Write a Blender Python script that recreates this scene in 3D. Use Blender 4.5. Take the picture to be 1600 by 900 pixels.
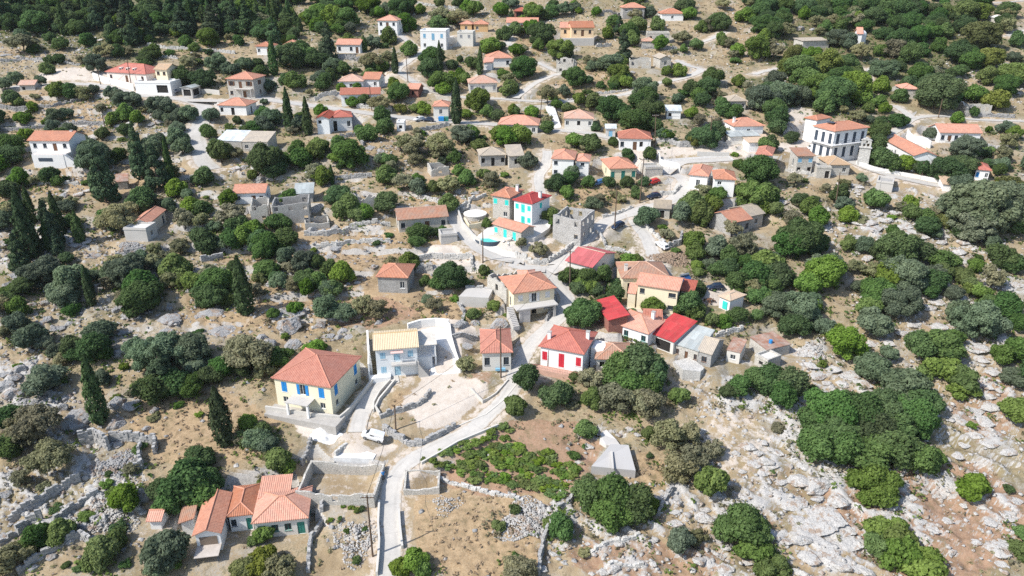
import bpy, math, random
import numpy as np
from mathutils import Vector, Matrix

# ------------------------------------------------------------------ camera, sky, sun, exposure
for o in list(bpy.data.objects):
    bpy.data.objects.remove(o)
SC = bpy.context.scene
COL = SC.collection
CAM_Z, PITCH, FPX = 80.0, math.radians(24.0), 1150.0
cam_d = bpy.data.cameras.new('camera')
cam_d.sensor_width = 36.0
cam_d.lens = 36.0 * FPX / 1600.0
cam_d.clip_start, cam_d.clip_end = 1.0, 3000.0
cam = bpy.data.objects.new('camera', cam_d)
COL.objects.link(cam)
cam.location = (0, 0, CAM_Z)
cam.rotation_euler = (math.pi / 2 - PITCH, 0, 0)
SC.camera = cam
SUN_EL = math.radians(47)
SUN_AZ = math.atan2(-0.896, -0.443)
to_sun = Vector((math.sin(SUN_AZ) * math.cos(SUN_EL), math.cos(SUN_AZ) * math.cos(SUN_EL), math.sin(SUN_EL)))
W = bpy.data.worlds.new('World')
SC.world = W
W.use_nodes = True
wn = W.node_tree.nodes
sky = wn.new('ShaderNodeTexSky')
sky.sky_type = 'NISHITA'
sky.sun_disc = False
sky.sun_elevation = SUN_EL
sky.sun_rotation = SUN_AZ % (2 * math.pi)
bg = wn['Background']
bg.inputs[1].default_value = 0.15
W.node_tree.links.new(sky.outputs[0], bg.inputs[0])
sd = bpy.data.lights.new('sun', 'SUN')
sd.energy = 4.3
sd.angle = math.radians(0.53)
sd.color = (1.0, 0.955, 0.89)
so = bpy.data.objects.new('sun', sd)
COL.objects.link(so)
so.rotation_euler = to_sun.to_track_quat('Z', 'Y').to_euler()
so.location = (0, 0, 150)
SC.view_settings.view_transform = 'Standard'
SC.view_settings.look = 'None'
SC.view_settings.gamma = 1
SC.view_settings.exposure = 0.36
SC.render.engine = 'CYCLES'
SC.cycles.max_bounces = 4
SC.cycles.diffuse_bounces = 3
SC.cycles.glossy_bounces = 2
SC.cycles.transmission_bounces = 3
SC.cycles.use_denoising = False
SC.cycles.caustics_reflective = SC.cycles.caustics_refractive = False
random.seed(7)

# ------------------------------------------------------------------ pixels of the photograph -> directions -> places
TILE = {'a0': (0, 0), 'a1': (400, 0), 'a2': (800, 0), 'a3': (1180, 0), 'b0': (0, 220), 'b1': (400, 220), 'b2': (800, 220), 'b3': (1180, 220),
        'c0': (0, 440), 'c1': (400, 440), 'c2': (740, 400), 'c3': (1180, 440), 'd0': (0, 664), 'd1': (400, 664), 'd2': (800, 664), 'd3': (1180, 664),
        'f': None}
def px(t, x, y):
    if t == 'f':
        return x, y
    ox, oy = TILE[t]
    return ox + x * .2625, oy + y * .2625
CT, ST = math.cos(PITCH), math.sin(PITCH)
def ray(u, v):
    a, b = (u - 800) / FPX, (450 - v) / FPX
    return (a, b * ST + CT, b * CT - ST)          # per metre of camera depth
def project(x, y, z):
    dz = z - CAM_Z
    d = y * CT - dz * ST
    return 800 + FPX * x / d, 450 - FPX * (y * ST + dz * CT) / d, d

# ------------------------------------------------------------------ noise
def _hash(ix, iy, s):
    n = (ix.astype(np.int64) * 374761393 + iy.astype(np.int64) * 668265263 + s * 974711) & 0x7fffffff
    n = ((n ^ (n >> 13)) * 1274126177) & 0x7fffffff
    return ((n ^ (n >> 16)) & 0xffff) / 65535.0
def vnoise(x, y, s=0):
    x = np.asarray(x, float); y = np.asarray(y, float)
    ix, iy = np.floor(x), np.floor(y)
    fx, fy = x - ix, y - iy
    fx = fx * fx * (3 - 2 * fx); fy = fy * fy * (3 - 2 * fy)
    a, b = _hash(ix, iy, s), _hash(ix + 1, iy, s)
    c, d = _hash(ix, iy + 1, s), _hash(ix + 1, iy + 1, s)
    return (a + (b - a) * fx) * (1 - fy) + (c + (d - c) * fx) * fy
def fbm(x, y, s=0, o=4):
    t, a, n = 0, 1.0, 0
    for k in range(o):
        t = t + a * vnoise(x * 2 ** k + 17.3 * k, y * 2 ** k - 9.1 * k, s + k); n += a; a *= .5
    return t / n
def h0(x, y):
    x = np.asarray(x, float); y = np.asarray(y, float)
    return 12 + .249 * (y - 111) + 1.6 * (vnoise(x / 55 + 5.2, y / 55 + 1.7, 3) - .5)
def hit(u, v, off=0.0, hf=None):
    hf = hf or (lambda x, y: float(h0(x, y)))
    d = ray(u, v)
    lo, t = 40.0, 40.0
    while t < 900:
        t += 4.0
        if CAM_Z + d[2] * t < hf(d[0] * t, d[1] * t) + off:
            break
        lo = t
    hi = t
    for _ in range(18):
        m = (lo + hi) / 2
        if CAM_Z + d[2] * m < hf(d[0] * m, d[1] * m) + off:
            hi = m
        else:
            lo = m
    return Vector((d[0] * hi, d[1] * hi, CAM_Z + d[2] * hi))
def on_plane(u, v, z):
    d = ray(u, v)
    t = (z - CAM_Z) / d[2] if d[2] < -.02 else 400
    t = min(max(t, 30), 500)
    return Vector((d[0] * t, d[1] * t, z))

# ------------------------------------------------------------------ materials
MATS = {}
class NT:
    def __init__(s, name):
        s.m = bpy.data.materials.new(name)
        s.m.use_nodes = True
        s.t = s.m.node_tree
        s.b = s.t.nodes['Principled BSDF']
        s.b.inputs['Specular IOR Level'].default_value = .25
    def n(s, typ, **kw):
        nd = s.t.nodes.new('ShaderNode' + typ)
        for k, v in kw.items():
            setattr(nd, k, v)
        return nd
    def l(s, a, b):
        s.t.links.new(a, b)
    def val(s, sock, v):
        if hasattr(v, 'is_linked') or hasattr(v, 'links'):
            s.l(v, sock)
        else:
            sock.default_value = v
    def math(s, op, a, b=0.0, c=None, clamp=False):
        m = s.n('Math', operation=op, use_clamp=clamp)
        s.val(m.inputs[0], a); s.val(m.inputs[1], b)
        if c is not None:
            s.val(m.inputs[2], c)
        return m.outputs[0]
    def mix(s, f, a, b, mode='MIX'):
        m = s.n('Mix', data_type='RGBA', blend_type=mode)
        s.val(m.inputs[0], f)
        for i, q in ((6, a), (7, b)):
            s.val(m.inputs[i], (*q, 1) if isinstance(q, tuple) and len(q) == 3 else q)
        return m.outputs[2]
    def noise(s, scale, detail=4, rough=.6, vec=None, dist=0.0):
        q = s.n('TexNoise')
        q.inputs['Scale'].default_value = scale; q.inputs['Detail'].default_value = detail
        q.inputs['Roughness'].default_value = rough; q.inputs['Distortion'].default_value = dist
        if vec is not None:
            s.l(vec, q.inputs['Vector'])
        return q.outputs['Fac']
    def ramp(s, f, lo, hi):
        r = s.n('MapRange', clamp=True)
        s.val(r.inputs[0], f)
        r.inputs[1].default_value, r.inputs[2].default_value = lo, hi
        return r.outputs[0]
    def pos(s):
        return s.n('NewGeometry').outputs['Position']
    def bump(s, h, st=.5, dist=.05):
        b = s.n('Bump')
        b.inputs['Strength'].default_value = st; b.inputs['Distance'].default_value = dist
        s.l(h, b.inputs['Height']); s.l(b.outputs[0], s.b.inputs['Normal'])
    def out(s, col, rough=.9):
        s.val(s.b.inputs['Base Color'], (*col, 1) if isinstance(col, tuple) and len(col) == 3 else col)
        s.b.inputs['Roughness'].default_value = rough
        return s.m
def sc3(c, k):
    return tuple(min(1, v * k) for v in c)
def plain(name, col, rough=.7, metal=0.0, var=.18, scale=1.2):
    if name in MATS:
        return MATS[name]
    t = NT(name)
    f = t.noise(scale, 4, .65, t.pos())
    f = t.ramp(f, .3, .7)
    t.b.inputs['Metallic'].default_value = metal
    MATS[name] = t.out(t.mix(f, sc3(col, 1 - var), sc3(col, 1 + var * .5)), rough)
    return MATS[name]
def plaster(name, col, dirt=.25):
    if name in MATS:
        return MATS[name]
    t = NT(name)
    p = t.pos()
    mp = t.n('Mapping'); mp.inputs['Scale'].default_value = (1, 1, .3); t.l(p, mp.inputs[0])
    streak = t.ramp(t.noise(1.3, 5, .7, mp.outputs[0]), .52, .78)
    blot = t.ramp(t.noise(.45, 3, .6, p), .4, .75)
    c = t.mix(t.math('MULTIPLY', streak, dirt), col, sc3((.42, .39, .34), 1))
    c = t.mix(t.math('MULTIPLY', blot, dirt * .6), c, sc3(col, .72))
    t.bump(t.noise(9, 3, .6, p), .2, .02)
    MATS[name] = t.out(c, .9)
    return MATS[name]
def masonry(name, c1, c2, c3, scale=2.6):
    if name in MATS:
        return MATS[name]
    t = NT(name)
    p = t.pos()
    mp = t.n('Mapping'); mp.inputs['Scale'].default_value = (1, 1, 1.7); t.l(p, mp.inputs[0])
    v = t.n('TexVoronoi'); v.inputs['Scale'].default_value = scale; t.l(mp.outputs[0], v.inputs['Vector'])
    e = t.n('TexVoronoi', feature='DISTANCE_TO_EDGE'); e.inputs['Scale'].default_value = scale; t.l(mp.outputs[0], e.inputs['Vector'])
    sep = t.n('SeparateColor'); t.l(v.outputs['Color'], sep.inputs[0])
    c = t.mix(sep.outputs[0], c1, c2)
    c = t.mix(t.ramp(t.noise(.6, 4, .7, p), .45, .75), c, c3)
    j = t.ramp(e.outputs['Distance'], .0, .06)
    c = t.mix(j, sc3(c1, .55), c)
    t.bump(j, .6, .05)
    MATS[name] = t.out(c, .95)
    return MATS[name]
def tiles(name, c1, c2, c3, weather=.4):
    if name in MATS:
        return MATS[name]
    t = NT(name)
    uv = t.n('UVMap').outputs[0]
    s = t.n('SeparateXYZ'); t.l(uv, s.inputs[0])
    a = t.math('DIVIDE', s.outputs[0], .30); b = t.math('DIVIDE', s.outputs[1], .40)
    cmb = t.n('CombineXYZ'); t.l(t.math('FLOOR', a), cmb.inputs[0]); t.l(t.math('FLOOR', b), cmb.inputs[1])
    t.l(t.math('MULTIPLY', t.n('ObjectInfo').outputs['Random'], 90), cmb.inputs[2])
    w = t.n('TexWhiteNoise'); t.l(cmb.outputs[0], w.inputs['Vector'])
    p = t.pos()
    c = t.mix(w.outputs['Value'], c1, c2)
    wea = t.ramp(t.noise(.55, 5, .7, p), .42, .72)
    c = t.mix(t.math('MULTIPLY', wea, min(1, weather * 1.35 + .08)), c, c3)
    pale = t.ramp(t.noise(3.1, 3, .7, p), .62, .75)
    c = t.mix(t.math('MULTIPLY', pale, .35 * weather + .1), c, (.62, .48, .38))
    barrel = t.math('SINE', t.math('MULTIPLY', a, 2 * math.pi))
    gap = t.ramp(barrel, -1, -.35)
    c = t.mix(t.math('MULTIPLY_ADD', gap, .32, .68), sc3(c1, .42), c)
    hgt = t.math('ADD', t.math('MULTIPLY', barrel, .5), t.math('MULTIPLY', t.math('FRACT', b), -.35))
    t.bump(hgt, .8, .06)
    ri = t.n('ObjectInfo').outputs['Random']
    hs = t.n('HueSaturation')
    t.l(t.math('MULTIPLY_ADD', ri, .38, .78), hs.inputs['Value'])
    t.l(t.math('MULTIPLY_ADD', ri, -.22, 1.08), hs.inputs['Saturation'])
    t.l(c, hs.inputs['Color'])
    MATS[name] = t.out(hs.outputs[0], .85)
    return MATS[name]
def corrugated(name, c1, c2, per=.25, rough=.6):
    if name in MATS:
        return MATS[name]
    t = NT(name)
    s = t.n('SeparateXYZ'); t.l(t.n('UVMap').outputs[0], s.inputs[0])
    w = t.math('SINE', t.math('MULTIPLY', s.outputs[0], 2 * math.pi / per))
    c = t.mix(t.ramp(t.noise(.8, 5, .7, t.pos()), .4, .7), c1, c2)
    cb = t.n('CombineXYZ'); t.l(t.math('FLOOR', t.math('DIVIDE', s.outputs[0], .9)), cb.inputs[0]); t.l(t.math('FLOOR', t.math('DIVIDE', s.outputs[1], 2.6)), cb.inputs[1])
    wn_ = t.n('TexWhiteNoise'); t.l(cb.outputs[0], wn_.inputs['Vector'])
    hs = t.n('HueSaturation'); t.l(c, hs.inputs['Color']); t.l(t.math('MULTIPLY_ADD', wn_.outputs['Value'], .35, .8), hs.inputs['Value'])
    seam = t.ramp(t.math('FRACT', t.math('DIVIDE', s.outputs[0], .9)), .0, .10)
    c = t.mix(t.math('MULTIPLY_ADD', seam, .4, .6), sc3(c1, .45), hs.outputs[0])
    rust = t.math('MULTIPLY', t.ramp(t.noise(2.2, 6, .75, t.pos()), .56, .72), .45)
    c = t.mix(rust, c, (.30, .20, .15))
    t.bump(w, .6, .03)
    MATS[name] = t.out(c, rough)
    return MATS[name]
ROOF = {'orange': tiles('roof_orange', (.53, .225, .14), (.62, .30, .195), (.40, .215, .16)),
        'red': tiles('roof_red', (.42, .11, .075), (.50, .15, .10), (.30, .10, .08), .25),
        'brick': tiles('roof_brick', (.48, .19, .135), (.57, .255, .185), (.40, .20, .16), .3),
        'scarlet': tiles('roof_scarlet', (.42, .075, .075), (.49, .10, .095), (.36, .08, .08), .25),
        'tan': tiles('roof_tan', (.58, .455, .275), (.64, .51, .32), (.52, .41, .25), .15),
        'beige': tiles('roof_beige', (.60, .42, .26), (.52, .36, .24), (.45, .36, .27), .4),
        'faded': tiles('roof_faded', (.50, .25, .17), (.56, .33, .23), (.42, .33, .27), .6),
        'old': tiles('roof_old', (.42, .36, .28), (.50, .42, .32), (.34, .30, .26), .6),
        'grey': plain('roof_concrete', (.40, .39, .37), .9),
        'whiteflat': plain('roof_white', (.68, .67, .64), .85),
        'redmetal': corrugated('roof_red_sheet', (.52, .055, .06), (.44, .075, .07)),
        'pinkmetal': corrugated('roof_pink_sheet', (.52, .13, .135), (.44, .13, .13)),
        'metal': corrugated('roof_grey_sheet', (.40, .44, .44), (.46, .48, .46)),
        'whitemetal': corrugated('roof_white_sheet', (.66, .70, .72), (.56, .60, .62)),
        'rust': corrugated('roof_rust_sheet', (.36, .19, .13), (.44, .38, .33))}
WALL = {'white': plaster('plaster_white', (.80, .80, .79), .14), 'offwhite': plaster('plaster_offwhite', (.68, .66, .61), .4),
        'cream': plaster('plaster_cream', (.78, .69, .50), .2), 'yellow': plaster('plaster_yellow', (.78, .73, .55), .1),
        'peach': plaster('plaster_peach', (.76, .57, .37), .15), 'blue': plaster('plaster_pale_blue', (.77, .80, .81), .06),
        'pink': plaster('plaster_pink', (.78, .68, .62), .15), 'ochre': plaster('plaster_ochre', (.62, .40, .2), .2),
        'stone': masonry('stone_pale', (.50, .48, .43), (.60, .57, .52), (.42, .40, .36)),
        'grey': masonry('stone_grey', (.36, .355, .34), (.46, .45, .43), (.28, .275, .26)),
        'block': masonry('concrete_block', (.44, .43, .41), (.50, .49, .47), (.36, .35, .33), 1.8),
        'brick': masonry('brick_wall', (.30, .13, .10), (.36, .17, .13), (.28, .15, .12), 5),
        'concrete': plaster('concrete', (.52, .50, .47), .5)}
GLASS = plain('window_glass', (.035, .045, .055), .12)
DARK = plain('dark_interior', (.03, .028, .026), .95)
FRAME = plain('frame_white', (.74, .74, .72), .6)
WOODB = plain('wood_brown', (.16, .085, .05), .7)
def paint(name, c):
    return plain('paint_' + name, c, .55, 0, .12)
SHUT = {'blue': paint('blue', (.03, .25, .60)), 'lightblue': paint('light_blue', (.22, .45, .62)), 'turq': paint('turquoise', (.05, .62, .56)),
        'red': paint('red', (.58, .04, .06)), 'green': paint('green', (.04, .22, .18)), 'white': FRAME, 'brown': WOODB, 'dark': paint('slate', (.06, .08, .11)),
        'skyblue': paint('sky', (.36, .56, .68)), 'grey': paint('grey', (.30, .31, .33))}
def rockmat(name, c1, c2, c3):
    t = NT(name)
    p = t.pos()
    f = t.ramp(t.noise(.9, 6, .72, p, .6), .36, .66)
    g = t.ramp(t.noise(4.5, 5, .75, p), .48, .68)
    c = t.mix(f, c1, c2)
    c = t.mix(t.math('MULTIPLY', g, .6), c, c3)
    wp = t.n('VectorMath', operation='ADD'); t.l(p, wp.inputs[0])
    nv = t.n('TexNoise'); nv.inputs['Scale'].default_value = 1.1; nv.inputs['Detail'].default_value = 3; t.l(p, nv.inputs['Vector'])
    t.l(nv.outputs['Color'], wp.inputs[1])
    vo = t.n('TexVoronoi', feature='DISTANCE_TO_EDGE'); vo.inputs['Scale'].default_value = .55; t.l(wp.outputs[0], vo.inputs['Vector'])
    crack = t.ramp(vo.outputs['Distance'], .0, .05)
    soil = t.ramp(t.noise(.7, 6, .7, p), .52, .60)
    c = t.mix(t.math('MULTIPLY', soil, .8), c, (.33, .235, .165))
    t.bump(t.math('ADD', t.noise(3.2, 7, .75, p), t.math('MULTIPLY', crack, .25)), 1.0, .25)
    return t.out(c, .95)
ROCK_W = rockmat('limestone_white', (.58, .56, .53), (.46, .45, .43), (.25, .245, .235))
ROCK_G = rockmat('limestone_grey', (.42, .415, .405), (.33, .33, .33), (.16, .16, .165))
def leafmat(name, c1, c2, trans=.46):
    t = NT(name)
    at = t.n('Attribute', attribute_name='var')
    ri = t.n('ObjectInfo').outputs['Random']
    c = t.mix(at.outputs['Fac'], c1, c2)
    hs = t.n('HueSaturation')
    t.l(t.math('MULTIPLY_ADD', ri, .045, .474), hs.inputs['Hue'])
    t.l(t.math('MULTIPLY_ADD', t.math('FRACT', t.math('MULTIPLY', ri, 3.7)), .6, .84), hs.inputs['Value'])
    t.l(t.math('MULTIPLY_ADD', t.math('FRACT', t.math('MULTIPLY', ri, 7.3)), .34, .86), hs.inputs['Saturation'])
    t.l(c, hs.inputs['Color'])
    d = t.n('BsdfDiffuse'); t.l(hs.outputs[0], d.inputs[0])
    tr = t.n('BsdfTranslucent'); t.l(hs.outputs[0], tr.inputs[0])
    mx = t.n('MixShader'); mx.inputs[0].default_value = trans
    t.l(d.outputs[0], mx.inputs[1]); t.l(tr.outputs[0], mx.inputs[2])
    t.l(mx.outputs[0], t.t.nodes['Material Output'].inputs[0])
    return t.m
LEAF = {'O': leafmat('leaf_oak', (.064, .112, .044), (.148, .225, .090)), 'V': leafmat('leaf_olive', (.106, .146, .092), (.212, .268, .175)),
        'G': leafmat('leaf_green', (.098, .160, .042), (.215, .305, .098)), 'B': leafmat('leaf_dry', (.195, .200, .112), (.345, .340, .205)),
        'C': leafmat('leaf_cypress', (.038, .068, .030), (.092, .140, .060), .2), 'P': leafmat('leaf_conifer', (.044, .078, .044), (.110, .158, .080), .2),
        'Y': leafmat('leaf_yellow_green', (.110, .142, .044), (.235, .275, .095)), 'E': leafmat('leaf_eucalyptus', (.135, .172, .108), (.265, .305, .200)),
        'N': leafmat('leaf_vine', (.110, .175, .045), (.260, .350, .105)), 'D': leafmat('leaf_straw', (.36, .28, .165), (.52, .42, .27), .3)}
BARK = plain('bark', (.13, .10, .075), .95, 0, .4, 6)
POLE = plain('pole_wood', (.15, .105, .075), .9, 0, .3, 4)
METAL = plain('galvanised', (.38, .39, .40), .45, .6)
ROADM = None

# ------------------------------------------------------------------ objects
def link(name, data, parent=None, m=None):
    o = bpy.data.objects.new(name, data)
    COL.objects.link(o)
    if parent is not None:
        o.parent = parent
    if m is not None:
        o.matrix_basis = m
    return o
def tag(o, label=None, cat=None, group=None, kind=None):
    for k, v in (('label', label), ('category', cat), ('group', group), ('kind', kind)):
        if v:
            o[k] = v
    return o
def thing(name, label, cat, m=None, group=None):
    return tag(link(name, None, None, m), label, cat, group)
def mesh(name, vs, fs, mat=None, uvs=None, smooth=False):
    me = bpy.data.meshes.new(name)
    me.from_pydata([tuple(v) for v in vs], [], fs)
    if mat:
        me.materials.append(mat)
    if uvs:
        l = me.uv_layers.new(name='UVMap')
        l.data.foreach_set('uv', np.array(uvs, dtype=np.float32).ravel())
    if smooth:
        me.polygons.foreach_set('use_smooth', [True] * len(me.polygons))
    me.update()
    return me
def quadmesh(name, V, F, mat, var=None, smooth=False):
    me = bpy.data.meshes.new(name)
    k = F.shape[1]
    me.vertices.add(len(V)); me.loops.add(F.size); me.polygons.add(len(F))
    me.vertices.foreach_set('co', V.astype(np.float32).ravel())
    me.loops.foreach_set('vertex_index', F.astype(np.int32).ravel())
    me.polygons.foreach_set('loop_start', np.arange(0, F.size, k, dtype=np.int32))
    if smooth:
        me.polygons.foreach_set('use_smooth', np.ones(len(F), dtype=bool))
    if mat:
        me.materials.append(mat)
    if var is not None:
        a = me.attributes.new('var', 'FLOAT', 'POINT')
        a.data.foreach_set('value', var.astype(np.float32))
    me.update(calc_edges=True)
    me.validate()
    return me
class MB:
    """collects boxes, prisms and tubes into one mesh"""
    def __init__(s):
        s.v, s.f = [], []
    def add(s, vs, fs):
        o = len(s.v)
        s.v += [tuple(v) for v in vs]
        s.f += [tuple(i + o for i in f) for f in fs]
        return s
    def box(s, x0, x1, y0, y1, z0, z1, taper=0):
        t = taper
        return s.add([(x0, y0, z0), (x1, y0, z0), (x1, y1, z0), (x0, y1, z0), (x0 + t, y0 + t, z1), (x1 - t, y0 + t, z1), (x1 - t, y1 - t, z1), (x0 + t, y1 - t, z1)],
                     [(0, 3, 2, 1), (4, 5, 6, 7), (0, 1, 5, 4), (1, 2, 6, 5), (2, 3, 7, 6), (3, 0, 4, 7)])
    def tube(s, a, b, r0, r1=None, n=6):
        a, b = Vector(a), Vector(b)
        r1 = r0 if r1 is None else r1
        q = (b - a).to_track_quat('Z', 'Y')
        vs = [a + q @ Vector((r0 * math.cos(k * 2 * math.pi / n), r0 * math.sin(k * 2 * math.pi / n), 0)) for k in range(n)]
        vs += [b + q @ Vector((r1 * math.cos(k * 2 * math.pi / n), r1 * math.sin(k * 2 * math.pi / n), 0)) for k in range(n)]
        fs = [(k, (k + 1) % n, n + (k + 1) % n, n + k) for k in range(n)] + [tuple(range(n))[::-1], tuple(range(n, 2 * n))]
        return s.add(vs, fs)
    def prism(s, pts, z0, z1):
        n = len(pts)
        return s.add([(p[0], p[1], z0) for p in pts] + [(p[0], p[1], z1) for p in pts],
                     [tuple(range(n))[::-1], tuple(range(n, 2 * n))] + [(k, (k + 1) % n, n + (k + 1) % n, n + k) for k in range(n)])
    def me(s, name, mat=None, smooth=False):
        return mesh(name, s.v, s.f, mat, None, smooth)
    def build(s, name, mat, parent=None, m=None, smooth=False):
        return link(name, s.me(name, mat, smooth), parent, m)

# ------------------------------------------------------------------ house builder
PADS, LANDMARKS, HOUSES = [], [], {}
def slab(mb, Wd, z0, H, holes, t, jag=0.0, seed=0, full=True):
    """wall panel in its own frame: x along, outer face y=0, inner y=t; holes are real openings"""
    xs = {0.0, Wd}; zs = {z0, H}
    for a, b, c, d in holes:
        xs |= {a, b}; zs |= {c, d}
    if jag:
        k = max(2, int(Wd / .7))
        xs |= {Wd * i / k for i in range(1, k)}
    xs = sorted(xs); zs = sorted(z for z in zs if z <= H + 1e-6)
    rnd = random.Random(seed)
    ph = rnd.random() * 6
    top = [H - jag * max(0, (.5 + .5 * math.sin(x * .55 + ph) + rnd.random() * .55 - .35)) for x in xs]
    def Z(i, z):
        return min(z, top[i]) if jag else z
    def hole(x, z):
        return any(a < x < b and c < z < d for a, b, c, d in holes)
    for i in range(len(xs) - 1):
        for j in range(len(zs) - 1):
            if hole((xs[i] + xs[i + 1]) / 2, (zs[j] + zs[j + 1]) / 2):
                continue
            a, b, c, d = xs[i], xs[i + 1], zs[j], zs[j + 1]
            if jag and Z(i, d) <= c and Z(i + 1, d) <= c:
                continue
            q = [(a, c if not jag else Z(i, c)), (b, Z(i + 1, c)), (b, Z(i + 1, d)), (a, Z(i, d))]
            mb.add([(x, 0, z) for x, z in q] + [(x, t, z) for x, z in q], [(0, 1, 2, 3), (7, 6, 5, 4)])
        mb.add([(xs[i], 0, top[i]), (xs[i + 1], 0, top[i + 1]), (xs[i + 1], t, top[i + 1]), (xs[i], t, top[i])], [(0, 1, 2, 3)])
    for x in (0, len(xs) - 1):
        mb.add([(xs[x], 0, z0), (xs[x], t, z0), (xs[x], t, top[x]), (xs[x], 0, top[x])], [(0, 1, 2, 3)])
    for a, b, c, d in holes:
        mb.add([(a, 0, c), (b, 0, c), (b, 0, d), (a, 0, d), (a, t, c), (b, t, c), (b, t, d), (a, t, d)], [(0, 1, 5, 4), (1, 2, 6, 5), (2, 3, 7, 6), (3, 0, 4, 7)])
OPEN = {'w': (.95, .40, .30), 'o': (.95, .44, .28), 's': (.95, .44, .28), 'b': (1.05, .70, .06), 't': (1.05, .70, .06), 'd': (1.05, .70, .01), 'h': (.9, .42, .3),
        'H': (1.05, .72, .01), 'g': (2.7, .72, .01), 'v': (.7, .2, .55), 'q': (1.5, .34, .32), 'G': (3.6, .78, .01), 'k': (.95, .44, .28)}
def openings(pat, Wd, H):
    out = []
    if not pat:
        return out
    fl = pat.split('|')
    fh = H / len(fl)
    for k, row in enumerate(fl):
        n = len(row)
        for i, ch in enumerate(row):
            if ch not in OPEN:
                continue
            w, hf, sf = OPEN[ch]
            w = min(w, Wd / n * .72)
            xc = Wd * (i + .5) / n
            z0 = k * fh + max(sf * fh, .03)
            out.append((ch, xc - w / 2, xc + w / 2, z0, z0 + hf * fh))
    return out
WCACHE = {}
def win_meshes(ch, w, h, col):
    key = (ch, round(w, 2), round(h, 2), col)
    if key in WCACHE:
        return WCACHE[key]
    f = .07
    fr = MB()
    fr.box(0, f, .09, .16, 0, h).box(w - f, w, .09, .16, 0, h).box(f, w - f, .09, .16, 0, f).box(f, w - f, .09, .16, h - f, h).box(w / 2 - .03, w / 2 + .03, .1, .15, f, h - f)
    fr.box(-.08, w + .08, -.07, .1, -.09, -.01)
    pane = MB().box(f, w - f, .12, .13, f, h - f)
    sh = None
    if ch in 'skt':
        sh = MB()
        soff = (0.01, w / 2 + .01)
        for a in (0.0,):
            b = a + w / 2 - .02
            sh.box(a, b, .0, .05, .01, h - .01)
            n = max(3, int(h / .16))
            for i in range(n):
                sh.box(a + .05, b - .05, -.02, 0, .06 + i * (h - .12) / n, .06 + (i + .6) * (h - .12) / n)
    elif ch in 'ob':
        sh = MB()
        soff = (-w / 2 - .02, w + .02)
        for a in (0.0,):
            sh.box(a, a + w / 2, -.07, -.012, 0, h)
            n = max(3, int(h / .16))
            for i in range(n):
                sh.box(a + .05, a + w / 2 - .05, -.09, -.07, .06 + i * (h - .12) / n, .06 + (i + .6) * (h - .12) / n)
    scol = SHUT.get(col, FRAME)
    r = (fr.me('window', FRAME if col not in ('brown', 'dark', 'green') else SHUT[col]), pane.me('pane', GLASS), (sh.me('shutter', scol), soff) if sh else None)
    WCACHE[key] = r
    return r
def door_mesh(w, h, col):
    key = ('door', round(w, 2), round(h, 2), col)
    if key not in WCACHE:
        m = MB().box(0, w, .1, .16, 0, h)
        for a in (.1, w / 2 + .05):
            for z0, z1 in ((.12, .45), (.52, .93)):
                m.box(a, a + w / 2 - .15, .07, .1, h * z0, h * z1)
        k = MB().tube((w - .12, .02, h * .48), (w - .12, .1, h * .48), .035)
        WCACHE[key] = (m.me('door', SHUT.get(col, FRAME)), k.me('handle', METAL))
    return WCACHE[key]
def roof_polys(kind, Wd, D, H, oh, p):
    ze = H - oh * p
    x0, x1, y0, y1 = -oh, Wd + oh, -oh, D + oh
    e = [Vector((x0, y0, ze)), Vector((x1, y0, ze)), Vector((x1, y1, ze)), Vector((x0, y1, ze))]
    caps = []
    if kind == 'hip':
        if x1 - x0 >= y1 - y0:
            hf = (y1 - y0) / 2
            r0, r1 = Vector((x0 + hf, (y0 + y1) / 2, ze + hf * p)), Vector((x1 - hf - .01, (y0 + y1) / 2, ze + hf * p))
            P = [[e[0], e[1], r1, r0], [e[1], e[2], r1], [e[2], e[3], r0, r1], [e[3], e[0], r0]]
            caps = [(e[0], r0), (e[3], r0), (e[1], r1), (e[2], r1), (r0, r1)]
        else:
            hf = (x1 - x0) / 2
            r0, r1 = Vector(((x0 + x1) / 2, y0 + hf, ze + hf * p)), Vector(((x0 + x1) / 2, y1 - hf - .01, ze + hf * p))
            P = [[e[0], e[1], r0], [e[1], e[2], r1, r0], [e[2], e[3], r1], [e[3], e[0], r0, r1]]
            caps = [(e[0], r0), (e[1], r0), (e[2], r1), (e[3], r1), (r0, r1)]
    elif kind == 'gx':
        hf = (y1 - y0) / 2
        r0, r1 = Vector((x0, (y0 + y1) / 2, ze + hf * p)), Vector((x1, (y0 + y1) / 2, ze + hf * p))
        P = [[e[0], e[1], r1, r0], [e[2], e[3], r0, r1]]
        caps = [(r0, r1)]
    elif kind == 'gy':
        hf = (x1 - x0) / 2
        r0, r1 = Vector(((x0 + x1) / 2, y0, ze + hf * p)), Vector(((x0 + x1) / 2, y1, ze + hf * p))
        P = [[e[1], e[2], r1, r0], [e[3], e[0], r0, r1]]
        caps = [(r0, r1)]
    elif kind == 'shed':
        u = Vector((0, 0, (y1 - y0) * p))
        P = [[e[0], e[1], e[2] + u, e[3] + u]]
    elif kind == 'shedx':
        u = Vector((0, 0, (x1 - x0) * p))
        P = [[e[0], e[1] + u, e[2] + u, e[3]]]
    else:
        P = []
    return P, caps
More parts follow.
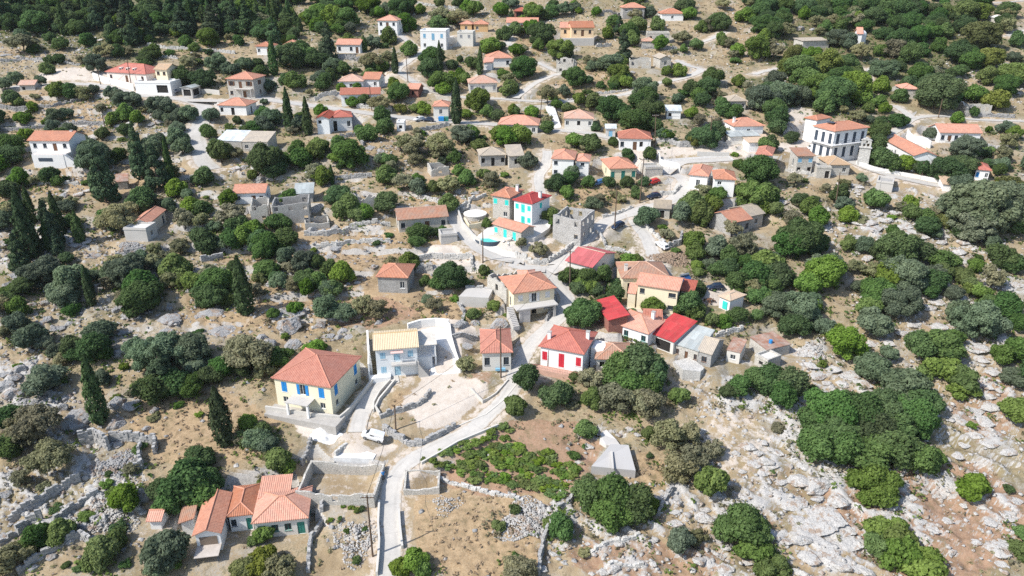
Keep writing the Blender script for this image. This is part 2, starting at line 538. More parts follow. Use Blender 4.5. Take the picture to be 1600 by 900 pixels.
def roof_mesh(P, mat, th=.13):
    vs, fs, uv = [], [], []
    from collections import Counter
    cnt = Counter()
    kk = lambda a: (round(a.x, 3), round(a.y, 3), round(a.z, 3))
    for poly in P:
        for i in range(len(poly)):
            cnt[frozenset((kk(poly[i]), kk(poly[(i + 1) % len(poly)])))] += 1
    up = Vector((0, 0, th))
    for poly in P:
        ex = (poly[1] - poly[0]).normalized()
        nn = (poly[1] - poly[0]).cross(poly[2] - poly[0]).normalized()
        ey = nn.cross(ex)
        o = len(vs); n = len(poly)
        vs += [a + up for a in poly] + list(poly)
        U = [((a - poly[0]).dot(ex), (a - poly[0]).dot(ey)) for a in poly]
        fs.append(tuple(range(o, o + n))); uv += U
        fs.append(tuple(range(o + 2 * n - 1, o + n - 1, -1))); uv += U[::-1]
        for i in range(n):
            j = (i + 1) % n
            if cnt[frozenset((kk(poly[i]), kk(poly[j])))] == 1:
                fs.append((o + n + i, o + n + j, o + j, o + i)); uv += [U[i], U[j], U[j], U[i]]
    return mesh('roof', vs, fs, mat, uv)
SIDES = ('front', 'right', 'back', 'left')
def block(root, M, Wd, D, H, roof, rc, wc, pats, shut='white', door='brown', pitch=.42, oh=.35, jag=0, t=.3, below=1.6, chim=None, seed=1, capmat=None):
    wall = MB()
    fr = {'front': (Matrix.Identity(4), Wd), 'right': (Matrix.Translation((Wd, 0, 0)) @ Matrix.Rotation(math.pi / 2, 4, 'Z'), D),
          'back': (Matrix.Translation((Wd, D, 0)) @ Matrix.Rotation(math.pi, 4, 'Z'), Wd), 'left': (Matrix.Translation((0, D, 0)) @ Matrix.Rotation(-math.pi / 2, 4, 'Z'), D)}
    ruin = roof == 'none'
    Hw = H + (.45 if roof == 'flat' else 0)
    if roof == 'flat':
        oh = 0
    for si, s in enumerate(SIDES):
        F, L = fr[s]
        ops = openings(pats.get(s, ''), L, H)
        m = MB()
        inset = t if s in ('left', 'right') else 0
        tmp = [(a - inset, b - inset, c, d) for _, a, b, c, d in ops]
        slab(m, L - 2 * inset, -below, Hw, tmp, t, jag if ruin else 0, seed * 7 + si)
        T = F @ Matrix.Translation((inset, 0, 0))
        wall.add([T @ Vector(v) for v in m.v], m.f)
        for ch, a, b, c, d in ops:
            w, h = b - a, d - c
            MM = M @ F @ Matrix.Translation((a, 0, c))
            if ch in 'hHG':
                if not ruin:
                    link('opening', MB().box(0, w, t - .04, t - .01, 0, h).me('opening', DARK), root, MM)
            elif ch in 'dg':
                dm, km = door_mesh(w, h, door)
                dd = link('door', dm, root, MM)
                link('handle', km, dd)
            else:
                wm, pm, sm = win_meshes(ch, w, h, shut)
                wo = link('window', wm, root, MM)
                link('pane', pm, wo)
                for a_ in (sm[1] if sm else ()):
                    link('shutter', sm[0], wo, Matrix.Translation((a_, 0, 0)))
    P, caps = roof_polys(roof, Wd, D, H, oh, pitch)
    if roof == 'gx':
        for x in (0.012, Wd - .012):
            wall.add([(x, 0, H), (x, D, H), (x, D / 2, H + pitch * D / 2)], [(0, 1, 2)])
    elif roof == 'gy':
        for y in (0.012, D - .012):
            wall.add([(0, y, H), (Wd, y, H), (Wd / 2, y, H + pitch * Wd / 2)], [(0, 1, 2)])
    elif roof == 'shed':
        r = pitch * D
        wall.add([(.012, 0, H), (.012, D, H), (.012, D, H + r), (Wd - .012, 0, H), (Wd - .012, D, H), (Wd - .012, D, H + r), (0, D - .012, H), (Wd, D - .012, H), (Wd, D - .012, H + r), (0, D - .012, H + r)],
                 [(0, 1, 2), (3, 4, 5), (6, 7, 8, 9)])
    elif roof == 'shedx':
        r = pitch * Wd
        wall.add([(0, .012, H), (Wd, .012, H), (Wd, .012, H + r), (0, D - .012, H), (Wd, D - .012, H), (Wd, D - .012, H + r), (Wd - .012, 0, H), (Wd - .012, D, H), (Wd - .012, D, H + r), (Wd - .012, 0, H + r)],
                 [(0, 1, 2), (3, 4, 5), (6, 7, 8, 9)])
    wo = wall.build('wall', WALL[wc], root, M)
    ro = None
    if P:
        ro = link('roof', roof_mesh(P, ROOF[rc]), root, M)
        if caps and rc not in ('redmetal', 'metal', 'whitemetal', 'rust'):
            cm = MB()
            for a, b in caps:
                if (a - b).length > .3:
                    cm.tube(a + Vector((0, 0, .13)), b + Vector((0, 0, .13)), .11, .11, 6)
            cc = {'orange': (.62, .30, .20), 'red': (.50, .17, .12), 'brick': (.60, .27, .19), 'faded': (.58, .38, .28), 'tan': (.64, .46, .24), 'scarlet': (.5, .1, .09)}.get(rc, (.5, .42, .33))
            cm.build('ridge_cap', plain('ridge_' + rc, cc, .85), ro)
        if chim:
            for cx, cy in chim:
                zb = H + min(cx, 1 - cx, .25) * pitch * min(Wd, D)
                x, y = cx * Wd, cy * D
                ch = MB().box(x - .3, x + .3, y - .3, y + .3, H - .1, zb + 1.5)
                co = ch.build('chimney', WALL['white'] if wc in ('white', 'stone', 'blue') else WALL['offwhite'], ro)
                MB().box(x - .37, x + .37, y - .37, y + .37, zb + 1.503, zb + 1.6).build('chimney_cap', ROOF['grey'], ro)
    elif roof == 'flat':
        ro = MB().box(t + .003, Wd - t - .003, t + .003, D - t - .003, H - .1, H).build('roof', ROOF[rc], root, M)
        MB().box(-.09, Wd + .09, -.09, -.002, H - .05, H + .2).build('cornice', WALL[wc], root, M)
    return wo, ro
def eave_frame(t, ax, ay, bx, by, H, base=None, rad=None):
    u0, v0 = px(t, ax, ay); u1, v1 = px(t, bx, by)
    if base is None:
        A = hit(u0, v0, H)
    else:
        A = on_plane(u0, v0, base + H)
    B = on_plane(u1, v1, A.z)
    xd = (B - A); xd.z = 0
    L = xd.length
    xd.normalize()
    return A, xd, L
def house(name, label, t, ax, ay, bx, by, D, H, roof, rc, wc, front='', side='', back=None, lm=None, shut='white', door='brown', pitch=.42, oh=.35, jag=0,
          chim=None, group=None, cat='house', wing_of=None, right=None, left=None, maxturn=None, below=1.6, turn=None, drop=0.0):
    root = HOUSES[wing_of][0] if wing_of else None
    base = HOUSES[wing_of][1] if wing_of else None
    A, xd, L = eave_frame(t, ax, ay, bx, by, H, base)
    if maxturn is not None:
        an = max(-maxturn, min(maxturn, math.atan2(xd.y, xd.x)))
        L = L * max(.3, abs(xd.x)) / max(.3, math.cos(an))
        xd = Vector((math.cos(an), math.sin(an), 0))
    if turn is not None:
        an = turn / 57.3
        L = L * max(.3, abs(xd.x)) / max(.3, math.cos(an))
        xd = Vector((math.cos(an), math.sin(an), 0))
    if roof in ('flat', 'none'):
        oh = 0
    yd = Vector((-xd.y, xd.x, 0))
    Wd = max(1.5, L - 2 * oh)
    zb = A.z - H
    O = A + xd * oh + yd * oh
    M = Matrix.Translation((O.x, O.y, zb)) @ Matrix.Rotation(math.atan2(xd.y, xd.x), 4, 'Z')
    if root is None:
        root = thing(name, label, cat, M, group)
        HOUSES[label] = (root, zb, M, Wd, D, H)
        LM = Matrix.Identity(4)
        c = O + xd * Wd / 2 + yd * D / 2
        if lm:
            LANDMARKS.append((lm, c.x, c.y))
        print('HOUSE %5.1f x %4.1f h%3.1f turn %4d d=%3d  %s' % (Wd, D, H, math.degrees(math.atan2(xd.y, xd.x)), A.y, label))
    else:
        LM = HOUSES[wing_of][2].inverted() @ M
    PADS.append((O.x, O.y, xd.x, xd.y, Wd, D, zb - drop))
    pats = {'front': front, 'right': side if right is None else right, 'left': side if left is None else left, 'back': back if back is not None else ''}
    block(root, LM, Wd, D, H, roof, rc, wc, pats, shut, door, pitch, oh, jag, chim=chim, seed=len(PADS), below=below)
    return root, LM, Wd, D
def parts(hs, mat, *specs):
    """boxes in the block's own frame as named parts"""
    root, LM = hs[0], hs[1]
    for name, *b in specs:
        MB().box(*b).build(name, mat, root, LM)
def stairs(hs, x0, x1, y0, y1, z1, n, mat, axis='x'):
    m = MB()
    for i in range(n):
        if axis == 'x':
            a = x0 + (x1 - x0) * i / n; b = x0 + (x1 - x0) * (i + 1) / n
            m.box(min(a, b), max(a, b), y0, y1, -.6, z1 * (n - i) / n)
        else:
            a = y0 + (y1 - y0) * i / n; b = y0 + (y1 - y0) * (i + 1) / n
            m.box(x0, x1, min(a, b), max(a, b), -.6, z1 * (n - i) / n)
    m.build('stair', mat, hs[0], hs[1])
def railing(hs, pts, h, mat, step=.18, name='railing'):
    m = MB()
    for a, b in zip(pts, pts[1:]):
        a, b = Vector(a), Vector(b)
        up = Vector((0, 0, h))
        m.tube(a + up, b + up, .035, n=4)
        k = max(1, int((b - a).length / step))
        for i in range(k + 1):
            p = a.lerp(b, i / k)
            m.tube(p, p + up, .018, n=4)
    m.build(name, mat, hs[0], hs[1])

# ------------------------------------------------------------------ the houses (eave corners read from the photograph)
R8 = 8 / 57.3
# -- the two houses in the middle and the cottages along the lane
hm = house('house', 'pale blue two-storey house with tan tiled roof, balcony and outside stair', 'c1', 697, 410, 970, 388, 6.6, 5.6, 'gx', 'tan', 'blue', 'kd.|kdk', 'w', lm='pale blue house with tan roof', shut='skyblue', door='skyblue', pitch=.36, right='')
Wm = hm[2]
CON = WALL['concrete']; WHT = WALL['white']
parts(hm, CON, ('balcony', Wm * .36, Wm * .95, -1.35, -.003, 2.62, 2.8))
railing(hm, [(Wm * .36, -1.3, 2.8), (Wm * .95, -1.3, 2.8)], 1.0, FRAME, .2)
stairs(hm, Wm * 1.0, Wm * 1.25, -1.35, -.25, 2.75, 14, CON)
railing(hm, [(Wm * .98, -1.3, 2.9), (Wm * 1.24, -1.3, .2)], .95, METAL, .22, 'stair_railing')
parts(hm, paint('awning', (.72, .52, .48)), ('awning', Wm * .36, Wm * .66, -1.0, -.003, 4.95, 5.05))
parts(hm, WHT, ('annex_wall', Wm + .01, Wm + 2.6, 1.0, 1.25, -1, 2.75), ('annex_deck', Wm + .004, Wm + 3.4, 1.26, 6.5, 2.5, 2.76), ('annex_post', Wm + 3.1, Wm + 3.4, 1.3, 1.6, -1, 2.49),
      ('annex_column', Wm + 3.1, Wm + 3.35, 1.3, 1.55, 2.77, 4.9), ('side_wall', -1.5, -1.25, -.3, 6.5, -1.5, 3.0), ('base_plinth', -1.24, 2.3, -1.2, -.004, -1.5, .55))
parts(hm, plain('canopy_pale', (.66, .62, .55)), ('canopy', Wm + .15, Wm + 3.6, 1.2, 6.9, 4.9, 5.0))
hy = house('house', 'yellow house with blue shutters and red hipped roof', 'c1', 88, 572, 445, 632, 10.2, 5.4, 'hip', 'brick', 'yellow', 'w.w|tbt', 'w.w|t.t', lm='yellow house with blue shutters', shut='blue', door='blue', pitch=.44, left='|t.t', drop=.3)
Wy = hy[2]
parts(hy, WALL['concrete'], ('porch_roof', Wy * .30, Wy * .70, -2.4, -.003, 2.35, 2.5))
for a in (.31, .67):
    parts(hy, WHT, ('porch_column', Wy * a, Wy * a + .35, -2.35, -2.0, -.2, 2.34))
parts(hy, plain('terrace_concrete', (.44, .42, .39)), ('terrace', -.6, Wy + 2.2, -3.2, -.004, -1.6, .06))
hb = house('house', 'grey rendered cottage with hipped red roof beside the lane', 'c1', 1335, 425, 1530, 420, 8.5, 3.9, 'hip', 'brick', 'offwhite', 'w.w', 'w.d', lm='small grey cottage by the lane', shut='dark', pitch=.40)
parts(hb, SHUT['lightblue'], ('bench', hb[2] * .45, hb[2] * .8, -.7, -.2, .35, .75))
hc = house('house', 'cream two-storey house with orange hipped roof and front terrace', 'c2', 232, 225, 495, 188, 8.0, 5.2, 'hip', 'orange', 'cream', '.Hq|kbk', 'ww', lm='cream house with a front terrace', shut='white', door='dark', pitch=.40)
Wc = hc[2]
parts(hc, CON, ('terrace_slab', -.2, Wc - .1, -2.4, -.003, 2.35, 2.6))
parts(hc, CON, ('terrace_pier', .4, .9, -2.3, -1.9, -1, 2.34), ('terrace_pier', Wc - 1, Wc - .5, -2.3, -1.9, -1, 2.34), ('terrace_wall', .95, 2.6, -2.25, -2.05, -1, 2.33))
stairs(hc, -1.5, -.25, -.2, -4.2, 2.5, 12, CON, 'y')
house('house', '', 'c2', 275, 140, 385, 135, 4, 5.9, 'hip', 'orange', 'cream', '', '', wing_of='cream two-storey house with orange hipped roof and front terrace', pitch=.35)
hr = house('house', 'white house with closed red shutters and dusky red roof', 'c2', 385, 535, 660, 585, 8.2, 3.9, 'hip', 'red', 'white', 's.t.s', 'w', lm='white house with red shutters', shut='red', door='red', pitch=.42, chim=[(.12, .25), (.93, .6)], drop=1.3)
Wr = hr[2]
parts(hr, plain('terrace_pink', (.56, .36, .28)), ('terrace', -1.0, Wr + 1.2, -1.6, -.004, -2.5, -.1))
railing(hr, [(-.9, -1.5, -.1), (Wr + 1.1, -1.5, -.1)], .8, plain('rail_red', (.45, .2, .16)), .3)
parts(hr, WHT, ('annex', Wr + .32, Wr + 2.6, 4.2, 7.4, -2, 2.9))
house('house', 'little offwhite outbuilding with pale red hipped roof behind the big oak', 'c2', 722, 612, 945, 620, 6, 2.6, 'hip', 'faded', 'offwhite', 'h.w', '', lm='little red-roofed outbuilding')
hl = house('house', 'long low house with orange roof and green shutters above a cluttered yard', 'c2', 820, 395, 1045, 465, 6.5, 2.9, 'hip', 'orange', 'white', 'kw.w', 'w', lm='long low house with green shutters', shut='green', chim=[(.8, .7)])
house('house', '', 'c2', 1010, 375, 1128, 380, 4, 3.2, 'gx', 'brick', 'white', '', '', wing_of='long low house with orange roof and green shutters above a cluttered yard')
hred = house('shed', 'open shelter with bright red sheet roof', 'c2', 1052, 460, 1195, 515, 7.0, 2.7, 'shed', 'redmetal', 'offwhite', 'G', '', cat='shelter', lm='shelter with bright red sheet roof', pitch=.2, oh=.3)
house('shed', 'old stone barn roofed half in grey sheet and half in stone tiles', 'c2', 1197, 525, 1340, 570, 6.5, 2.7, 'shed', 'metal', 'stone', 'w.d.w', '', cat='barn', lm='barn with grey sheet roof', shut='brown', pitch=.22, oh=.15)
house('shed', '', 'c2', 1330, 565, 1420, 590, 6.5, 2.7, 'gx', 'old', 'grey', 'w', '', wing_of='old stone barn roofed half in grey sheet and half in stone tiles', shut='brown', oh=.15)
house('shed', 'small white shed with rusty sheet roof beside the stone barn', 'c2', 1505, 560, 1590, 580, 4.5, 2.3, 'shed', 'rust', 'offwhite', 'w', '', cat='shed', pitch=.1, oh=.1)
house('shed', 'low block hut with rusty roof on the rocky slope', 'c3', 70, 410, 215, 375, 4.6, 2.0, 'shed', 'rust', 'stone', '', '', cat='shed', pitch=.08, oh=.12, lm='low hut with rusty roof')
house('shed', 'tiny pale store beside the low block hut', 'c3', 0, 440, 75, 480, 3.5, 1.8, 'flat', 'whiteflat', 'stone', 'h', '', cat='shed')
house('barn', 'narrow barn with dark red sheet roof behind the round oak', 'c2', 712, 268, 800, 385, 3.6, 2.6, 'shed', 'redmetal', 'brick', '', '', cat='barn', lm='barn with dark red sheet roof', pitch=.18, oh=.3)
hw = house('house', 'cream villa on two floors with stepped orange roofs and solar panel', 'c2', 965, 168, 1225, 207, 6.0, 5.3, 'gx', 'orange', 'cream', '.w.q|w..q', 'w|w', lm='cream villa with stepped orange roofs', shut='dark', pitch=.34)
house('house', '', 'c2', 880, 132, 1175, 130, 8.0, 4.6, 'hip', 'faded', 'cream', 'H.w', 'w', wing_of='cream villa on two floors with stepped orange roofs and solar panel', chim=[(.1, .3)])
house('house', '', 'c2', 1228, 205, 1312, 218, 3.6, 3.9, 'shed', 'red', 'cream', 'H', '', wing_of='cream villa on two floors with stepped orange roofs and solar panel', pitch=.18)
house('house', '', 'c2', 915, 222, 965, 228, 3, 3.0, 'shed', 'orange', 'cream', '', '', wing_of='cream villa on two floors with stepped orange roofs and solar panel', pitch=.3, oh=.1)
hk = house('kiosk', 'little garden pavilion with beige tiled roof and turquoise curtain', 'c2', 1452, 235, 1530, 268, 4.2, 2.6, 'hip', 'beige', 'white', 'h', '', cat='pavilion', lm='garden pavilion with beige roof', pitch=.3)
parts(hk, SHUT['turq'], ('curtain', .9, 2.0, -.15, -.05, .3, 1.9))
house('house', 'roadside workshop with broad pink sheet roof', 'b2', 315, 712, 480, 755, 9.5, 2.8, 'gx', 'pinkmetal', 'offwhite', '', 'H', cat='workshop', lm='workshop with pink sheet roof', pitch=.3, oh=.4)
house('ruin', 'roofless stone ruin packed with fallen beams behind the cream house', 'c2', 80, 110, 195, 175, 7.5, 3.4, 'none', 'grey', 'stone', 'h', 'hh', cat='ruin', jag=1.3, lm='roofless ruin behind the cream house')
house('ruin', 'bare concrete shell of an unfinished two-storey building', 'b2', 245, 440, 412, 468, 7.6, 5.6, 'none', 'grey', 'block', '..h|h.h', 'hh|hhh', back='hhh|hhh', cat='ruin', jag=.35, lm='unfinished concrete building')
# -- pool villa
SV = 'pale stone villa with turquoise shutters and orange hipped roof'
house('house', SV, 'b1', 1396, 322, 1513, 340, 6.5, 5.6, 'hip', 'orange', 'stone', '.w|k.k', 'w|k', shut='turq', lm='stone villa with turquoise shutters', pitch=.36, chim=[(.92, .7)])
house('house', 'white villa with scarlet roof, white chimney and turquoise shutters', 'b2', 0, 350, 122, 376, 7.2, 5.6, 'hip', 'scarlet', 'white', '.tk|ktk', 'w|k', shut='turq', lm='white villa with scarlet roof', pitch=.36, chim=[(.9, .55)])
ha = house('house', 'low stone annex with turquoise doors beside the swimming pool', 'b1', 1402, 492, 1580, 545, 4.2, 2.7, 'gx', 'orange', 'stone', 'k.t.t.', '', shut='turq', lm='stone annex by the pool', pitch=.32, cat='annex')
# -- bottom: white L-shaped farmhouse
LH = 'white farmhouse with joined salmon-red roofs and a lean-to porch'
hL = house('house', LH, 'd0', 1140, 662, 1318, 642, 8.0, 3.3, 'gy', 'orange', 'white', 'G', 'w', lm='white farmhouse with joined roofs', pitch=.42, door='brown')
WL = hL[2]
parts(hL, plain('porch_slab', (.52, .47, .42)), ('porch_roof', .0, WL, -2.4, -.003, 1.1, 1.2))
for a in (.1, WL - .2):
    parts(hL, SHUT['dark'], ('porch_post', a, a + .1, -2.3, -2.2, -2.4, 1.09))
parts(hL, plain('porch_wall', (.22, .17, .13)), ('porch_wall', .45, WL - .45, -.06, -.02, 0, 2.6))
house('house', '', 'd0', 1342, 548, 1508, 530, 6.2, 3.1, 'hip', 'orange', 'white', 'w.d', '', wing_of=LH, shut='dark', door='green')
house('house', '', 'd1', -30, 588, 312, 552, 6.4, 3.1, 'hip', 'orange', 'offwhite', 'dwwd', 'w', wing_of=LH, shut='green', door='green')
house('house', '', 'd1', 10, 440, 200, 425, 3.4, 3.3, 'shed', 'orange', 'offwhite', '', '', wing_of=LH, pitch=.22)
house('house', '', 'd0', 1058, 590, 1160, 575, 3.6, 2.6, 'shedx', 'faded', 'white', '', '', wing_of=LH, pitch=.25)
house('shed', 'tiny white hut with orange roof by the dark oak clump', 'd0', 866, 575, 925, 573, 2.6, 1.8, 'gx', 'orange', 'white', '', '', cat='hut', lm='tiny white hut')
house('ruin', 'roofless stone enclosure with dry weeds inside beside the lane', 'd1', 232, 395, 700, 415, 7.4, 2.3, 'none', 'grey', 'stone', '..h..', '', cat='ruin', jag=.7, lm='roofless stone enclosure', maxturn=.12)
house('ruin', 'small stone pen overgrown with weeds at the vineyard corner', 'd1', 875, 372, 1090, 365, 4.2, 1.5, 'none', 'grey', 'stone', '', '', cat='ruin', jag=.6, maxturn=.1)
# -- centre left
house('house', 'stone cottage with orange hipped roof on the dry terraces', 'b1', 710, 808, 905, 815, 6.5, 3.6, 'hip', 'orange', 'grey', '..w', 'w', lm='stone cottage on the dry terraces', pitch=.42)
house('house', 'long stone house with faded orange gable roof beside the steep lane', 'b1', 840, 472, 1148, 448, 6.5, 3.1, 'gx', 'faded', 'stone', 'w..d.w', 'w', lm='long stone house by the steep lane', shut='dark')
house('shed', 'small concrete block hut with flat roof on a white terrace', 'b1', 1100, 568, 1198, 560, 3.6, 2.0, 'flat', 'grey', 'concrete', '', '', cat='hut', lm='flat block hut')
house('ruin', 'tall roofless stone ruin with empty window holes', 'b1', 92, 380, 315, 362, 7.0, 4.8, 'none', 'grey', 'grey', 'hh..h|h.h.h', 'h|h', back='h.h|h.h', cat='ruin', jag=.5, lm='tall roofless stone ruin', maxturn=.2)
house('ruin', 'broken ruin corner adjoining the tall stone ruin', 'b0', 1482, 375, 1590, 365, 5.5, 4.8, 'none', 'grey', 'stone', '.h|h.', 'h', cat='ruin', jag=1.6, maxturn=.2)
house('shed', 'grey sheet-roofed shed behind the tall ruin', 'b1', 222, 318, 342, 312, 5.5, 2.4, 'shed', 'metal', 'concrete', '', '', cat='shed', pitch=.15, maxturn=.2)
house('house', 'small white house with orange roof behind the tall ruin', 'b0', 1380, 312, 1580, 308, 5.5, 2.8, 'gx', 'orange', 'white', 'w.dw', 'w', lm='small white house behind the ruin', maxturn=.2)
house('ruin', 'collapsed cottage with one standing wall among green trees', 'b1', 600, 335, 712, 318, 5.5, 3.6, 'none', 'grey', 'stone', 'h.', 'h', cat='ruin', jag=2.0, maxturn=.3)
house('ruin', 'grey cottage with sagging broken roof above the dry terraces', 'b1', 1330, 88, 1492, 82, 6.0, 3.0, 'hip', 'old', 'grey', 'h.H.h', 'h', cat='cottage', lm='grey cottage with broken roof', maxturn=.2)
house('ruin', 'tumbled stone walls of a ruined hut near the broken cottage', 'b1', 1042, 160, 1150, 150, 5, 2.4, 'none', 'grey', 'stone', 'h', '', cat='ruin', jag=1.4, maxturn=.3)
house('ruin', 'grey ruin with beige lean-to roof by the narrow lane', 'b1', 1500, 92, 1600, 88, 5.5, 3.2, 'shed', 'old', 'stone', 'h', '', cat='ruin', maxturn=.3, pitch=.25)
hq = house('house', 'white-walled farm building with orange gable roof and grey block in front', 'b0', 772, 490, 893, 488, 9.0, 3.0, 'gy', 'orange', 'offwhite', '', 'w.d', lm='farm building with a grey block in front', maxturn=.5, shut='dark', door='dark')
house('house', '', 'b0', 735, 528, 868, 532, 4.2, 2.7, 'flat', 'whiteflat', 'concrete', '', 'w', wing_of='white-walled farm building with orange gable roof and grey block in front')
house('shed', 'ruined stable with collapsed rusty roof under dark conifers', 'b0', 685, 248, 790, 225, 4.5, 2.0, 'shed', 'rust', 'stone', '', '', cat='stable', maxturn=.4, pitch=.15)
house('ruin', 'low curved threshing enclosure of pale stone below the tall ruin', 'b1', 290, 490, 440, 470, 5.0, 1.8, 'none', 'grey', 'stone', '', '', cat='ruin', jag=.5, maxturn=.3)
# -- left
hT = house('house', 'white two-storey house with orange gable roof and front terrace', 'a0', 157, 836, 410, 838, 7.5, 5.6, 'gx', 'orange', 'white', 'dww.|wwdw', 'w', lm='white house with the front terrace', shut='dark', pitch=.40, maxturn=.15, chim=[(.9, .5)])
WT = hT[2]
parts(hT, WHT, ('terrace_block', WT * .2, WT - .1, -3.4, -.004, -1.6, 2.6))
parts(hT, WALL['pink'], ('terrace_floor', WT * .2 + .15, WT - .25, -3.25, -.005, 2.605, 2.66))
railing(hT, [(WT * .2, -3.3, 2.6), (WT - .1, -3.3, 2.6)], .9, FRAME, .25)
stairs(hT, WT - .1, WT + 3.2, -3.3, -2.2, 2.6, 12, WHT)
parts(hT, SHUT['dark'], ('lower_window', WT * .35, WT * .7, -3.45, -3.41, .9, 1.8))
house('shed', 'long low barn half under white sheet and half under old tiles', 'a0', 1285, 838, 1436, 842, 6.5, 2.6, 'shed', 'whitemetal', 'stone', '', '', cat='barn', lm='barn half under white sheet', pitch=.22, oh=.1, maxturn=.15)
house('shed', '', 'a0', 1436, 845, 1592, 848, 6.5, 2.6, 'shed', 'old', 'stone', 'w.d', '', wing_of='long low barn half under white sheet and half under old tiles', pitch=.22, oh=.1)
BH = 'brick and white house with dark red dormered roof above the road'
hB = house('house', BH, 'a0', 622, 425, 776, 468, 8.5, 3.0, 'hip', 'red', 'pink', 'w.d.w', 'w', lm='brick house with dormers', shut='brown', maxturn=.35, pitch=.5)
house('house', '', 'a0', 800, 420, 905, 388, 6.0, 3.4, 'gy', 'red', 'brick', 'H', 'w', wing_of=BH, pitch=.5, maxturn=.4)
WB = hB[2]
for a in (.28, .45, .62):
    parts(hB, WALL['pink'], ('dormer', WB * a, WB * a + .9, 1.0, 2.6, 3.2, 4.3))
    parts(hB, GLASS, ('dormer_pane', WB * a + .15, WB * a + .75, .96, .99, 3.5, 4.1))
house('house', 'cream cube house with beige roof beside the brick house', 'a0', 910, 412, 990, 415, 6, 5.0, 'gx', 'beige', 'cream', '.|ww', 'w', lm='cream house beside the brick house', maxturn=.2, shut='brown')
hg = house('house', 'long white garage terrace with a wide dark opening on the road', 'a0', 800, 492, 1000, 500, 6.5, 3.0, 'flat', 'whiteflat', 'white', '.G', '', cat='garage', lm='white garage terrace', maxturn=.1)
house('house', 'shed', 'a0', 1068, 522, 1132, 528, 4.5, 2.5, 'gy', 'metal', 'concrete', 'G', 'G', cat='carport', maxturn=.2, pitch=.25)
HOUSES['shed'][0]['label'] = 'small carport with curved grey roof beside the garage terrace'
hS = house('house', 'stone two-storey house with balcony and shallow orange roof', 'a0', 1338, 468, 1498, 476, 8.0, 5.6, 'hip', 'orange', 'stone', 'w.d.|odo', 'w|o', lm='stone house with a balcony', shut='brown', maxturn=.15, pitch=.36)
parts(hS, CON, ('balcony', hS[2] * .28, hS[2] * .95, -1.3, -.003, 2.65, 2.8))
for a in (.3, .6, .92):
    parts(hS, CON, ('balcony_post', hS[2] * a, hS[2] * a + .15, -1.25, -1.1, -.5, 2.64))
house('house', 'low white house with orange roof across the road from the stone house', 'a0', 1290, 625, 1460, 632, 6.8, 2.9, 'hip', 'orange', 'white', 'h.H..', 'H', lm='low white house across the road', maxturn=.12)
house('shed', 'little roadside shed with rusty orange roof', 'a0', 103, 506, 206, 504, 4.5, 2.3, 'gx', 'faded', 'concrete', 'h.', '', cat='shed', lm='little roadside shed', maxturn=.15)
# -- top middle
house('house', 'small white cottage with orange roof by the tall cypresses', 'f', 398, 72, 421, 73, 6, 3.0, 'hip', 'orange', 'white', 'w.d', '', lm='cottage by the tall cypresses', maxturn=.1)
house('house', 'orange-roofed house half buried in dark trees', 'a1', 160, 265, 265, 262, 6.5, 2.9, 'hip', 'orange', 'white', 'w', '', maxturn=.1, lm='house half buried in trees')
house('house', 'long white cottage with orange gable roof above a terrace wall', 'a1', 470, 264, 620, 266, 6.5, 2.9, 'gx', 'orange', 'white', 'w.wd', 'w', lm='white cottage above a terrace wall', maxturn=.1, shut='dark')
house('house', 'tall white house with small orange hipped roof', 'a1', 716, 120, 838, 123, 7.5, 5.2, 'hip', 'orange', 'white', 'wdw|wdw', 'w|w', lm='tall white house with hipped roof', shut='dark', maxturn=.15)
house('house', 'white flat-roofed house with light blue shutters', 'a1', 976, 185, 1128, 188, 7.5, 6.2, 'flat', 'whiteflat', 'white', 'w.w|sts', 'w|s', lm='white flat-roofed house', shut='lightblue', maxturn=.1)
house('house', 'grey flat-roofed house joined by a terrace wall to the white one', 'a1', 1197, 195, 1290, 197, 6.5, 4.6, 'flat', 'grey', 'offwhite', '.|kk', 'w', lm='grey flat-roofed house', shut='grey', maxturn=.1)
house('house', 'ochre cottage with twin orange hipped roofs', 'a1', 1210, 142, 1288, 143, 5.5, 2.8, 'hip', 'orange', 'ochre', 'w', '', lm='ochre cottage with twin roofs', maxturn=.1)
house('house', '', 'a1', 1290, 143, 1385, 143, 5.5, 2.8, 'hip', 'orange', 'ochre', 'w.', '', wing_of='ochre cottage with twin orange hipped roofs', maxturn=.1)
house('house', 'long orange-roofed house half hidden by vines', 'f', 790, 35, 841, 36, 6.5, 2.8, 'gx', 'orange', 'offwhite', 'w.d.w', '', lm='house half hidden by vines', maxturn=.1)
house('shed', 'dark open hut with brown roof at the top lane', 'f', 802, 17, 826, 18, 5, 2.5, 'hip', 'red', 'brick', 'G', '', cat='hut', maxturn=.1, lm='dark open hut')
house('house', 'white house with bright orange roof and a lower front wing', 'a1', 1375, 346, 1528, 338, 8, 3.0, 'hip', 'orange', 'white', 'd.w', 'w', lm='house with a lower front wing', shut='dark', maxturn=.1)
house('house', '', 'a1', 1350, 372, 1410, 374, 4, 2.4, 'shed', 'orange', 'white', '', '', wing_of='white house with bright orange roof and a lower front wing', pitch=.25, maxturn=.1)
house('house', 'pale house with three grey shutters and salmon hipped roof', 'a1', 1262, 495, 1442, 490, 7.5, 3.0, 'hip', 'faded', 'offwhite', 's.s.s', 'w', lm='house with three grey shutters', shut='grey', maxturn=.1)
house('house', 'two-part bungalow with pale pink and orange roofs behind a hedge', 'a1', 485, 483, 640, 482, 7, 2.8, 'hip', 'faded', 'white', 'w', '', lm='two-part bungalow', maxturn=.1)
house('house', '', 'a1', 630, 470, 735, 472, 7, 3.0, 'gx', 'orange', 'white', '.w', 'w', wing_of='two-part bungalow with pale pink and orange roofs behind a hedge', maxturn=.1)
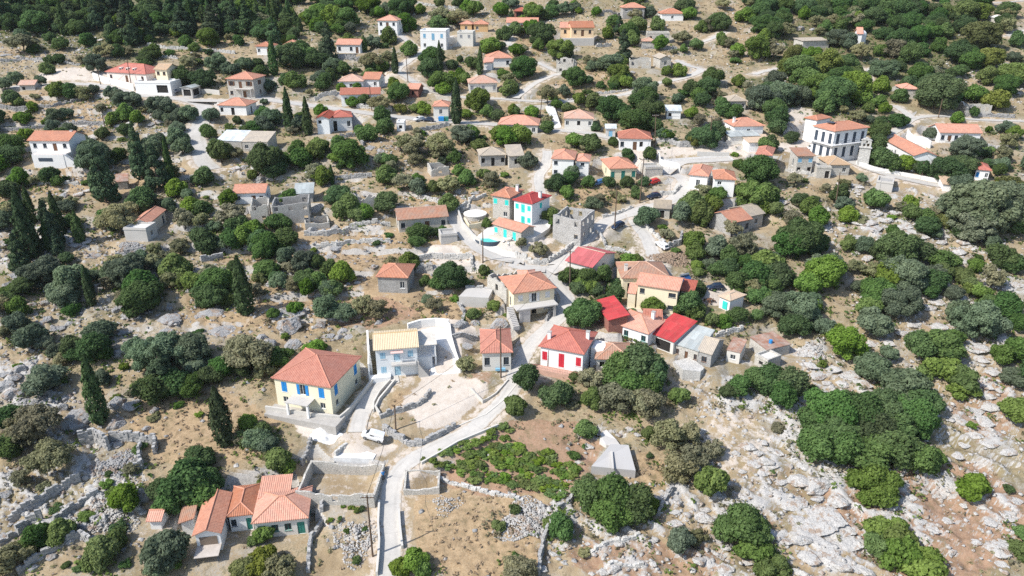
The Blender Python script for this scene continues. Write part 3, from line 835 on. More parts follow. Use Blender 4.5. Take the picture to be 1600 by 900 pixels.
house('house', 'long house with one plain brick-red roof beside the upper road', 'a1', 497, 563, 752, 548, 6.0, 3.0, 'gx', 'brick', 'white', 'w..w', 'w', lm='long house by the upper road', maxturn=.12)
house('shed', 'shed with orange roof beside the road junction', 'a1', 893, 528, 968, 532, 5, 2.6, 'gx', 'orange', 'brick', 'h', '', cat='shed', maxturn=.2)
WHL = 'white house with long dark red roof and gabled end'
house('house', WHL, 'a1', 350, 705, 438, 705, 8.5, 4.4, 'gy', 'red', 'blue', '.|h.', 'w', lm='white house with long dark red roof', maxturn=.1, pitch=.36)
house('house', '', 'a1', 440, 700, 602, 668, 7.0, 4.0, 'hip', 'red', 'white', 'H.w', 'w', wing_of=WHL, pitch=.38, maxturn=.25)
house('house', 'small square cottage with pyramid roof and one red window', 'a1', 1047, 632, 1150, 632, 6.4, 3.3, 'hip', 'orange', 'offwhite', 'w', 'w', lm='cottage with one red window', shut='red', maxturn=.06)
house('shed', 'white cubic store among dark bushes', 'a1', 836, 732, 882, 732, 3, 2.3, 'flat', 'whiteflat', 'white', 'h', '', cat='store', maxturn=.1)
house('house', 'whitewashed house with broad orange roof above the scree', 'f', 777, 194, 842, 196, 8, 3.0, 'hip', 'orange', 'offwhite', '..w.w', 'w', lm='house above the scree', maxturn=.1)
# -- top right
house('house', 'grey stone upper house with red hipped roof', 'a2', 657, 45, 796, 45, 7, 4.2, 'hip', 'orange', 'grey', '.|w.w', 'w', lm='grey stone upper house', maxturn=.1)
house('house', 'white bungalow with orange roof beside the upper stone house', 'a2', 888, 80, 1028, 80, 7, 2.7, 'hip', 'orange', 'white', '.w.', 'w', lm='white upper bungalow', maxturn=.1)
hp = house('house', 'peach two-storey house with orange roof and grey ground floor', 'a2', 350, 164, 494, 163, 8, 6.0, 'gx', 'orange', 'peach', '.w.|wdw', 'w|w', lm='peach two-storey house', maxturn=.08, shut='brown')
house('house', '', 'a2', 283, 164, 352, 165, 7, 5.7, 'gx', 'orange', 'peach', '.d|w', 'w', wing_of='peach two-storey house with orange roof and grey ground floor', maxturn=.08, shut='brown')
parts(hp, CON, ('ground_floor_front', -3.6, hp[2], -1.6, -.004, -1.2, 2.5))
house('house', 'grey flat-topped ruin house with vine arbour in front', 'a2', 805, 200, 940, 202, 6, 3.2, 'flat', 'grey', 'stone', 'h.w', '', lm='flat-topped ruin house', maxturn=.1)
house('house', 'low outbuilding with faded orange roof below the flat-topped ruin', 'a2', 770, 244, 860, 246, 4, 2.4, 'hip', 'faded', 'stone', '', '', cat='outbuilding', maxturn=.1)
house('ruin', 'roofless two-storey stone ruin on the bend of the ramp', 'a2', 265, 350, 378, 372, 5.5, 4.6, 'none', 'grey', 'stone', 'h.|h.h', 'h', back='h|hh', cat='ruin', jag=1.6, lm='ruin on the bend', maxturn=.3)
house('house', 'old grey house with one blue window and gable roof', 'a2', 880, 348, 956, 346, 7, 3.2, 'gy', 'old', 'stone', 'w', '', lm='old house with a blue window', shut='lightblue', maxturn=.15)
house('ruin', 'row of ruined stone walls with arches beside the old grey house', 'a2', 700, 350, 830, 352, 5, 3.0, 'none', 'grey', 'stone', 'hHh', '', cat='ruin', jag=1.5, maxturn=.15)
house('shed', 'white hut with pale blue sheet roof in a dry yard', 'a2', 915, 660, 1014, 662, 4.5, 2.3, 'shed', 'whitemetal', 'white', 'h.', '', cat='hut', lm='hut with pale blue roof', maxturn=.2, pitch=.15)
house('house', 'old cottage with pale tiled roof deep in the trees', 'a2', 1292, 602, 1405, 600, 6, 2.8, 'hip', 'old', 'stone', 'w.w', '', lm='old cottage deep in the trees', maxturn=.15)
house('house', 'vine-covered cottage with weathered orange roof', 'a2', 306, 703, 490, 706, 7.5, 2.9, 'hip', 'faded', 'offwhite', 'w.h.w', '', lm='vine-covered cottage', maxturn=.1)
house('house', 'white cottage with salmon hipped roof beside the terrace wall', 'a2', 632, 822, 838, 828, 7.5, 3.3, 'hip', 'brick', 'white', 'w.dh.', 'w', lm='white cottage by the terrace wall', shut='dark', maxturn=.1)
house('house', 'white house with orange roof and round white chimney', 'a2', 1320, 752, 1508, 748, 7, 3.0, 'hip', 'orange', 'white', 'w', 'w', lm='house with round chimney', maxturn=.1, chim=[(.1, .4)])
house('shed', 'flat shed with patched grey sheet roof below the round-chimney house', 'a2', 1297, 815, 1475, 805, 5, 2.3, 'shed', 'metal', 'offwhite', '.w', '', cat='shed', maxturn=.15, pitch=.1)
house('house', 'white house with cream flat roof and a vine', 'a2', 1410, 850, 1565, 845, 6, 2.6, 'shed', 'beige', 'white', 'w', '', maxturn=.1, pitch=.1)
house('shed', 'pale blue corrugated shack beside the lane', 'a2', 553, 765, 625, 768, 3.2, 2.3, 'shed', 'whitemetal', 'concrete', 'd', '', cat='shack', door='lightblue', maxturn=.1, pitch=.12)
house('shed', 'grey stone shed with flat slab roof on the wooded hill', 'a3', 285, 245, 402, 228, 5.5, 2.6, 'shed', 'old', 'stone', '', '', cat='shed', maxturn=.25, pitch=.08, lm='slab-roofed shed on the hill')
hch = house('chapel', 'small chapel with orange roof and white round apse', 'a3', 605, 200, 650, 208, 8, 4.0, 'gx', 'orange', 'white', '', '', cat='chapel', lm='small chapel', maxturn=.3)
mb = MB()
for k in range(10):
    a0_, a1_ = math.pi * k / 10, math.pi * (k + 1) / 10
    for j in range(4):
        e0, e1 = j * .39, (j + 1) * .39
        q = [(hch[2] + 2.0 * math.sin(a) * math.cos(e), 4 - 2.0 * math.cos(a) * math.cos(e), 3.3 + 1.7 * math.sin(e)) for a, e in ((a0_, e0), (a1_, e0), (a1_, e1), (a0_, e1))]
        mb.add(q, [(0, 1, 2, 3)])
    mb.add([(hch[2] + 2.0 * math.sin(a), 4 - 2.0 * math.cos(a), z) for a, z in ((a0_, -1), (a1_, -1), (a1_, 3.3), (a0_, 3.3))], [(0, 1, 2, 3)])
mb.build('apse', WHT, hch[0], hch[1])
house('shed', 'white pavilion with pyramid roof on the far hillside', 'a3', 1440, 105, 1502, 105, 5, 2.4, 'hip', 'whiteflat', 'stone', 'h', '', cat='pavilion', maxturn=.1)
house('house', 'stone cottage with bright orange roof under a huge oak', 'a3', 876, 528, 985, 532, 6.5, 3.0, 'hip', 'orange', 'stone', 'w.', '', lm='cottage under the huge oak', maxturn=.15)
house('ruin', 'long roofless stone ruin beside the eastern road', 'a3', 1262, 618, 1435, 628, 5, 2.8, 'none', 'grey', 'stone', 'hHh', '', cat='ruin', jag=.9, lm='long roofless ruin', maxturn=.15)
HT = 'big white and grey two-storey mansion with hipped orange roof'
ht = house('house', HT, 'a3', 340, 748, 476, 782, 11.5, 7.2, 'hip', 'orange', 'white', 'ttt|ttt', 'tttt|tttt', lm='big mansion with hipped roof', shut='dark', pitch=.36)
parts(ht, WHT, ('balcony', -.1, ht[2] + .9, -1.0, -.003, 3.5, 3.65), ('side_balcony', ht[2] + .003, ht[2] + .9, -.0, 11.3, 3.5, 3.65))
railing(ht, [(-.1, -.95, 3.65), (ht[2] + .85, -.95, 3.65), (ht[2] + .85, 11.2, 3.65)], .9, SHUT['dark'], .3)
house('house', '', 'a3', 290, 700, 370, 715, 6, 7.0, 'hip', 'orange', 'white', '.|.', '', wing_of=HT, pitch=.36)
parts(ht, SHUT['dark'], ('solar_panel', 2.2, 4.4, 1.6, 3.0, 8.55, 8.62))
hh = house('church', 'long white church hall with plain orange roof', 'b3', 945, 88, 1083, 84, 22, 4.2, 'gy', 'orange', 'white', '', 'w.w.w', cat='church', lm='white church hall', pitch=.36, turn=-3)
house('house', 'long white house with orange roof above the church yard', 'a3', 1100, 788, 1358, 792, 7, 2.9, 'gx', 'orange', 'white', 'wdw.w.', 'w', lm='long white house above the church', shut='dark', maxturn=.08)
house('house', 'white house with salmon hipped roof beside the half-restored stone house', 'b3', 0, 78, 118, 98, 8, 5.0, 'hip', 'brick', 'white', 'H|wb', 'wb|w', lm='white house with salmon hipped roof', shut='dark', maxturn=.4)
house('house', 'half-restored stone house with two sky blue windows', 'b3', 250, 92, 360, 92, 5.5, 4.6, 'shed', 'faded', 'stone', 'h.H|k.k', 'w', lm='stone house with sky blue windows', shut='lightblue', maxturn=.15, pitch=.12)
house('house', 'low grey house with fan-shaped beige roof below the mansion', 'b3', 440, 142, 578, 142, 7, 2.9, 'hip', 'beige', 'stone', '.w', 'w', lm='house with fan-shaped beige roof', maxturn=.15)
house('shed', 'little white store with one dark doorway', 'b3', 370, 162, 455, 165, 3.4, 2.6, 'flat', 'grey', 'stone', '.H', '', cat='store', maxturn=.15, lm='little store with dark doorway')
house('shed', 'unfinished concrete box with flat roof below the parapet road', 'b3', 722, 245, 870, 285, 5.5, 2.2, 'flat', 'grey', 'concrete', '', '', cat='building', lm='concrete box below the parapet', maxturn=.5)
house('house', 'small white bungalow with red hipped roof and blue shutters', 'b3', 1310, 168, 1440, 190, 6, 2.9, 'hip', 'red', 'white', 'k.w', 'w', lm='white bungalow with red roof', shut='blue', maxturn=.4)
house('house', 'low house with beige roof sunk behind the eucalyptus', 'b3', 1115, 258, 1300, 275, 5, 2.4, 'shed', 'beige', 'white', 'w', '', maxturn=.3, pitch=.12, lm='low house behind the eucalyptus')
# -- middle right
house('house', 'white L-shaped house with orange roof and balcony wing', 'b2', 232, 105, 375, 112, 8, 4.6, 'hip', 'orange', 'white', 'w.w|w..', 'w', lm='white L-shaped house', shut='dark', maxturn=.15)
house('house', '', 'b2', 375, 118, 465, 122, 6, 4.0, 'hip', 'orange', 'white', '.|w', 'w', wing_of='white L-shaped house with orange roof and balcony wing', maxturn=.15, shut='dark')
house('house', 'cream square house with bright orange roof and dark green shutters', 'b2', 580, 166, 750, 158, 9, 3.2, 'hip', 'orange', 'cream', 's.t.s', 'w', lm='cream house with green shutters', shut='green', maxturn=.12, pitch=.4)
house('ruin', 'small grey stone hut beside the cream house', 'b2', 795, 168, 895, 160, 4, 2.5, 'flat', 'grey', 'stone', '', '', cat='hut', maxturn=.15)
house('house', 'broad white house with stepped orange roof beside the tall tree', 'b2', 1050, 200, 1195, 236, 9, 4.0, 'hip', 'orange', 'white', 'w', 'w', lm='broad white house with stepped roof', maxturn=.35)
house('house', '', 'b2', 1200, 225, 1338, 232, 7, 4.4, 'hip', 'orange', 'white', '.|w.', 'ww', wing_of='broad white house with stepped orange roof beside the tall tree', maxturn=.25)
OS = 'old stone house, one half orange tiled and the other a grey ruined gable'
house('house', OS, 'b2', 1310, 490, 1418, 445, 7, 3.2, 'gx', 'orange', 'grey', 'w.w', '', lm='old half-ruined stone house', maxturn=.5, shut='dark')
house('house', '', 'b2', 1420, 450, 1508, 428, 6.5, 3.3, 'gx', 'old', 'stone', 'w', 'h', wing_of=OS, maxturn=.5)
house('shed', 'broken shed with half-tiled roof beside the crossroads', 'b2', 840, 398, 950, 405, 5, 2.6, 'gx', 'old', 'stone', 'H', '', cat='shed', maxturn=.3, lm='broken shed by the crossroads')

# ------------------------------------------------------------------ roads (centre lines)
ROADS = [
 ('lane', 3.3, 'd1', [(800, 960), (795, 880), (800, 740), (795, 600), (797, 450), (830, 310), (900, 225), (1010, 160), (1150, 95), (1290, 25)], 'c1', [(1400, 775), (1490, 690), (1540, 600)], 'c2', [(250, 690), (295, 600), (345, 520), (425, 445), (505, 370), (545, 300), (560, 250), (520, 185), (470, 110), (420, 70)]),
 ('lane', 3.6, 'c2', [(430, 80), (330, 70), (240, 55)], 'b1', [(1560, 715), (1420, 690), (1300, 620), (1225, 530), (1170, 450), (1150, 420)]),
 ('road', 4.4, 'c2', [(440, 90), (500, 60)], 'b2', [(270, 730), (340, 670), (430, 590), (530, 505), (620, 455), (710, 430), (790, 400)], 'b2', [(900, 375), (980, 335), (1010, 285), (1030, 240), (980, 205), (900, 195)]),
 ('lane', 3.4, 'b2', [(715, 440), (735, 490), (790, 560), (820, 620), (845, 690), (870, 730)]),
 ('lane', 2.8, 'b2', [(180, 380), (170, 310), (160, 210), (200, 150), (210, 60)]),
 ('road', 5.0, 'a0', [(60, 520), (280, 505), (450, 500), (600, 510), (800, 560), (1000, 580), (1130, 600), (1220, 640), (1200, 720), (1170, 800), (1190, 890), (1210, 960), (1260, 1010)]),
 ('road', 4.6, 'a0', [(1130, 598), (1280, 600), (1400, 600)], 'a1', [(0, 580), (120, 600), (260, 620), (420, 640), (600, 665), (750, 685), (920, 705), (1100, 720), (1280, 732), (1450, 745)], 'a2', [(-60, 770), (60, 780), (250, 775), (420, 785), (600, 822), (700, 840)]),
 ('lane', 3.0, 'a1', [(1160, 215), (1080, 270), (1000, 300), (900, 370), (840, 420), (900, 460), (990, 520), (1100, 560), (1250, 582), (1450, 588), (1590, 600)], 'a2', [(200, 605), (330, 605), (530, 582), (700, 555), (800, 510), (900, 490), (1000, 470), (1100, 435), (1120, 410), (1060, 395), (980, 360)]),
 ('lane', 2.6, 'a2', [(20, 585), (130, 500), (240, 450), (290, 440), (230, 410), (150, 370)]),
 ('lane', 2.4, 'a1', [(820, 180), (880, 230), (960, 290)]),
 ('lane', 2.8, 'a1', [(1480, 200), (1530, 180), (1500, 260), (1590, 300)]),
 ('lane', 2.4, 'a2', [(1120, 255), (1190, 230), (1260, 190)]), ('lane', 2.6, 'a2', [(1440, 445), (1520, 420), (1600, 402)], 'a3', [(60, 430), (170, 398)]),
 ('lane', 3.0, 'a3', [(800, 800), (850, 770), (930, 710), (1000, 695), (1100, 690), (1300, 712), (1600, 722)]), ('lane', 2.8, 'a3', [(935, 705), (880, 660), (830, 630)]),
 ('lane', 2.2, 'a3', [(690, 480), (650, 450), (690, 410)]),
 ('road', 4.0, 'b3', [(560, 110), (660, 160), (800, 205), (950, 240), (1100, 268), (1250, 285)]),
 ('lane', 3.0, 'c1', [(600, 900), (625, 800), (700, 660), (770, 600), (850, 580)]),
 ('lane', 4.0, 'b2', [(900, 195), (1000, 130), (1150, 120), (1300, 110)]), ('lane', 3.0, 'a3', [(1400, 20), (1600, 5)]), ('lane', 2.4, 'a3', [(1500, 215), (1600, 180)]),
]
def road_world(r):
    pts = []
    k = 2
    while k < len(r):
        pts += [px(r[k], *q) for q in r[k + 1]]
        k += 2
    P = [hit(*q) for q in pts]
    # Catmull-Rom through the points, about one sample a metre
    out = []
    for i in range(len(P) - 1):
        a, b, c, d = P[max(i - 1, 0)], P[i], P[i + 1], P[min(i + 2, len(P) - 1)]
        n = max(2, int((c - b).length / 1.2))
        for j in range(n):
            t = j / n
            out.append(.5 * ((2 * b) + (c - a) * t + (2 * a - 5 * b + 4 * c - d) * t * t + (3 * b - a - 3 * c + d) * t ** 3))
    out.append(P[-1])
    z = [float(h0(p.x, p.y)) for p in out]
    for _ in range(6):
        z = [z[0]] + [(z[i - 1] + z[i] * 2 + z[i + 1]) / 4 for i in range(1, len(z) - 1)] + [z[-1]]
    return [(p.x, p.y, q) for p, q in zip(out, z)]
ROADW = [(r[0], r[1], road_world(r)) for r in ROADS]

# ------------------------------------------------------------------ ground cover zones (pixel ellipse: u, v, ru, rv, strength)
ZONES = {
 'rock': [(1750, 650, 200, 250, .8), (-150, 650, 200, 250, .8), (1750, 400, 150, 80, .6), (1250, 760, 260, 190, 1), (1150, 640, 110, 80, .9), (1400, 820, 260, 130, .75), (1500, 700, 130, 160, .9), (1330, 600, 200, 90, .9), (1000, 830, 180, 90, .9), (1480, 480, 150, 120, .9),
          (1380, 350, 130, 80, .9), (1290, 300, 90, 40, .7), (40, 620, 70, 90, 1), (110, 680, 110, 60, .8), (100, 780, 150, 90, 1), (150, 500, 200, 70, .55), (340, 500, 120, 40, .5), (40, 390, 90, 60, .9),
          (130, 380, 80, 40, .8), (120, 280, 110, 25, .7), (380, 258, 80, 22, .9), (200, 180, 110, 40, .55), (60, 70, 100, 50, .6), (430, 560, 60, 50, .35), (450, 505, 100, 40, .45), (540, 365, 120, 30, .5),
          (700, 330, 60, 40, .6), (560, 820, 60, 50, .8), (855, 812, 45, 26, 1.2), (1540, 130, 80, 60, .7), (1250, 130, 200, 60, .4), (1100, 60, 150, 50, .4), (850, 20, 200, 30, .5), (720, 270, 60, 20, .6),
          (600, 230, 60, 30, .5), (1100, 560, 50, 25, .7), (940, 690, 50, 30, .8)],
 'straw': [(-120, 330, 150, 80, .6), (1760, 300, 150, 60, .5), (310, 670, 120, 60, 1), (540, 400, 190, 50, .9), (640, 475, 130, 30, .9), (430, 470, 160, 50, .7), (740, 830, 130, 90, .95), (700, 300, 80, 40, .7), (920, 305, 60, 30, .8), (1010, 740, 45, 40, 1),
           (100, 170, 150, 50, .6), (180, 280, 150, 40, .6), (700, 200, 220, 80, .5), (900, 130, 120, 40, .7), (1250, 50, 200, 60, .5), (330, 50, 60, 25, .7), (820, 75, 30, 25, .8), (628, 622, 34, 22, 1.0), (1350, 250, 120, 40, .4)],
 'red': [(1780, 830, 200, 120, .7), (1470, 810, 200, 110, .7), (1250, 800, 150, 100, .45), (850, 695, 85, 42, 1.2), (790, 728, 120, 45, 1.1), (1010, 875, 150, 40, .6), (1540, 640, 60, 60, .6), (590, 490, 70, 26, .7), (760, 600, 40, 22, .6), (620, 625, 50, 30, .45), (1180, 650, 90, 60, .4), (700, 650, 70, 40, .35)],
 'pale': [(685, 560, 36, 46, 1.3), (708, 632, 82, 44, 1.05), (520, 668, 55, 22, 1), (556, 710, 34, 15, 1.4), (605, 702, 26, 16, .75), (560, 680, 40, 12, .8), (690, 520, 45, 22, 1.2), (800, 378, 55, 24, 1.2), (750, 405, 70, 14, .9), (1040, 250, 90, 20, .8), (1130, 240, 50, 18, .8), (215, 128, 60, 13, .9),
          (120, 118, 60, 15, .8), (1240, 195, 40, 30, .6), (1270, 228, 60, 14, .9), (1430, 215, 50, 20, .6), (850, 405, 60, 14, 1), (1010, 395, 28, 22, .8), (1150, 690, 60, 50, .5), (1500, 200, 80, 20, .5), (690, 395, 50, 12, .9), (960, 490, 60, 20, .8), (1130, 460, 40, 20, .8), (570, 178, 50, 10, .8), (620, 118, 40, 10, .8)],
 'green': [(-200, 200, 220, 250, .6), (1800, 200, 220, 250, .6), (-200, 450, 200, 120, .5), (150, 30, 240, 55, 1), (1400, 60, 220, 75, .9), (1300, 125, 150, 60, 1), (930, 420, 60, 30, .9), (1080, 470, 80, 30, .7), (900, 600, 70, 40, .6), (1000, 180, 130, 40, .6), (1450, 520, 220, 120, .4), (1150, 430, 120, 60, .55), (800, 250, 500, 150, .38), (100, 450, 200, 110, .4), (520, 40, 150, 40, .6), (1530, 330, 90, 60, .6), (500, 180, 300, 110, .42), (240, 770, 80, 40, .4)],
 'terrace': [(480, 380, 300, 130, 1), (150, 200, 260, 90, .8), (700, 130, 350, 110, .6), (1050, 330, 120, 50, .4), (250, 470, 220, 70, .5), (1000, 60, 400, 60, .5)],
}
# ------------------------------------------------------------------ terrain grid
NR, NC = 585, 770
Y0, Y1 = 58.0, 640.0
ys = Y0 * (Y1 / Y0) ** (np.arange(NR) / (NR - 1))
hwid = 20 + .88 * ys
YY = np.repeat(ys[:, None], NC, 1)
XX = hwid[:, None] * np.linspace(-1, 1, NC)[None, :]
HH = h0(XX, YY)
U, V, DEP = project(XX, YY, HH)
wob = (fbm(XX / 7, YY / 7, 11, 4) - .5)
def zone(name):
    out = np.zeros_like(HH)
    for u, v, ru, rv, s in ZONES[name]:
        r = np.sqrt(((U - u) / ru) ** 2 + ((V - v) / rv) ** 2) + wob * .7
        out = np.maximum(out, s * np.clip((1.15 - r) / .35, 0, 1))
    return out
Z = {k: zone(k) for k in ZONES}
# distance to roads: flatten and mask
rmask = np.zeros_like(HH); rz = np.zeros_like(HH); rw = np.zeros_like(HH)
for kind, w, P in ROADW:
    A = np.array(P)
    x0, x1, y0, y1 = A[:, 0].min() - 7, A[:, 0].max() + 7, A[:, 1].min() - 7, A[:, 1].max() + 7
    rs = np.where((ys > y0) & (ys < y1))[0]
    if not len(rs):
        continue
    sub = (slice(rs[0], rs[-1] + 1), slice(None))
    sel = (XX[sub] > x0) & (XX[sub] < x1)
    gx, gy = XX[sub][sel], YY[sub][sel]
    best = np.full(gx.shape, 1e9); bz = np.zeros(gx.shape)
    for a, b in zip(A[:-1], A[1:]):
        near = np.abs(gy - (a[1] + b[1]) / 2) < 9
        idx = np.where(near)[0]
        if not len(idx):
            continue
        idx = idx[np.abs(gx[idx] - (a[0] + b[0]) / 2) < 9]
        dx, dy = b[0] - a[0], b[1] - a[1]
        t = np.clip(((gx[idx] - a[0]) * dx + (gy[idx] - a[1]) * dy) / (dx * dx + dy * dy + 1e-9), 0, 1)
        d = np.hypot(gx[idx] - a[0] - t * dx, gy[idx] - a[1] - t * dy)
        m = d < best[idx]
        j = idx[m]
        best[j] = d[m]; bz[j] = (a[2] + (b[2] - a[2]) * t)[m]
    k = np.clip(1 - (best - w / 2 - .7) / 2.6, 0, 1)
    k = k * k * (3 - 2 * k)
    cur = rw[sub][sel]
    better = k > cur
    tmp = rw[sub]; tmp[sel] = np.where(better, k, cur); rw[sub] = tmp
    tmp = rz[sub]; tmp[sel] = np.where(better, bz, tmp[sel]); rz[sub] = tmp
# house pads (and the level bed of the white slab above the enclosure)
_c = hit(*px('d1', 600, 180))
PADS.append((_c.x - 3.4, _c.y - 2.2, 1, 0, 6.8, 4.6, float(h0(_c.x, _c.y))))
pw = np.zeros_like(HH); pz = np.zeros_like(HH)
for ox, oy, dx, dy, Wd, D, zb in PADS:
    rs = np.where((ys > oy - 25) & (ys < oy + 25))[0]
    sub = (slice(rs[0], rs[-1] + 1), slice(None))
    lx = (XX[sub] - ox) * dx + (YY[sub] - oy) * dy
    ly = -(XX[sub] - ox) * dy + (YY[sub] - oy) * dx
    d = np.hypot(np.maximum(np.maximum(-lx, lx - Wd), 0), np.maximum(np.maximum(-ly, ly - D), 0))
    k = np.clip(1 - (d - .9) / 3.2, 0, 1); k = k * k * (3 - 2 * k)
    b = k > pw[sub]
    tmp = pz[sub]; tmp[b] = zb; pz[sub] = tmp
    tmp = pw[sub]; tmp[b] = k[b]; pw[sub] = tmp
free = (1 - rw) * (1 - pw)
# terraces, rock relief, roughness
st = 1.9
s = (HH + 2.2 * (fbm(XX / 26, YY / 26, 21, 3) - .5)) / st
fr_ = s - np.floor(s)
q = np.clip((fr_ - .80) / .2, 0, 1)
q = np.floor(s) + q * q * (3 - 2 * q)
HT_ = HH + ((q - s) * st) * np.clip(Z['terrace'], 0, 1)
aa, bb = XX * .85 - YY * .53, XX * .53 + YY * .85
rid = 1 - np.abs(2 * fbm(aa / 10, bb / 3.2, 31, 5) - 1)
rid3 = 1 - np.abs(2 * fbm(aa / 2.4, bb / 1.1, 35, 3) - 1)
rid2 = fbm(XX / 1.6, YY / 1.6, 37, 4)
rockv = np.clip(Z['rock'], 0, 1.2)
rel = rockv * ((rid - .75) * 1.9 + (rid2 - .5) * .9 + (rid3 - .75) * .7) + (fbm(XX / 3.4, YY / 3.4, 41, 4) - .5) * .55 + (fbm(XX / .9, YY / .9, 43, 2) - .5) * .12
rel *= np.clip(1 - Z['pale'], .1, 1)
HF = HT_ * free + HH * (1 - free) + rel * free
HF = HF * (1 - pw) + pz * pw
HF = HF * (1 - rw) + rz * rw
def hz(x, y):
    r = math.log(max(y, Y0) / Y0) / math.log(Y1 / Y0) * (NR - 1)
    r = min(max(r, 0), NR - 1.001)
    i = int(r); fr = r - i
    c = (x / (20 + .88 * y) + 1) / 2 * (NC - 1)
    c = min(max(c, 0), NC - 1.001)
    j = int(c); fc = c - j
    return float((HF[i, j] * (1 - fc) + HF[i, j + 1] * fc) * (1 - fr) + (HF[i + 1, j] * (1 - fc) + HF[i + 1, j + 1] * fc) * fr)
def zval(name, x, y):
    i = int(round(math.log(max(y, Y0) / Y0) / math.log(Y1 / Y0) * (NR - 1))); j = int(round((x / (20 + .88 * y) + 1) / 2 * (NC - 1)))
    i = min(max(i, 0), NR - 1); j = min(max(j, 0), NC - 1)
    return float(({'road': rw, 'pad': pw}.get(name) if name in ('road', 'pad') else Z[name])[i, j])
def ground_hit(u, v, off=0.0):
    return hit(u, v, off, hz)
idx = np.arange(NR * NC).reshape(NR, NC)
F = np.stack([idx[:-1, :-1], idx[:-1, 1:], idx[1:, 1:], idx[1:, :-1]], -1).reshape(-1, 4)
gm = NT('hillside_ground')
p = gm.pos()
A_ = {k: gm.n('Attribute', attribute_name=k).outputs['Fac'] for k in ('rock', 'straw', 'red', 'pale', 'green')}
nl = gm.noise(.16, 5, .65, p); nm = gm.noise(.8, 6, .7, p); nf = gm.noise(3.5, 5, .75, p); nx = gm.noise(11, 3, .7, p)
c = gm.mix(gm.ramp(nm, .4, .6), (.34, .258, .155), (.42, .345, .24))
c = gm.mix(gm.ramp(nl, .48, .62), c, (.30, .225, .135))
nq = gm.noise(.055, 4, .6, p); nr_ = gm.noise(.11, 5, .65, p)
c = gm.mix(gm.math('MULTIPLY', gm.ramp(gm.math('ADD', nq, gm.math('MULTIPLY', gm.math('SUBTRACT', nf, .5), .5)), .47, .60), .75), c, gm.mix(gm.ramp(nf, .42, .58), (.15, .135, .065), (.235, .20, .11)))
c = gm.mix(gm.math('MULTIPLY', gm.ramp(gm.math('ADD', nr_, gm.math('MULTIPLY', gm.math('SUBTRACT', nf, .5), .6)), .52, .62), .7), c, (.40, .375, .34))
def masked(m, a, lo=.42, hi=.58):
    # zone weight shifted by noise so that the patches have ragged edges
    return gm.ramp(gm.math('ADD', m, gm.math('MULTIPLY', gm.math('SUBTRACT', a, .5), 1.1)), lo, hi)
strawc = gm.mix(gm.ramp(nf, .4, .6), (.32, .22, .125), (.47, .35, .215))
c = gm.mix(gm.math('MULTIPLY', masked(A_['straw'], nm), .9), c, strawc)
redc = gm.mix(gm.ramp(nf, .4, .6), (.29, .175, .11), (.40, .265, .185))
c = gm.mix(gm.math('MULTIPLY', masked(A_['red'], nm), .9), c, redc)
grn = gm.mix(gm.ramp(nf, .35, .65), (.075, .088, .035), (.17, .16, .075))
c = gm.mix(gm.math('MULTIPLY', masked(A_['green'], nm, .5, .75), .8), c, grn)
scrub = gm.ramp(gm.math('ADD', gm.math('MULTIPLY', nm, .6), gm.math('MULTIPLY', nf, .4)), .495, .58)
c = gm.mix(gm.math('MULTIPLY', scrub, gm.math('MULTIPLY_ADD', A_['pale'], -.9, .8, clamp=True)), c, gm.mix(gm.ramp(nl, .4, .6), (.165, .14, .068), (.20, .145, .085)))
vor = gm.n('TexVoronoi'); vor.inputs['Scale'].default_value = 1.7; gm.l(p, vor.inputs['Vector'])
rockc = gm.mix(gm.ramp(nf, .42, .6), (.57, .55, .52), (.37, .36, .345))
rockc = gm.mix(gm.math('MULTIPLY', gm.ramp(nl, .48, .6), .6), rockc, (.44, .43, .41))
rockc = gm.mix(gm.ramp(nx, .54, .64), rockc, (.23, .225, .215))
relief = gm.n('Attribute', attribute_name='relief').outputs['Fac']
cov = gm.math('ADD', gm.math('MULTIPLY', relief, .55), gm.math('ADD', gm.math('MULTIPLY', nm, .45), gm.math('MULTIPLY', nf, .2)))
rk = gm.ramp(gm.math('ADD', cov, gm.math('MULTIPLY', A_['rock'], .42)), 1.05, 1.13)
c = gm.mix(rk, c, rockc)
palec = gm.mix(gm.ramp(nm, .35, .7), (.60, .54, .475), (.50, .43, .36))
c = gm.mix(masked(A_['pale'], nm, .45, .6), c, palec)
sepn = gm.n('SeparateXYZ'); gm.l(gm.n('NewGeometry').outputs['True Normal'], sepn.inputs[0])
steep = gm.ramp(sepn.outputs[2], .72, .58)
c = gm.mix(gm.math('MULTIPLY', steep, .85), c, rockc)
peb = gm.ramp(nx, .62, .70)
c = gm.mix(gm.math('MULTIPLY', peb, .35), c, (.60, .575, .54))
hgt = gm.math('ADD', gm.math('MULTIPLY', nf, .7), gm.math('MULTIPLY', nx, .35))
gm.bump(hgt, .9, .12)
GROUND = gm.out(c, .96)
relf = np.clip(.5 + rel * .55, 0, 1)
gme = quadmesh('hillside', np.stack([XX, YY, HF], -1).reshape(-1, 3), F, GROUND, None, True)
for k in ('rock', 'straw', 'red', 'pale', 'green'):
    a = gme.attributes.new(k, 'FLOAT', 'POINT')
    v_ = Z[k] * (1 - .8 * rw)
    if k == 'pale':
        v_ = np.maximum(v_, np.maximum(pw * .42, rw * .55))
    a.data.foreach_set('value', v_.astype(np.float32).ravel())
a = gme.attributes.new('relief', 'FLOAT', 'POINT')
a.data.foreach_set('value', relf.astype(np.float32).ravel())
ground = tag(link('hillside', gme), 'dry rocky hillside under the village', None, None, 'structure')
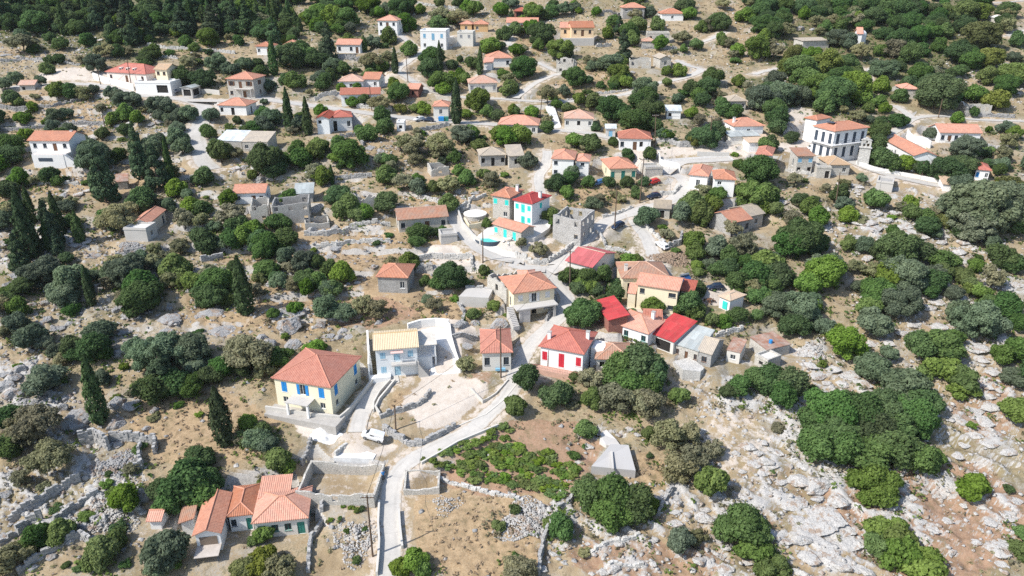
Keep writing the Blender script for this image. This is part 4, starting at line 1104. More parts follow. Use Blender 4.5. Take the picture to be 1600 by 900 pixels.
# ------------------------------------------------------------------ road sheets
rm = NT('road_concrete')
p = rm.pos()
c = rm.mix(rm.ramp(rm.noise(.5, 5, .7, p), .35, .7), (.53, .505, .465), (.43, .415, .39))
c = rm.mix(rm.math('MULTIPLY', rm.ramp(rm.noise(2.6, 5, .75, p), .52, .68), .5), c, (.59, .56, .515))
c = rm.mix(rm.math('MULTIPLY', rm.ramp(rm.noise(9, 4, .75, p), .6, .7), .5), c, (.34, .32, .29))
su = rm.n('SeparateXYZ'); rm.l(rm.n('UVMap').outputs[0], su.inputs[0])
trk = rm.math('ABSOLUTE', rm.math('SUBTRACT', rm.math('ABSOLUTE', su.outputs[0]), .24))
c = rm.mix(rm.math('MULTIPLY', rm.ramp(trk, .10, .02), rm.math('MULTIPLY', rm.ramp(rm.noise(.35, 4, .7, p), .4, .6), .45)), c, (.36, .34, .31))
edge = rm.ramp(rm.math('ADD', rm.math('ABSOLUTE', su.outputs[0]), rm.math('MULTIPLY', rm.math('SUBTRACT', rm.noise(1.3, 5, .7, p), .5), .5)), .40, .52)
c = rm.mix(rm.math('MULTIPLY', edge, .85), c, (.38, .30, .21))
joint = rm.ramp(rm.math('FRACT', rm.math('DIVIDE', su.outputs[1], 4.2)), .02, .0)
c = rm.mix(rm.math('MULTIPLY', joint, .5), c, (.25, .24, .22))
rm.bump(rm.noise(8, 4, .7, p), .4, .03)
ROADM = rm.out(c, .92)
for i, (kind, w, P) in enumerate(ROADW):
    vs, fs, uvr = [], [], []
    n = len(P)
    for k, (x, y, z) in enumerate(P):
        a, b = P[max(k - 1, 0)], P[min(k + 1, n - 1)]
        dx, dy = b[0] - a[0], b[1] - a[1]
        L = math.hypot(dx, dy) or 1
        nx_, ny_ = -dy / L, dx / L
        ww = w * (.94 + .12 * float(vnoise(k * .21, i * 3.1, 5)))
        for s_ in (-.5, -.17, .17, .5):
            X, Y = x + nx_ * ww * s_, y + ny_ * ww * s_
            vs.append((X, Y, max(z, hz(X, Y)) + .05 + .004 * i))
        if k:
            o = 4 * k
            fs += [(o - 4 + j, o - 3 + j, o + 1 + j, o + j) for j in range(3)]
            SS = (-.5, -.17, .17, .5)
            for j in range(3):
                uvr += [(SS[j], k * 1.2 - 1.2), (SS[j + 1], k * 1.2 - 1.2), (SS[j + 1], k * 1.2), (SS[j], k * 1.2)]
    o = link(kind, mesh(kind, vs, fs, ROADM, uvr, True))
    tag(o, None, None, None, 'structure')

# ------------------------------------------------------------------ walls along lanes and terraces
STONE_P = masonry('drystone_pale', (.55, .54, .51), (.64, .62, .58), (.44, .43, .41), 2.2)
STONE_G = masonry('drystone_grey', (.38, .375, .365), (.48, .47, .455), (.27, .27, .265), 2.2)
def near_lm(x, y):
    best = min(LANDMARKS, key=lambda l: (l[1] - x) ** 2 + (l[2] - y) ** 2)
    return best[0]
def resample(P, step):
    out = [P[0]]
    for a, b in zip(P, P[1:]):
        n = max(1, int((b - a).length / step))
        out += [a.lerp(b, k / n) for k in range(1, n + 1)]
    return out
def stone_wall(t, pts, h, look, label, w=.55, mat=None):
    P = resample([ground_hit(*px(t, *q)) for q in pts], .55)
    rnd = random.Random(len(pts) * 31 + int(pts[0][0]))
    mb = MB()
    rows = max(2, int(h / .33))
    for k in range(len(P) - 1):
        a, b = P[k], P[k + 1]
        d = Vector((b.x - a.x, b.y - a.y, 0)); L = d.length
        if L < .05:
            continue
        d.normalize(); nn = Vector((-d.y, d.x, 0))
        z = min(hz(a.x, a.y), hz(b.x, b.y)) - .3
        for r in range(rows + 1):
            hh = (h + .3) / (rows + 1)
            if r == rows and rnd.random() < .3:
                continue
            wj = w * (1 - .25 * r / rows) / 2
            o0 = a + nn * rnd.uniform(-.07, .07) - d * .05
            m = [o0 - nn * (wj + rnd.uniform(-.07, .07)), o0 + d * (L + .1) - nn * (wj + rnd.uniform(-.07, .07)), o0 + d * (L + .1) + nn * (wj + rnd.uniform(-.07, .07)), o0 + nn * (wj + rnd.uniform(-.07, .07))]
            z0, z1 = z + hh * r, z + hh * (r + 1) + rnd.uniform(-.03, .1)
            mb.add([(v.x, v.y, z0) for v in m] + [(v.x + rnd.uniform(-.04, .04), v.y + rnd.uniform(-.04, .04), z1 + rnd.uniform(-.05, .05)) for v in m],
                   [(4, 5, 6, 7), (0, 1, 5, 4), (1, 2, 6, 5), (2, 3, 7, 6), (3, 0, 4, 7)])
    o = mb.build('stone_wall', mat or (STONE_P if look == 'p' else STONE_G))
    return tag(o, label, 'wall', 'dry stone walls')
def plain_wall(t, pts, h, label, mat, w=.28, name='wall', cat='wall'):
    P = resample([ground_hit(*px(t, *q)) for q in pts], 1.0)
    z = [hz(p.x, p.y) for p in P]
    for _ in range(4):
        z = [z[0]] + [(z[i - 1] + 2 * z[i] + z[i + 1]) / 4 for i in range(1, len(z) - 1)] + [z[-1]]
    vs, fs = [], []
    for k, p_ in enumerate(P):
        a, b = P[max(k - 1, 0)], P[min(k + 1, len(P) - 1)]
        d = Vector((b.x - a.x, b.y - a.y, 0)).normalized()
        nn = Vector((-d.y, d.x, 0)) * w / 2
        zz = max(z[k], hz(p_.x, p_.y) - .1)
        for s_, q_ in ((-1, -.8), (-1, h), (1, h), (1, -.8)):
            vs.append((p_.x + nn.x * s_, p_.y + nn.y * s_, zz + q_))
        if k:
            o = 4 * k
            fs += [(o - 4 + j, o - 3 + j, o + 1 + j, o + j) for j in range(3)]
    fs += [(0, 1, 2, 3), tuple(range(len(vs) - 4, len(vs)))[::-1]]
    return tag(link(name, mesh(name, vs, fs, mat)), label, cat)
WCON = plaster('wall_whitewash', (.78, .76, .72), .12)
GCON = plaster('wall_render', (.56, .54, .50), .35)
plain_wall('c1', [(905, 295), (980, 270), (1070, 262), (1150, 270)], 1.6, 'curved white retaining wall behind the pale blue house', WCON, .5, 'retaining_wall')
plain_wall('c1', [(1150, 270), (1160, 350), (1185, 440), (1222, 545)], 1.0, 'white boundary wall beside the bright concrete yard', WCON, .4, 'boundary_wall')
plain_wall('c1', [(668, 350), (672, 440), (690, 560)], 2.2, 'white side wall along the bare earth bank', WCON, .35, 'side_wall')
stone_wall('c1', [(740, 812), (800, 790), (880, 770), (960, 740), (1010, 705), (1036, 665)], 1.0, 'g', 'curved stone wall below the round dirt bed')
plain_wall('c1', [(738, 800), (712, 760), (735, 710), (780, 660), (828, 600)], .7, 'pale kerb edging the planted ditch', GCON, .3, 'kerb')
plain_wall('c1', [(700, 780), (702, 730), (735, 670), (800, 600)], .7, 'outer kerb of the planted ditch', GCON, .25, 'kerb')
plain_wall('c1', [(60, 770), (200, 790), (340, 815), (500, 838), (560, 780), (640, 680), (712, 585)], 1.0, 'low concrete wall enclosing the yellow house terrace', GCON, .35, 'garden_wall')
stone_wall('d1', [(760, 10), (830, 72), (900, 115), (990, 118), (1080, 75), (1185, 15)], 1.1, 'g', 'rounded stone wall at the lane junction', .7)
plain_wall('d1', [(735, 470), (728, 600), (735, 700), (730, 800), (720, 900)], .8, 'pale parapet beside the enclosure along the lane', GCON, .3, 'parapet')
plain_wall('d1', [(852, 520), (858, 620), (872, 740)], .7, 'short parapet across the lane from the wooden pole', GCON, .3, 'parapet')
plain_wall('d1', [(985, 235), (1090, 175), (1200, 110), (1320, 60), (1440, 10)], .5, 'low kerb between the lane and the vineyard', GCON, .3, 'kerb')
plain_wall('c1', [(1280, 640), (1350, 725), (1430, 670), (1500, 590)], .35, 'thin kerb round the rubble plot by the lane', GCON, .2, 'kerb')
plain_wall('c1', [(1180, 870), (1370, 790), (1480, 700), (1560, 600)], .12, 'flush kerb along the lane above the vineyard', GCON, .25, 'kerb')
for t, pts, h, lk, lab in [
 ('d1', [(1080, 310), (1200, 360), (1400, 410), (1590, 445)], .5, 'p', 'low stone edge below the vineyard'),
 ('d2', [(370, 425), (330, 470), (268, 500), (265, 540)], .9, 'g', 'dark stone wall end beside the rubble heap'),
 ('d2', [(160, 890), (165, 800), (185, 700), (235, 600), (330, 560)], 1.3, 'g', 'dark retaining wall curving below the straw field'),
 ('d2', [(1150, 40), (1060, 90), (960, 60)], .7, 'p', 'short stone wall above the dry patch'),
 ('d2', [(960, 380), (900, 460), (870, 540)], 1.0, 'g', 'tumbled stone wall beside the concrete cistern trees'),
 ('d2', [(530, 880), (600, 830), (680, 850), (780, 830)], .6, 'p', 'broken row of pale stones on red soil'),
 ('d2', [(470, 770), (560, 710), (660, 690), (760, 650)], .6, 'p', 'old row of boulders crossing the red soil'),
 ('d0', [(60, 580), (190, 490), (330, 410), (480, 330)], 1.5, 'g', 'long grey terrace wall below the sparse dry tree'),
 ('d0', [(330, 580), (420, 510), (500, 460), (585, 400)], 1.3, 'g', 'short grey terrace wall in the rocky ruin'),
 ('d0', [(480, 110), (570, 95), (650, 150)], 2.6, 'g', 'tall dark gable of a ruined hut on the rocks'),
 ('d0', [(660, 95), (840, 100), (930, 110), (925, 175)], 1.8, 'g', 'ruined hut wall with a broken end beside dry grass'),
 ('d0', [(840, 130), (830, 200), (850, 260), (760, 300)], 1.6, 'g', 'crumbling cross wall of the ruined hut'),
 ('d0', [(110, 660), (170, 600), (255, 560)], 2.0, 'g', 'dark leaning wall stump above the lower terraces'),
 ('d0', [(110, 890), (230, 800), (360, 730), (480, 660), (545, 700)], 1.2, 'g', 'lowest grey terrace wall beneath the ruin'),
 ('d0', [(0, 720), (110, 650)], .9, 'g', 'stone bank running into the wall stump'),
 ('d1', [(400, 440), (395, 580), (330, 680), (310, 880)], 1.0, 'g', 'field wall running down beside the farmhouse'),
 ('d1', [(270, 240), (310, 170), (330, 100)], 1.2, 'g', 'stone wall above the enclosure beside bushes'),
 ('d1', [(460, 230), (500, 160), (540, 110)], .9, 'p', 'stone divider next to the white slab'),
 ('c1', [(1160, 345), (1320, 340)], .9, 'g', 'stone wall linking the yard to the grey cottage'),
 ('c1', [(1200, 110), (1260, 65), (1400, 60)], .7, 'p', 'stone edge behind the concrete cistern'),
 ('c1', [(1205, 130), (1240, 190), (1230, 240)], .8, 'g', 'stone wall beside the concrete cistern'),
 ('b2', [(20, 690), (130, 735), (210, 735), (300, 680), (390, 595)], 1.3, 'p', 'rounded grey retaining wall at the village crossroads'),
 ('b2', [(880, 320), (960, 320), (1000, 275)], .9, 'p', 'stone wall round the parked red car'),
 ('b2', [(540, 460), (620, 440), (720, 400)], .8, 'p', 'stone edge above the crossroads road'),
 ('b2', [(1010, 560), (1000, 620), (930, 640)], 1.4, 'g', 'rusty brown rubble wall beside the white car'),
 ('b2', [(780, 500), (860, 570), (930, 640)], .9, 'p', 'stone kerb wall along the branch lane'),
 ('b2', [(500, 540), (560, 640), (700, 670)], .7, 'p', 'pale stone edge round the grass island'),
 ('b1', [(360, 640), (480, 625), (560, 610), (800, 605)], .9, 'p', 'long dry stone terrace wall across straw grass'),
 ('b1', [(290, 560), (420, 560), (560, 520), (800, 510)], 1.0, 'p', 'terrace wall beneath the low round enclosure'),
 ('b1', [(470, 235), (560, 220), (690, 215)], 1.0, 'g', 'terrace wall above the collapsed cottage'),
 ('b1', [(950, 330), (1100, 390), (1200, 410), (1300, 350)], 1.0, 'p', 'winding stone wall above the faded orange roof'),
 ('b1', [(1230, 420), (1290, 350), (1370, 330)], .8, 'p', 'stone wall climbing towards the villa'),
 ('b1', [(950, 720), (1050, 700), (1280, 690), (1290, 780)], 1.3, 'p', 'broken stone pen above the tangled green tree'),
 ('b1', [(950, 770), (1050, 760)], 1.3, 'p', 'short stub of wall inside the broken pen'),
 ('b1', [(1250, 885), (1400, 890), (1420, 830)], 1.0, 'p', 'stone wall below the beam-filled ruin'),
 ('a0', [(0, 640), (100, 655), (300, 640), (480, 600)], .9, 'g', 'upper olive terrace wall'),
 ('a0', [(0, 780), (140, 775), (400, 740), (620, 730)], .9, 'g', 'lower olive terrace wall'),
 ('a0', [(880, 270), (1000, 290), (1200, 300), (1400, 320)], 1.0, 'p', 'long pale terrace wall above the brick house'),
 ('a0', [(930, 340), (1060, 350)], .9, 'p', 'short pale terrace wall under the olive'),
 ('a0', [(0, 360), (150, 350), (330, 370), (480, 390)], .8, 'g', 'terrace wall in the stony clearing'),
 ('a1', [(490, 350), (640, 365)], 1.5, 'g', 'dark terrace wall under the white cottage'),
 ('a1', [(500, 820), (600, 810), (640, 870)], 1.2, 'g', 'stone bank below the white house'),
 ('a1', [(350, 600), (480, 560)], 1.2, 'p', 'stone road wall before the long house'),
 ('a1', [(600, 640), (810, 660)], 1.2, 'p', 'stone road wall below the long house'),
 ('a1', [(940, 790), (1060, 770), (1150, 745)], 1.2, 'g', 'rough bank wall under the parked cars'),
 ('a1', [(1130, 290), (1320, 270)], 1.0, 'p', 'stone wall below the flat-roofed houses'),
 ('a1', [(930, 20), (1120, 45), (1330, 70)], .9, 'p', 'pale terrace wall on the upper slope'),
 ('a2', [(860, 850), (1000, 875), (1300, 870)], 1.6, 'g', 'long grey terrace wall above the wide yard'),
 ('a2', [(540, 75), (650, 85)], 1.0, 'g', 'grey wall joining the upper stone house'),
 ('a2', [(770, 290), (980, 295)], 1.3, 'g', 'grey yard wall of the flat-topped ruin'),
 ('a2', [(500, 280), (590, 275)], 1.2, 'p', 'stone wall by the peach house drive'),
 ('a2', [(280, 605), (500, 560), (690, 540)], .6, 'p', 'low roadside wall under the bare slope'),
 ('b3', [(180, 180), (300, 200), (420, 215)], .9, 'p', 'stone wall in front of the restored house'),
 ('b3', [(0, 270), (130, 275)], .8, 'p', 'stone wall below the salmon-roofed house'),
 ('a3', [(1130, 850), (1300, 870), (1500, 880)], .7, 'p', 'stone wall before the long white house'),
 ('a3', [(1250, 690), (1540, 700)], 1.0, 'g', 'grey wall under the long ruin'),
 ('b0', [(690, 690), (780, 660), (880, 650)], .8, 'g', 'grey rubble wall below the farm building'),
 ('b0', [(1200, 720), (1330, 700)], 1.4, 'g', 'dark stone bank among green bushes'),
 ('b0', [(60, 240), (250, 260), (470, 260)], .8, 'p', 'terrace wall below the terrace house'),
 ('c2', [(1440, 480), (1520, 460), (1600, 440)], 1.0, 'p', 'pale field wall beyond the old barn'),
 ('c2', [(430, 390), (480, 310), (490, 240)], 1.0, 'g', 'stone lane wall below the cream terrace house'),
]:
    stone_wall(t, pts, h, lk, lab)
plain_wall('b3', [(600, 140), (700, 175), (850, 205), (1000, 232), (1110, 255)], 1.0, 'long white parapet on the church road', WCON, .35, 'parapet')
plain_wall('b1', [(1205, 440), (1230, 510), (1290, 580), (1340, 622)], 1.2, 'dark lane wall beside the pool garden', GCON, .35, 'lane_wall')
plain_wall('b1', [(1400, 480), (1340, 520), (1270, 525), (1240, 480)], 1.0, 'beige garden wall round the pool lawn', WALL['cream'], .3, 'garden_wall')
plain_wall('a0', [(560, 470), (620, 495), (700, 512), (800, 540)], 2.0, 'white retaining wall below the brick house', WCON, .4, 'retaining_wall')
plain_wall('a0', [(1000, 430), (1040, 480), (1062, 520)], 1.6, 'white sloping wall beside the cream house', WCON, .3, 'sloping_wall')
plain_wall('a0', [(1170, 555), (1310, 565)], 1.4, 'pale yard wall before the stone balcony house', GCON, .3, 'yard_wall')
plain_wall('a1', [(1130, 262), (1200, 262)], 2.2, 'white terrace wall between the flat-roofed houses', WCON, .3, 'terrace_wall')
plain_wall('b2', [(870, 100), (880, 150), (1000, 180)], 1.6, 'white corner wall of the wide yard', WCON, .3, 'yard_wall')
plain_wall('a3', [(900, 810), (970, 850), (1040, 885)], 2.0, 'white wall beside the church hall', WCON, .3, 'yard_wall')
plain_wall('b2', [(1100, 90), (1290, 95)], 1.2, 'pale parapet of the wide yard', GCON, .3, 'parapet')

# ------------------------------------------------------------------ trees and shrubs
rs_ = np.random.RandomState(5)
def leaf_quads(P, N, size, rng, jit=.55, asp=.75):
    n = len(P)
    N = N + rng.normal(0, jit, (n, 3))
    N /= np.linalg.norm(N, axis=1)[:, None] + 1e-9
    t = rng.normal(0, 1, (n, 3))
    t -= (t * N).sum(1)[:, None] * N
    t /= np.linalg.norm(t, axis=1)[:, None] + 1e-9
    b = np.cross(N, t)
    s = (size * rng.uniform(.6, 1.35, n))[:, None]
    v = np.stack([P + t * s, P + b * s * asp + N * s * .25, P - t * s, P - b * s * asp + N * s * .25], 1).reshape(-1, 3)
    return v, np.arange(4 * n).reshape(-1, 4)
def sph(rng, n):
    d = rng.normal(0, 1, (n, 3))
    return d / np.linalg.norm(d, axis=1)[:, None]
def crown(seed, kind, nl, rl, kz, leaves, size, spread=.66, lowcut=-.95, rough=.15, fill=.14):
    rng = np.random.RandomState(seed)
    C = sph(rng, nl)
    C[:, 2] = np.where(C[:, 2] < -.72, -C[:, 2] * .6, C[:, 2])
    C *= (spread * rng.uniform(.55, 1.1, nl) ** .6)[:, None]
    C[:, 0] *= rng.uniform(.82, 1.15); C[:, 1] *= rng.uniform(.82, 1.15)
    R = rng.uniform(*rl, nl) * rng.uniform(.7, 1.15, nl)
    C[0] = rng.normal(0, .06, 3); R[0] = rl[1] * 1.2
    # sprigs that break up the outline
    ns = int(nl * 1.6)
    k_ = rng.randint(0, nl, ns); dd = sph(rng, ns); dd[:, 2] = np.abs(dd[:, 2]) * .9 - .25
    C = np.concatenate([C, C[k_] + dd * (R[k_] * rng.uniform(.9, 1.12, ns))[:, None]])
    R = np.concatenate([R, R[k_] * rng.uniform(.22, .42, ns)])
    nl += ns
    w = R ** 2 / (R ** 2).sum()
    P, N, vv = [], [], []
    for i in range(nl):
        k = int(leaves * w[i] * 1.9)
        d = sph(rng, k)
        d[:, 2] = np.where(d[:, 2] < -.8, -d[:, 2], d[:, 2])
        # each lobe is itself knobbly
        bump = 1 + rough * np.sin(d[:, 0] * 9 + i) * np.cos(d[:, 1] * 8 - i) + rng.normal(0, rough * .6, k)
        p = C[i] + d * (R[i] * bump)[:, None]
        keep = np.ones(k, bool)
        for j in range(nl):
            if j != i:
                keep &= np.linalg.norm(p - C[j], axis=1) > R[j] * .86
        inn = rng.uniform(size=k) < fill
        p[inn] = C[i] + d[inn] * (R[i] * rng.uniform(.5, .95, inn.sum()))[:, None]
        keep |= inn
        out_ = rng.uniform(size=k) < .09
        p[out_] = C[i] + d[out_] * (R[i] * rng.uniform(1.03, 1.35, out_.sum()))[:, None]
        keep &= p[:, 2] > lowcut
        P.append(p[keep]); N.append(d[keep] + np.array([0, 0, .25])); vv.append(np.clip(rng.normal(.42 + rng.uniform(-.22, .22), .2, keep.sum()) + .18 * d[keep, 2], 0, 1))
    P, N, vv = np.concatenate(P), np.concatenate(N), np.concatenate(vv)
    m = np.abs(P[:, :2]).max() 
    P = P / max(.5, np.percentile(np.hypot(P[:, 0], P[:, 1]), 97))
    P[:, 2] *= kz
    v, f = leaf_quads(P, N, size, rng)
    return v, f, np.repeat(vv, 4), C
def spindle(seed, leaves, size, prof, rough=.08, jit=.35, droop=.0):
    rng = np.random.RandomState(seed)
    z = rng.uniform(0, 1, leaves) ** .85
    a = rng.uniform(0, 2 * math.pi, leaves)
    r = np.interp(z, [q[0] for q in prof], [q[1] for q in prof])
    r = r * (1 + rough * np.sin(a * 5 + z * 9 + seed) + rough * np.sin(a * 3 - z * 31) + rng.normal(0, rough, leaves))
    P = np.stack([r * np.cos(a), r * np.sin(a), z], 1)
    N = np.stack([np.cos(a), np.sin(a), np.full(leaves, .2 + droop)], 1)
    vv = np.clip(rng.normal(.45, .22, leaves) + .25 * np.sin(a * 5 + z * 9 + seed), 0, 1)
    return P, N, vv, rng
def trunk_mesh(seed, top, r, limbs, C=None, ch=1, kz=.8):
    rng = random.Random(seed)
    mb = MB()
    b = Vector((rng.uniform(-.06, .06), rng.uniform(-.06, .06), top))
    mb.tube((0, 0, -.25), b * .5 + Vector((.03, 0, 0)), r, r * .8, 7)
    mb.tube(b * .5 + Vector((.03, 0, 0)), b, r * .8, r * .6, 7)
    for k in range(limbs):
        a = 2 * math.pi * k / max(1, limbs) + rng.uniform(-.4, .4)
        e = b + Vector((math.cos(a) * rng.uniform(.3, .6), math.sin(a) * rng.uniform(.3, .6), rng.uniform(.3, .75) * kz))
        m = b.lerp(e, .5) + Vector((0, 0, .06))
        mb.tube(b, m, r * .5, r * .3, 5); mb.tube(m, e, r * .3, r * .1, 5)
        for q in range(2):
            e2 = m + Vector((math.cos(a + q - .5) * .4, math.sin(a + q - .5) * .4, rng.uniform(.1, .4)))
            mb.tube(m, e2, r * .2, r * .06, 4)
    return mb.me('trunk', BARK)
PROTO = {}
def protos(kind, big):
    key = (kind, big)
    if key in PROTO:
        return PROTO[key]
    out = []
    n = 4 if not big else 2
    for s in range(n):
        sd_ = sum(map(ord, kind)) * 10 + s + (50 if big else 0)
        k = 2.4 if big else 1.0
        if kind in 'OVGYE':
            par = {'O': (19, (.28, .46), .92, 5600, .076), 'V': (24, (.22, .36), .86, 5200, .074), 'G': (17, (.26, .44), .92, 4800, .084), 'Y': (18, (.24, .38), .92, 4200, .084), 'E': (40, (.13, .25), .80, 5200, .078)}[kind]
            nl, rl, kz, lv, sz = par
            if big:
                nl = int(nl * 2.0); rl = (rl[0] * .68, rl[1] * .72)
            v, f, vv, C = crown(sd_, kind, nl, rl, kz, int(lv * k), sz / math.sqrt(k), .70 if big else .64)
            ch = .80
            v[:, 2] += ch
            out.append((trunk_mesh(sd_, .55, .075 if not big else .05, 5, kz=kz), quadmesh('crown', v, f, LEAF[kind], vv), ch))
        elif kind == 'B':
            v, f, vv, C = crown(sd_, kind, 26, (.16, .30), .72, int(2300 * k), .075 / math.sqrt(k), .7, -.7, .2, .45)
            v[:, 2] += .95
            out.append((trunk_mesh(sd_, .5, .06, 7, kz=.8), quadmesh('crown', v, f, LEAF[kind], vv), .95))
        elif kind == 'S':     # low shrub, no visible trunk
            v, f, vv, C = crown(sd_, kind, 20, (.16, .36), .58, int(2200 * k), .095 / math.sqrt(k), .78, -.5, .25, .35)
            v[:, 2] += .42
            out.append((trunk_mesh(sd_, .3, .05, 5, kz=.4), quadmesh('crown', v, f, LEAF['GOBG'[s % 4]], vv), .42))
        elif kind == 'N':     # sprawling vine
            v, f, vv, C = crown(sd_, kind, 20, (.12, .30), .55, 900, .15, .85, -.5, .25, .4)
            v[:, 2] += .40
            out.append((trunk_mesh(sd_, .3, .05, 4, kz=.4), quadmesh('crown', v, f, LEAF['N'], vv), .42))
        elif kind == 'R':     # broad evergreen shrub
            v, f, vv, C = crown(sd_, kind, 22, (.22, .36), .66, int(3400 * k), .085 / math.sqrt(k), .68, -.55, .14)
            v[:, 2] += .45
            out.append((trunk_mesh(sd_, .3, .05, 6, kz=.4), quadmesh('crown', v, f, LEAF['G'], vv), .45))
        elif kind == 'C':
            P, N, vv, rng = spindle(sd_, 3000, .1, [(0, .45), (.06, .8), (.22 + .05 * s, 1.0), (.5, .80 + .04 * s), (.75, .5 + .05 * s), (.93, .2), (1, .03)], .13)
            v, f = leaf_quads(P, N, 1, rng, .35)
            # elongated sprays: scaled apart from the spindle itself
            c = np.repeat(P, 4, 0)
            v = c + (v - c) * np.array([.17, .17, .024])
            out.append((MB().tube((0, 0, -.04), (0, 0, .5), .12, .05, 6).me('trunk', BARK), quadmesh('crown', v, f, LEAF['C'], np.repeat(vv, 4)), .5))
        elif kind == 'P':
            rng = np.random.RandomState(sd_)
            Ps, Ns, vs_ = [], [], []
            for q in range(44):
                z = rng.uniform(.08, .97)
                rr = np.interp(z, [0, .12, .35, .7, 1], [.75, .95, .85, .5, .06])
                a = rng.uniform(0, 2 * math.pi)
                c0 = np.array([rr * .62 * math.cos(a), rr * .62 * math.sin(a), z])
                d = sph(rng, 120)
                s3 = rr * rng.uniform(.32, .5)
                p_ = c0 + d * np.array([s3, s3, s3 * .22])
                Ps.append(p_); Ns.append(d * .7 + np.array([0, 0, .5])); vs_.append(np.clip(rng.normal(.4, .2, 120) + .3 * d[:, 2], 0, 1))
            P, N, vv = np.concatenate(Ps), np.concatenate(Ns), np.concatenate(vs_)
            v, f = leaf_quads(P, N, 1, rng, .4)
            c = np.repeat(P, 4, 0)
            v = c + (v - c) * np.array([.085, .085, .032])
            out.append((MB().tube((0, 0, -.04), (0, 0, .8), .09, .03, 6).me('trunk', BARK), quadmesh('crown', v, f, LEAF['P'], np.repeat(vv, 4)), .5))
    PROTO[key] = out
    return out
KIND = {'O': ('oak_tree', 'dark green oak', 'oak'), 'U': ('evergreen_oak', 'dense evergreen oak', 'evergreen'), 'V': ('olive_tree', 'grey-green olive tree', 'olive tree'), 'G': ('broadleaf_tree', 'leafy green tree', 'tree'),
        'B': ('almond_tree', 'dry thin tree', 'almond tree'), 'C': ('cypress_tree', 'slender cypress', 'cypress'), 'P': ('conifer_tree', 'feathery dark conifer', 'conifer'),
        'Y': ('pine_tree', 'yellow-green pine', 'pine'), 'E': ('eucalyptus_tree', 'pale eucalyptus tree', 'eucalyptus'), 'S': ('shrub', 'green shrub', 'shrub'), 'R': ('evergreen_shrub', 'rounded dense shrub', 'shrub')}
def near2(x, y):
    d, l = min(((l[1] - x) ** 2 + (l[2] - y) ** 2, l) for l in LANDMARKS)
    dx, dy = x - l[1], y - l[2]
    far = 'well ' if d > 22 ** 2 else ('just ' if d < 11 ** 2 else '')
    rel = 'beside' if abs(dy) < .45 * abs(dx) else ('uphill of' if dy > 0 else 'downhill of')
    if rel == 'beside':
        far = ''
        rel = 'beside' if d < 16 ** 2 else 'level with'
    return '%s%s the %s' % (far, rel, l[0])
def label_plants():
    A = np.array([(q[1], q[2]) for q in PLANTS])
    for k, (o, x, y, size, look, kind) in enumerate(PLANTS):
        d = np.hypot(A[:, 0] - x, A[:, 1] - y); d[k] = 99
        ctx = ''
        for j in np.argsort(d)[:4]:
            if d[j] < 5.5 and PLANTS[j][5] != kind:
                ctx = ', touching %s %s' % ('an' if PLANTS[j][4][0] in 'aeiou' else 'a', PLANTS[j][4].split()[-1]); break
        if not ctx:
            ctx = ', by the road' if zval('road', x, y) > .02 else (', among rocks' if zval('rock', x, y) > .5 else (', in dry grass' if zval('straw', x, y) > .5 else ''))
        base = '%s %s %s' % (size, look, near2(x, y))
        lab = base + ctx
        if len(lab.replace(',', '').split()) > 16:
            lab = base
        o['label'] = lab
        o['group'] = '%s %s' % (look + ('' if look.endswith('s') else 's'), near2(x, y))
SIZE = ((1.6, 'low'), (2.6, 'small'), (4.0, 'medium-sized'), (99, 'big'))
TREES, PLACED, PLANTS = 0, [], []
def inside_house(x, y, m=.3):
    for ox, oy, dx, dy, Wd, D, zb in PADS:
        lx = (x - ox) * dx + (y - oy) * dy
        ly = -(x - ox) * dy + (y - oy) * dx
        if -m < lx < Wd + m and -m < ly < D + m:
            return True
    return False
def plant(t, kind, x, y, r, h=None, rng=random):
    global TREES
    u, v = px(t, x, y)
    rp = r * .2625 if t != 'f' else r
    if kind in 'OVGBSRYE':
        for (u2, v2, r2) in PLACED:
            if abs(u - u2) < .35 * min(rp, r2) and abs(v - v2) < .35 * min(rp, r2):
                return
        PLACED.append((u, v, rp))
    g = ground_hit(u, v + (rp * .6 if h is None else h * .13))
    dep = project(*g)[2]
    rm_ = rp * dep / FPX
    if kind in 'OVGB' and rm_ < 1.15:
        kind = 'S'
    if h is None:
        big = rm_ > 3.6
        tr, cr, ch = rng.choice(protos(kind, big))
        g = ground_hit(u, v, ch * rm_)
        if kind in 'OV' and v < 560:
            rm_ *= .93
        s = (rm_ * rng.uniform(.92, 1.2), rm_ * rng.uniform(.85, 1.1), rm_ * rng.uniform(.8, 1.08))
    else:
        hp = h * .2625 if t != 'f' else h
        hm_ = hp * dep / FPX / max(.5, math.cos(math.atan2(CAM_Z - g.z, g.y)))
        tr, cr, ch = rng.choice(protos(kind, False))
        g = ground_hit(u, v, hm_ * .5)
        s = (rm_, rm_, hm_)
    x_, y_ = g.x, g.y
    for _ in range(40):
        if not inside_house(x_, y_):
            break
        y_ -= .4
    size = next(n for lim, n in SIZE if rm_ < lim) if h is None else ('short' if s[2] < 6 else 'tall')
    key = kind
    if kind == 'O' and v < 235:  # upper-slope oaks: same crowns and leaves, listed apart from the other oaks
        key = 'U'
    nm, look, cat = KIND[key]
    PLANTS.append([None, x_, y_, size, look, kind])
    M = Matrix.Translation((x_, y_, hz(x_, y_) - .05)) @ Matrix.Rotation(rng.uniform(0, 6.28), 4, 'Z')
    if kind == 'C':
        M = M @ Matrix.Rotation(rng.uniform(-.03, .03), 4, 'X')
    root = thing(nm, 'plant', cat, M @ Matrix.Diagonal((*s, 1)))
    PLANTS[-1][0] = root
    link('trunk', tr, root); link('crown', cr, root)
    TREES += 1
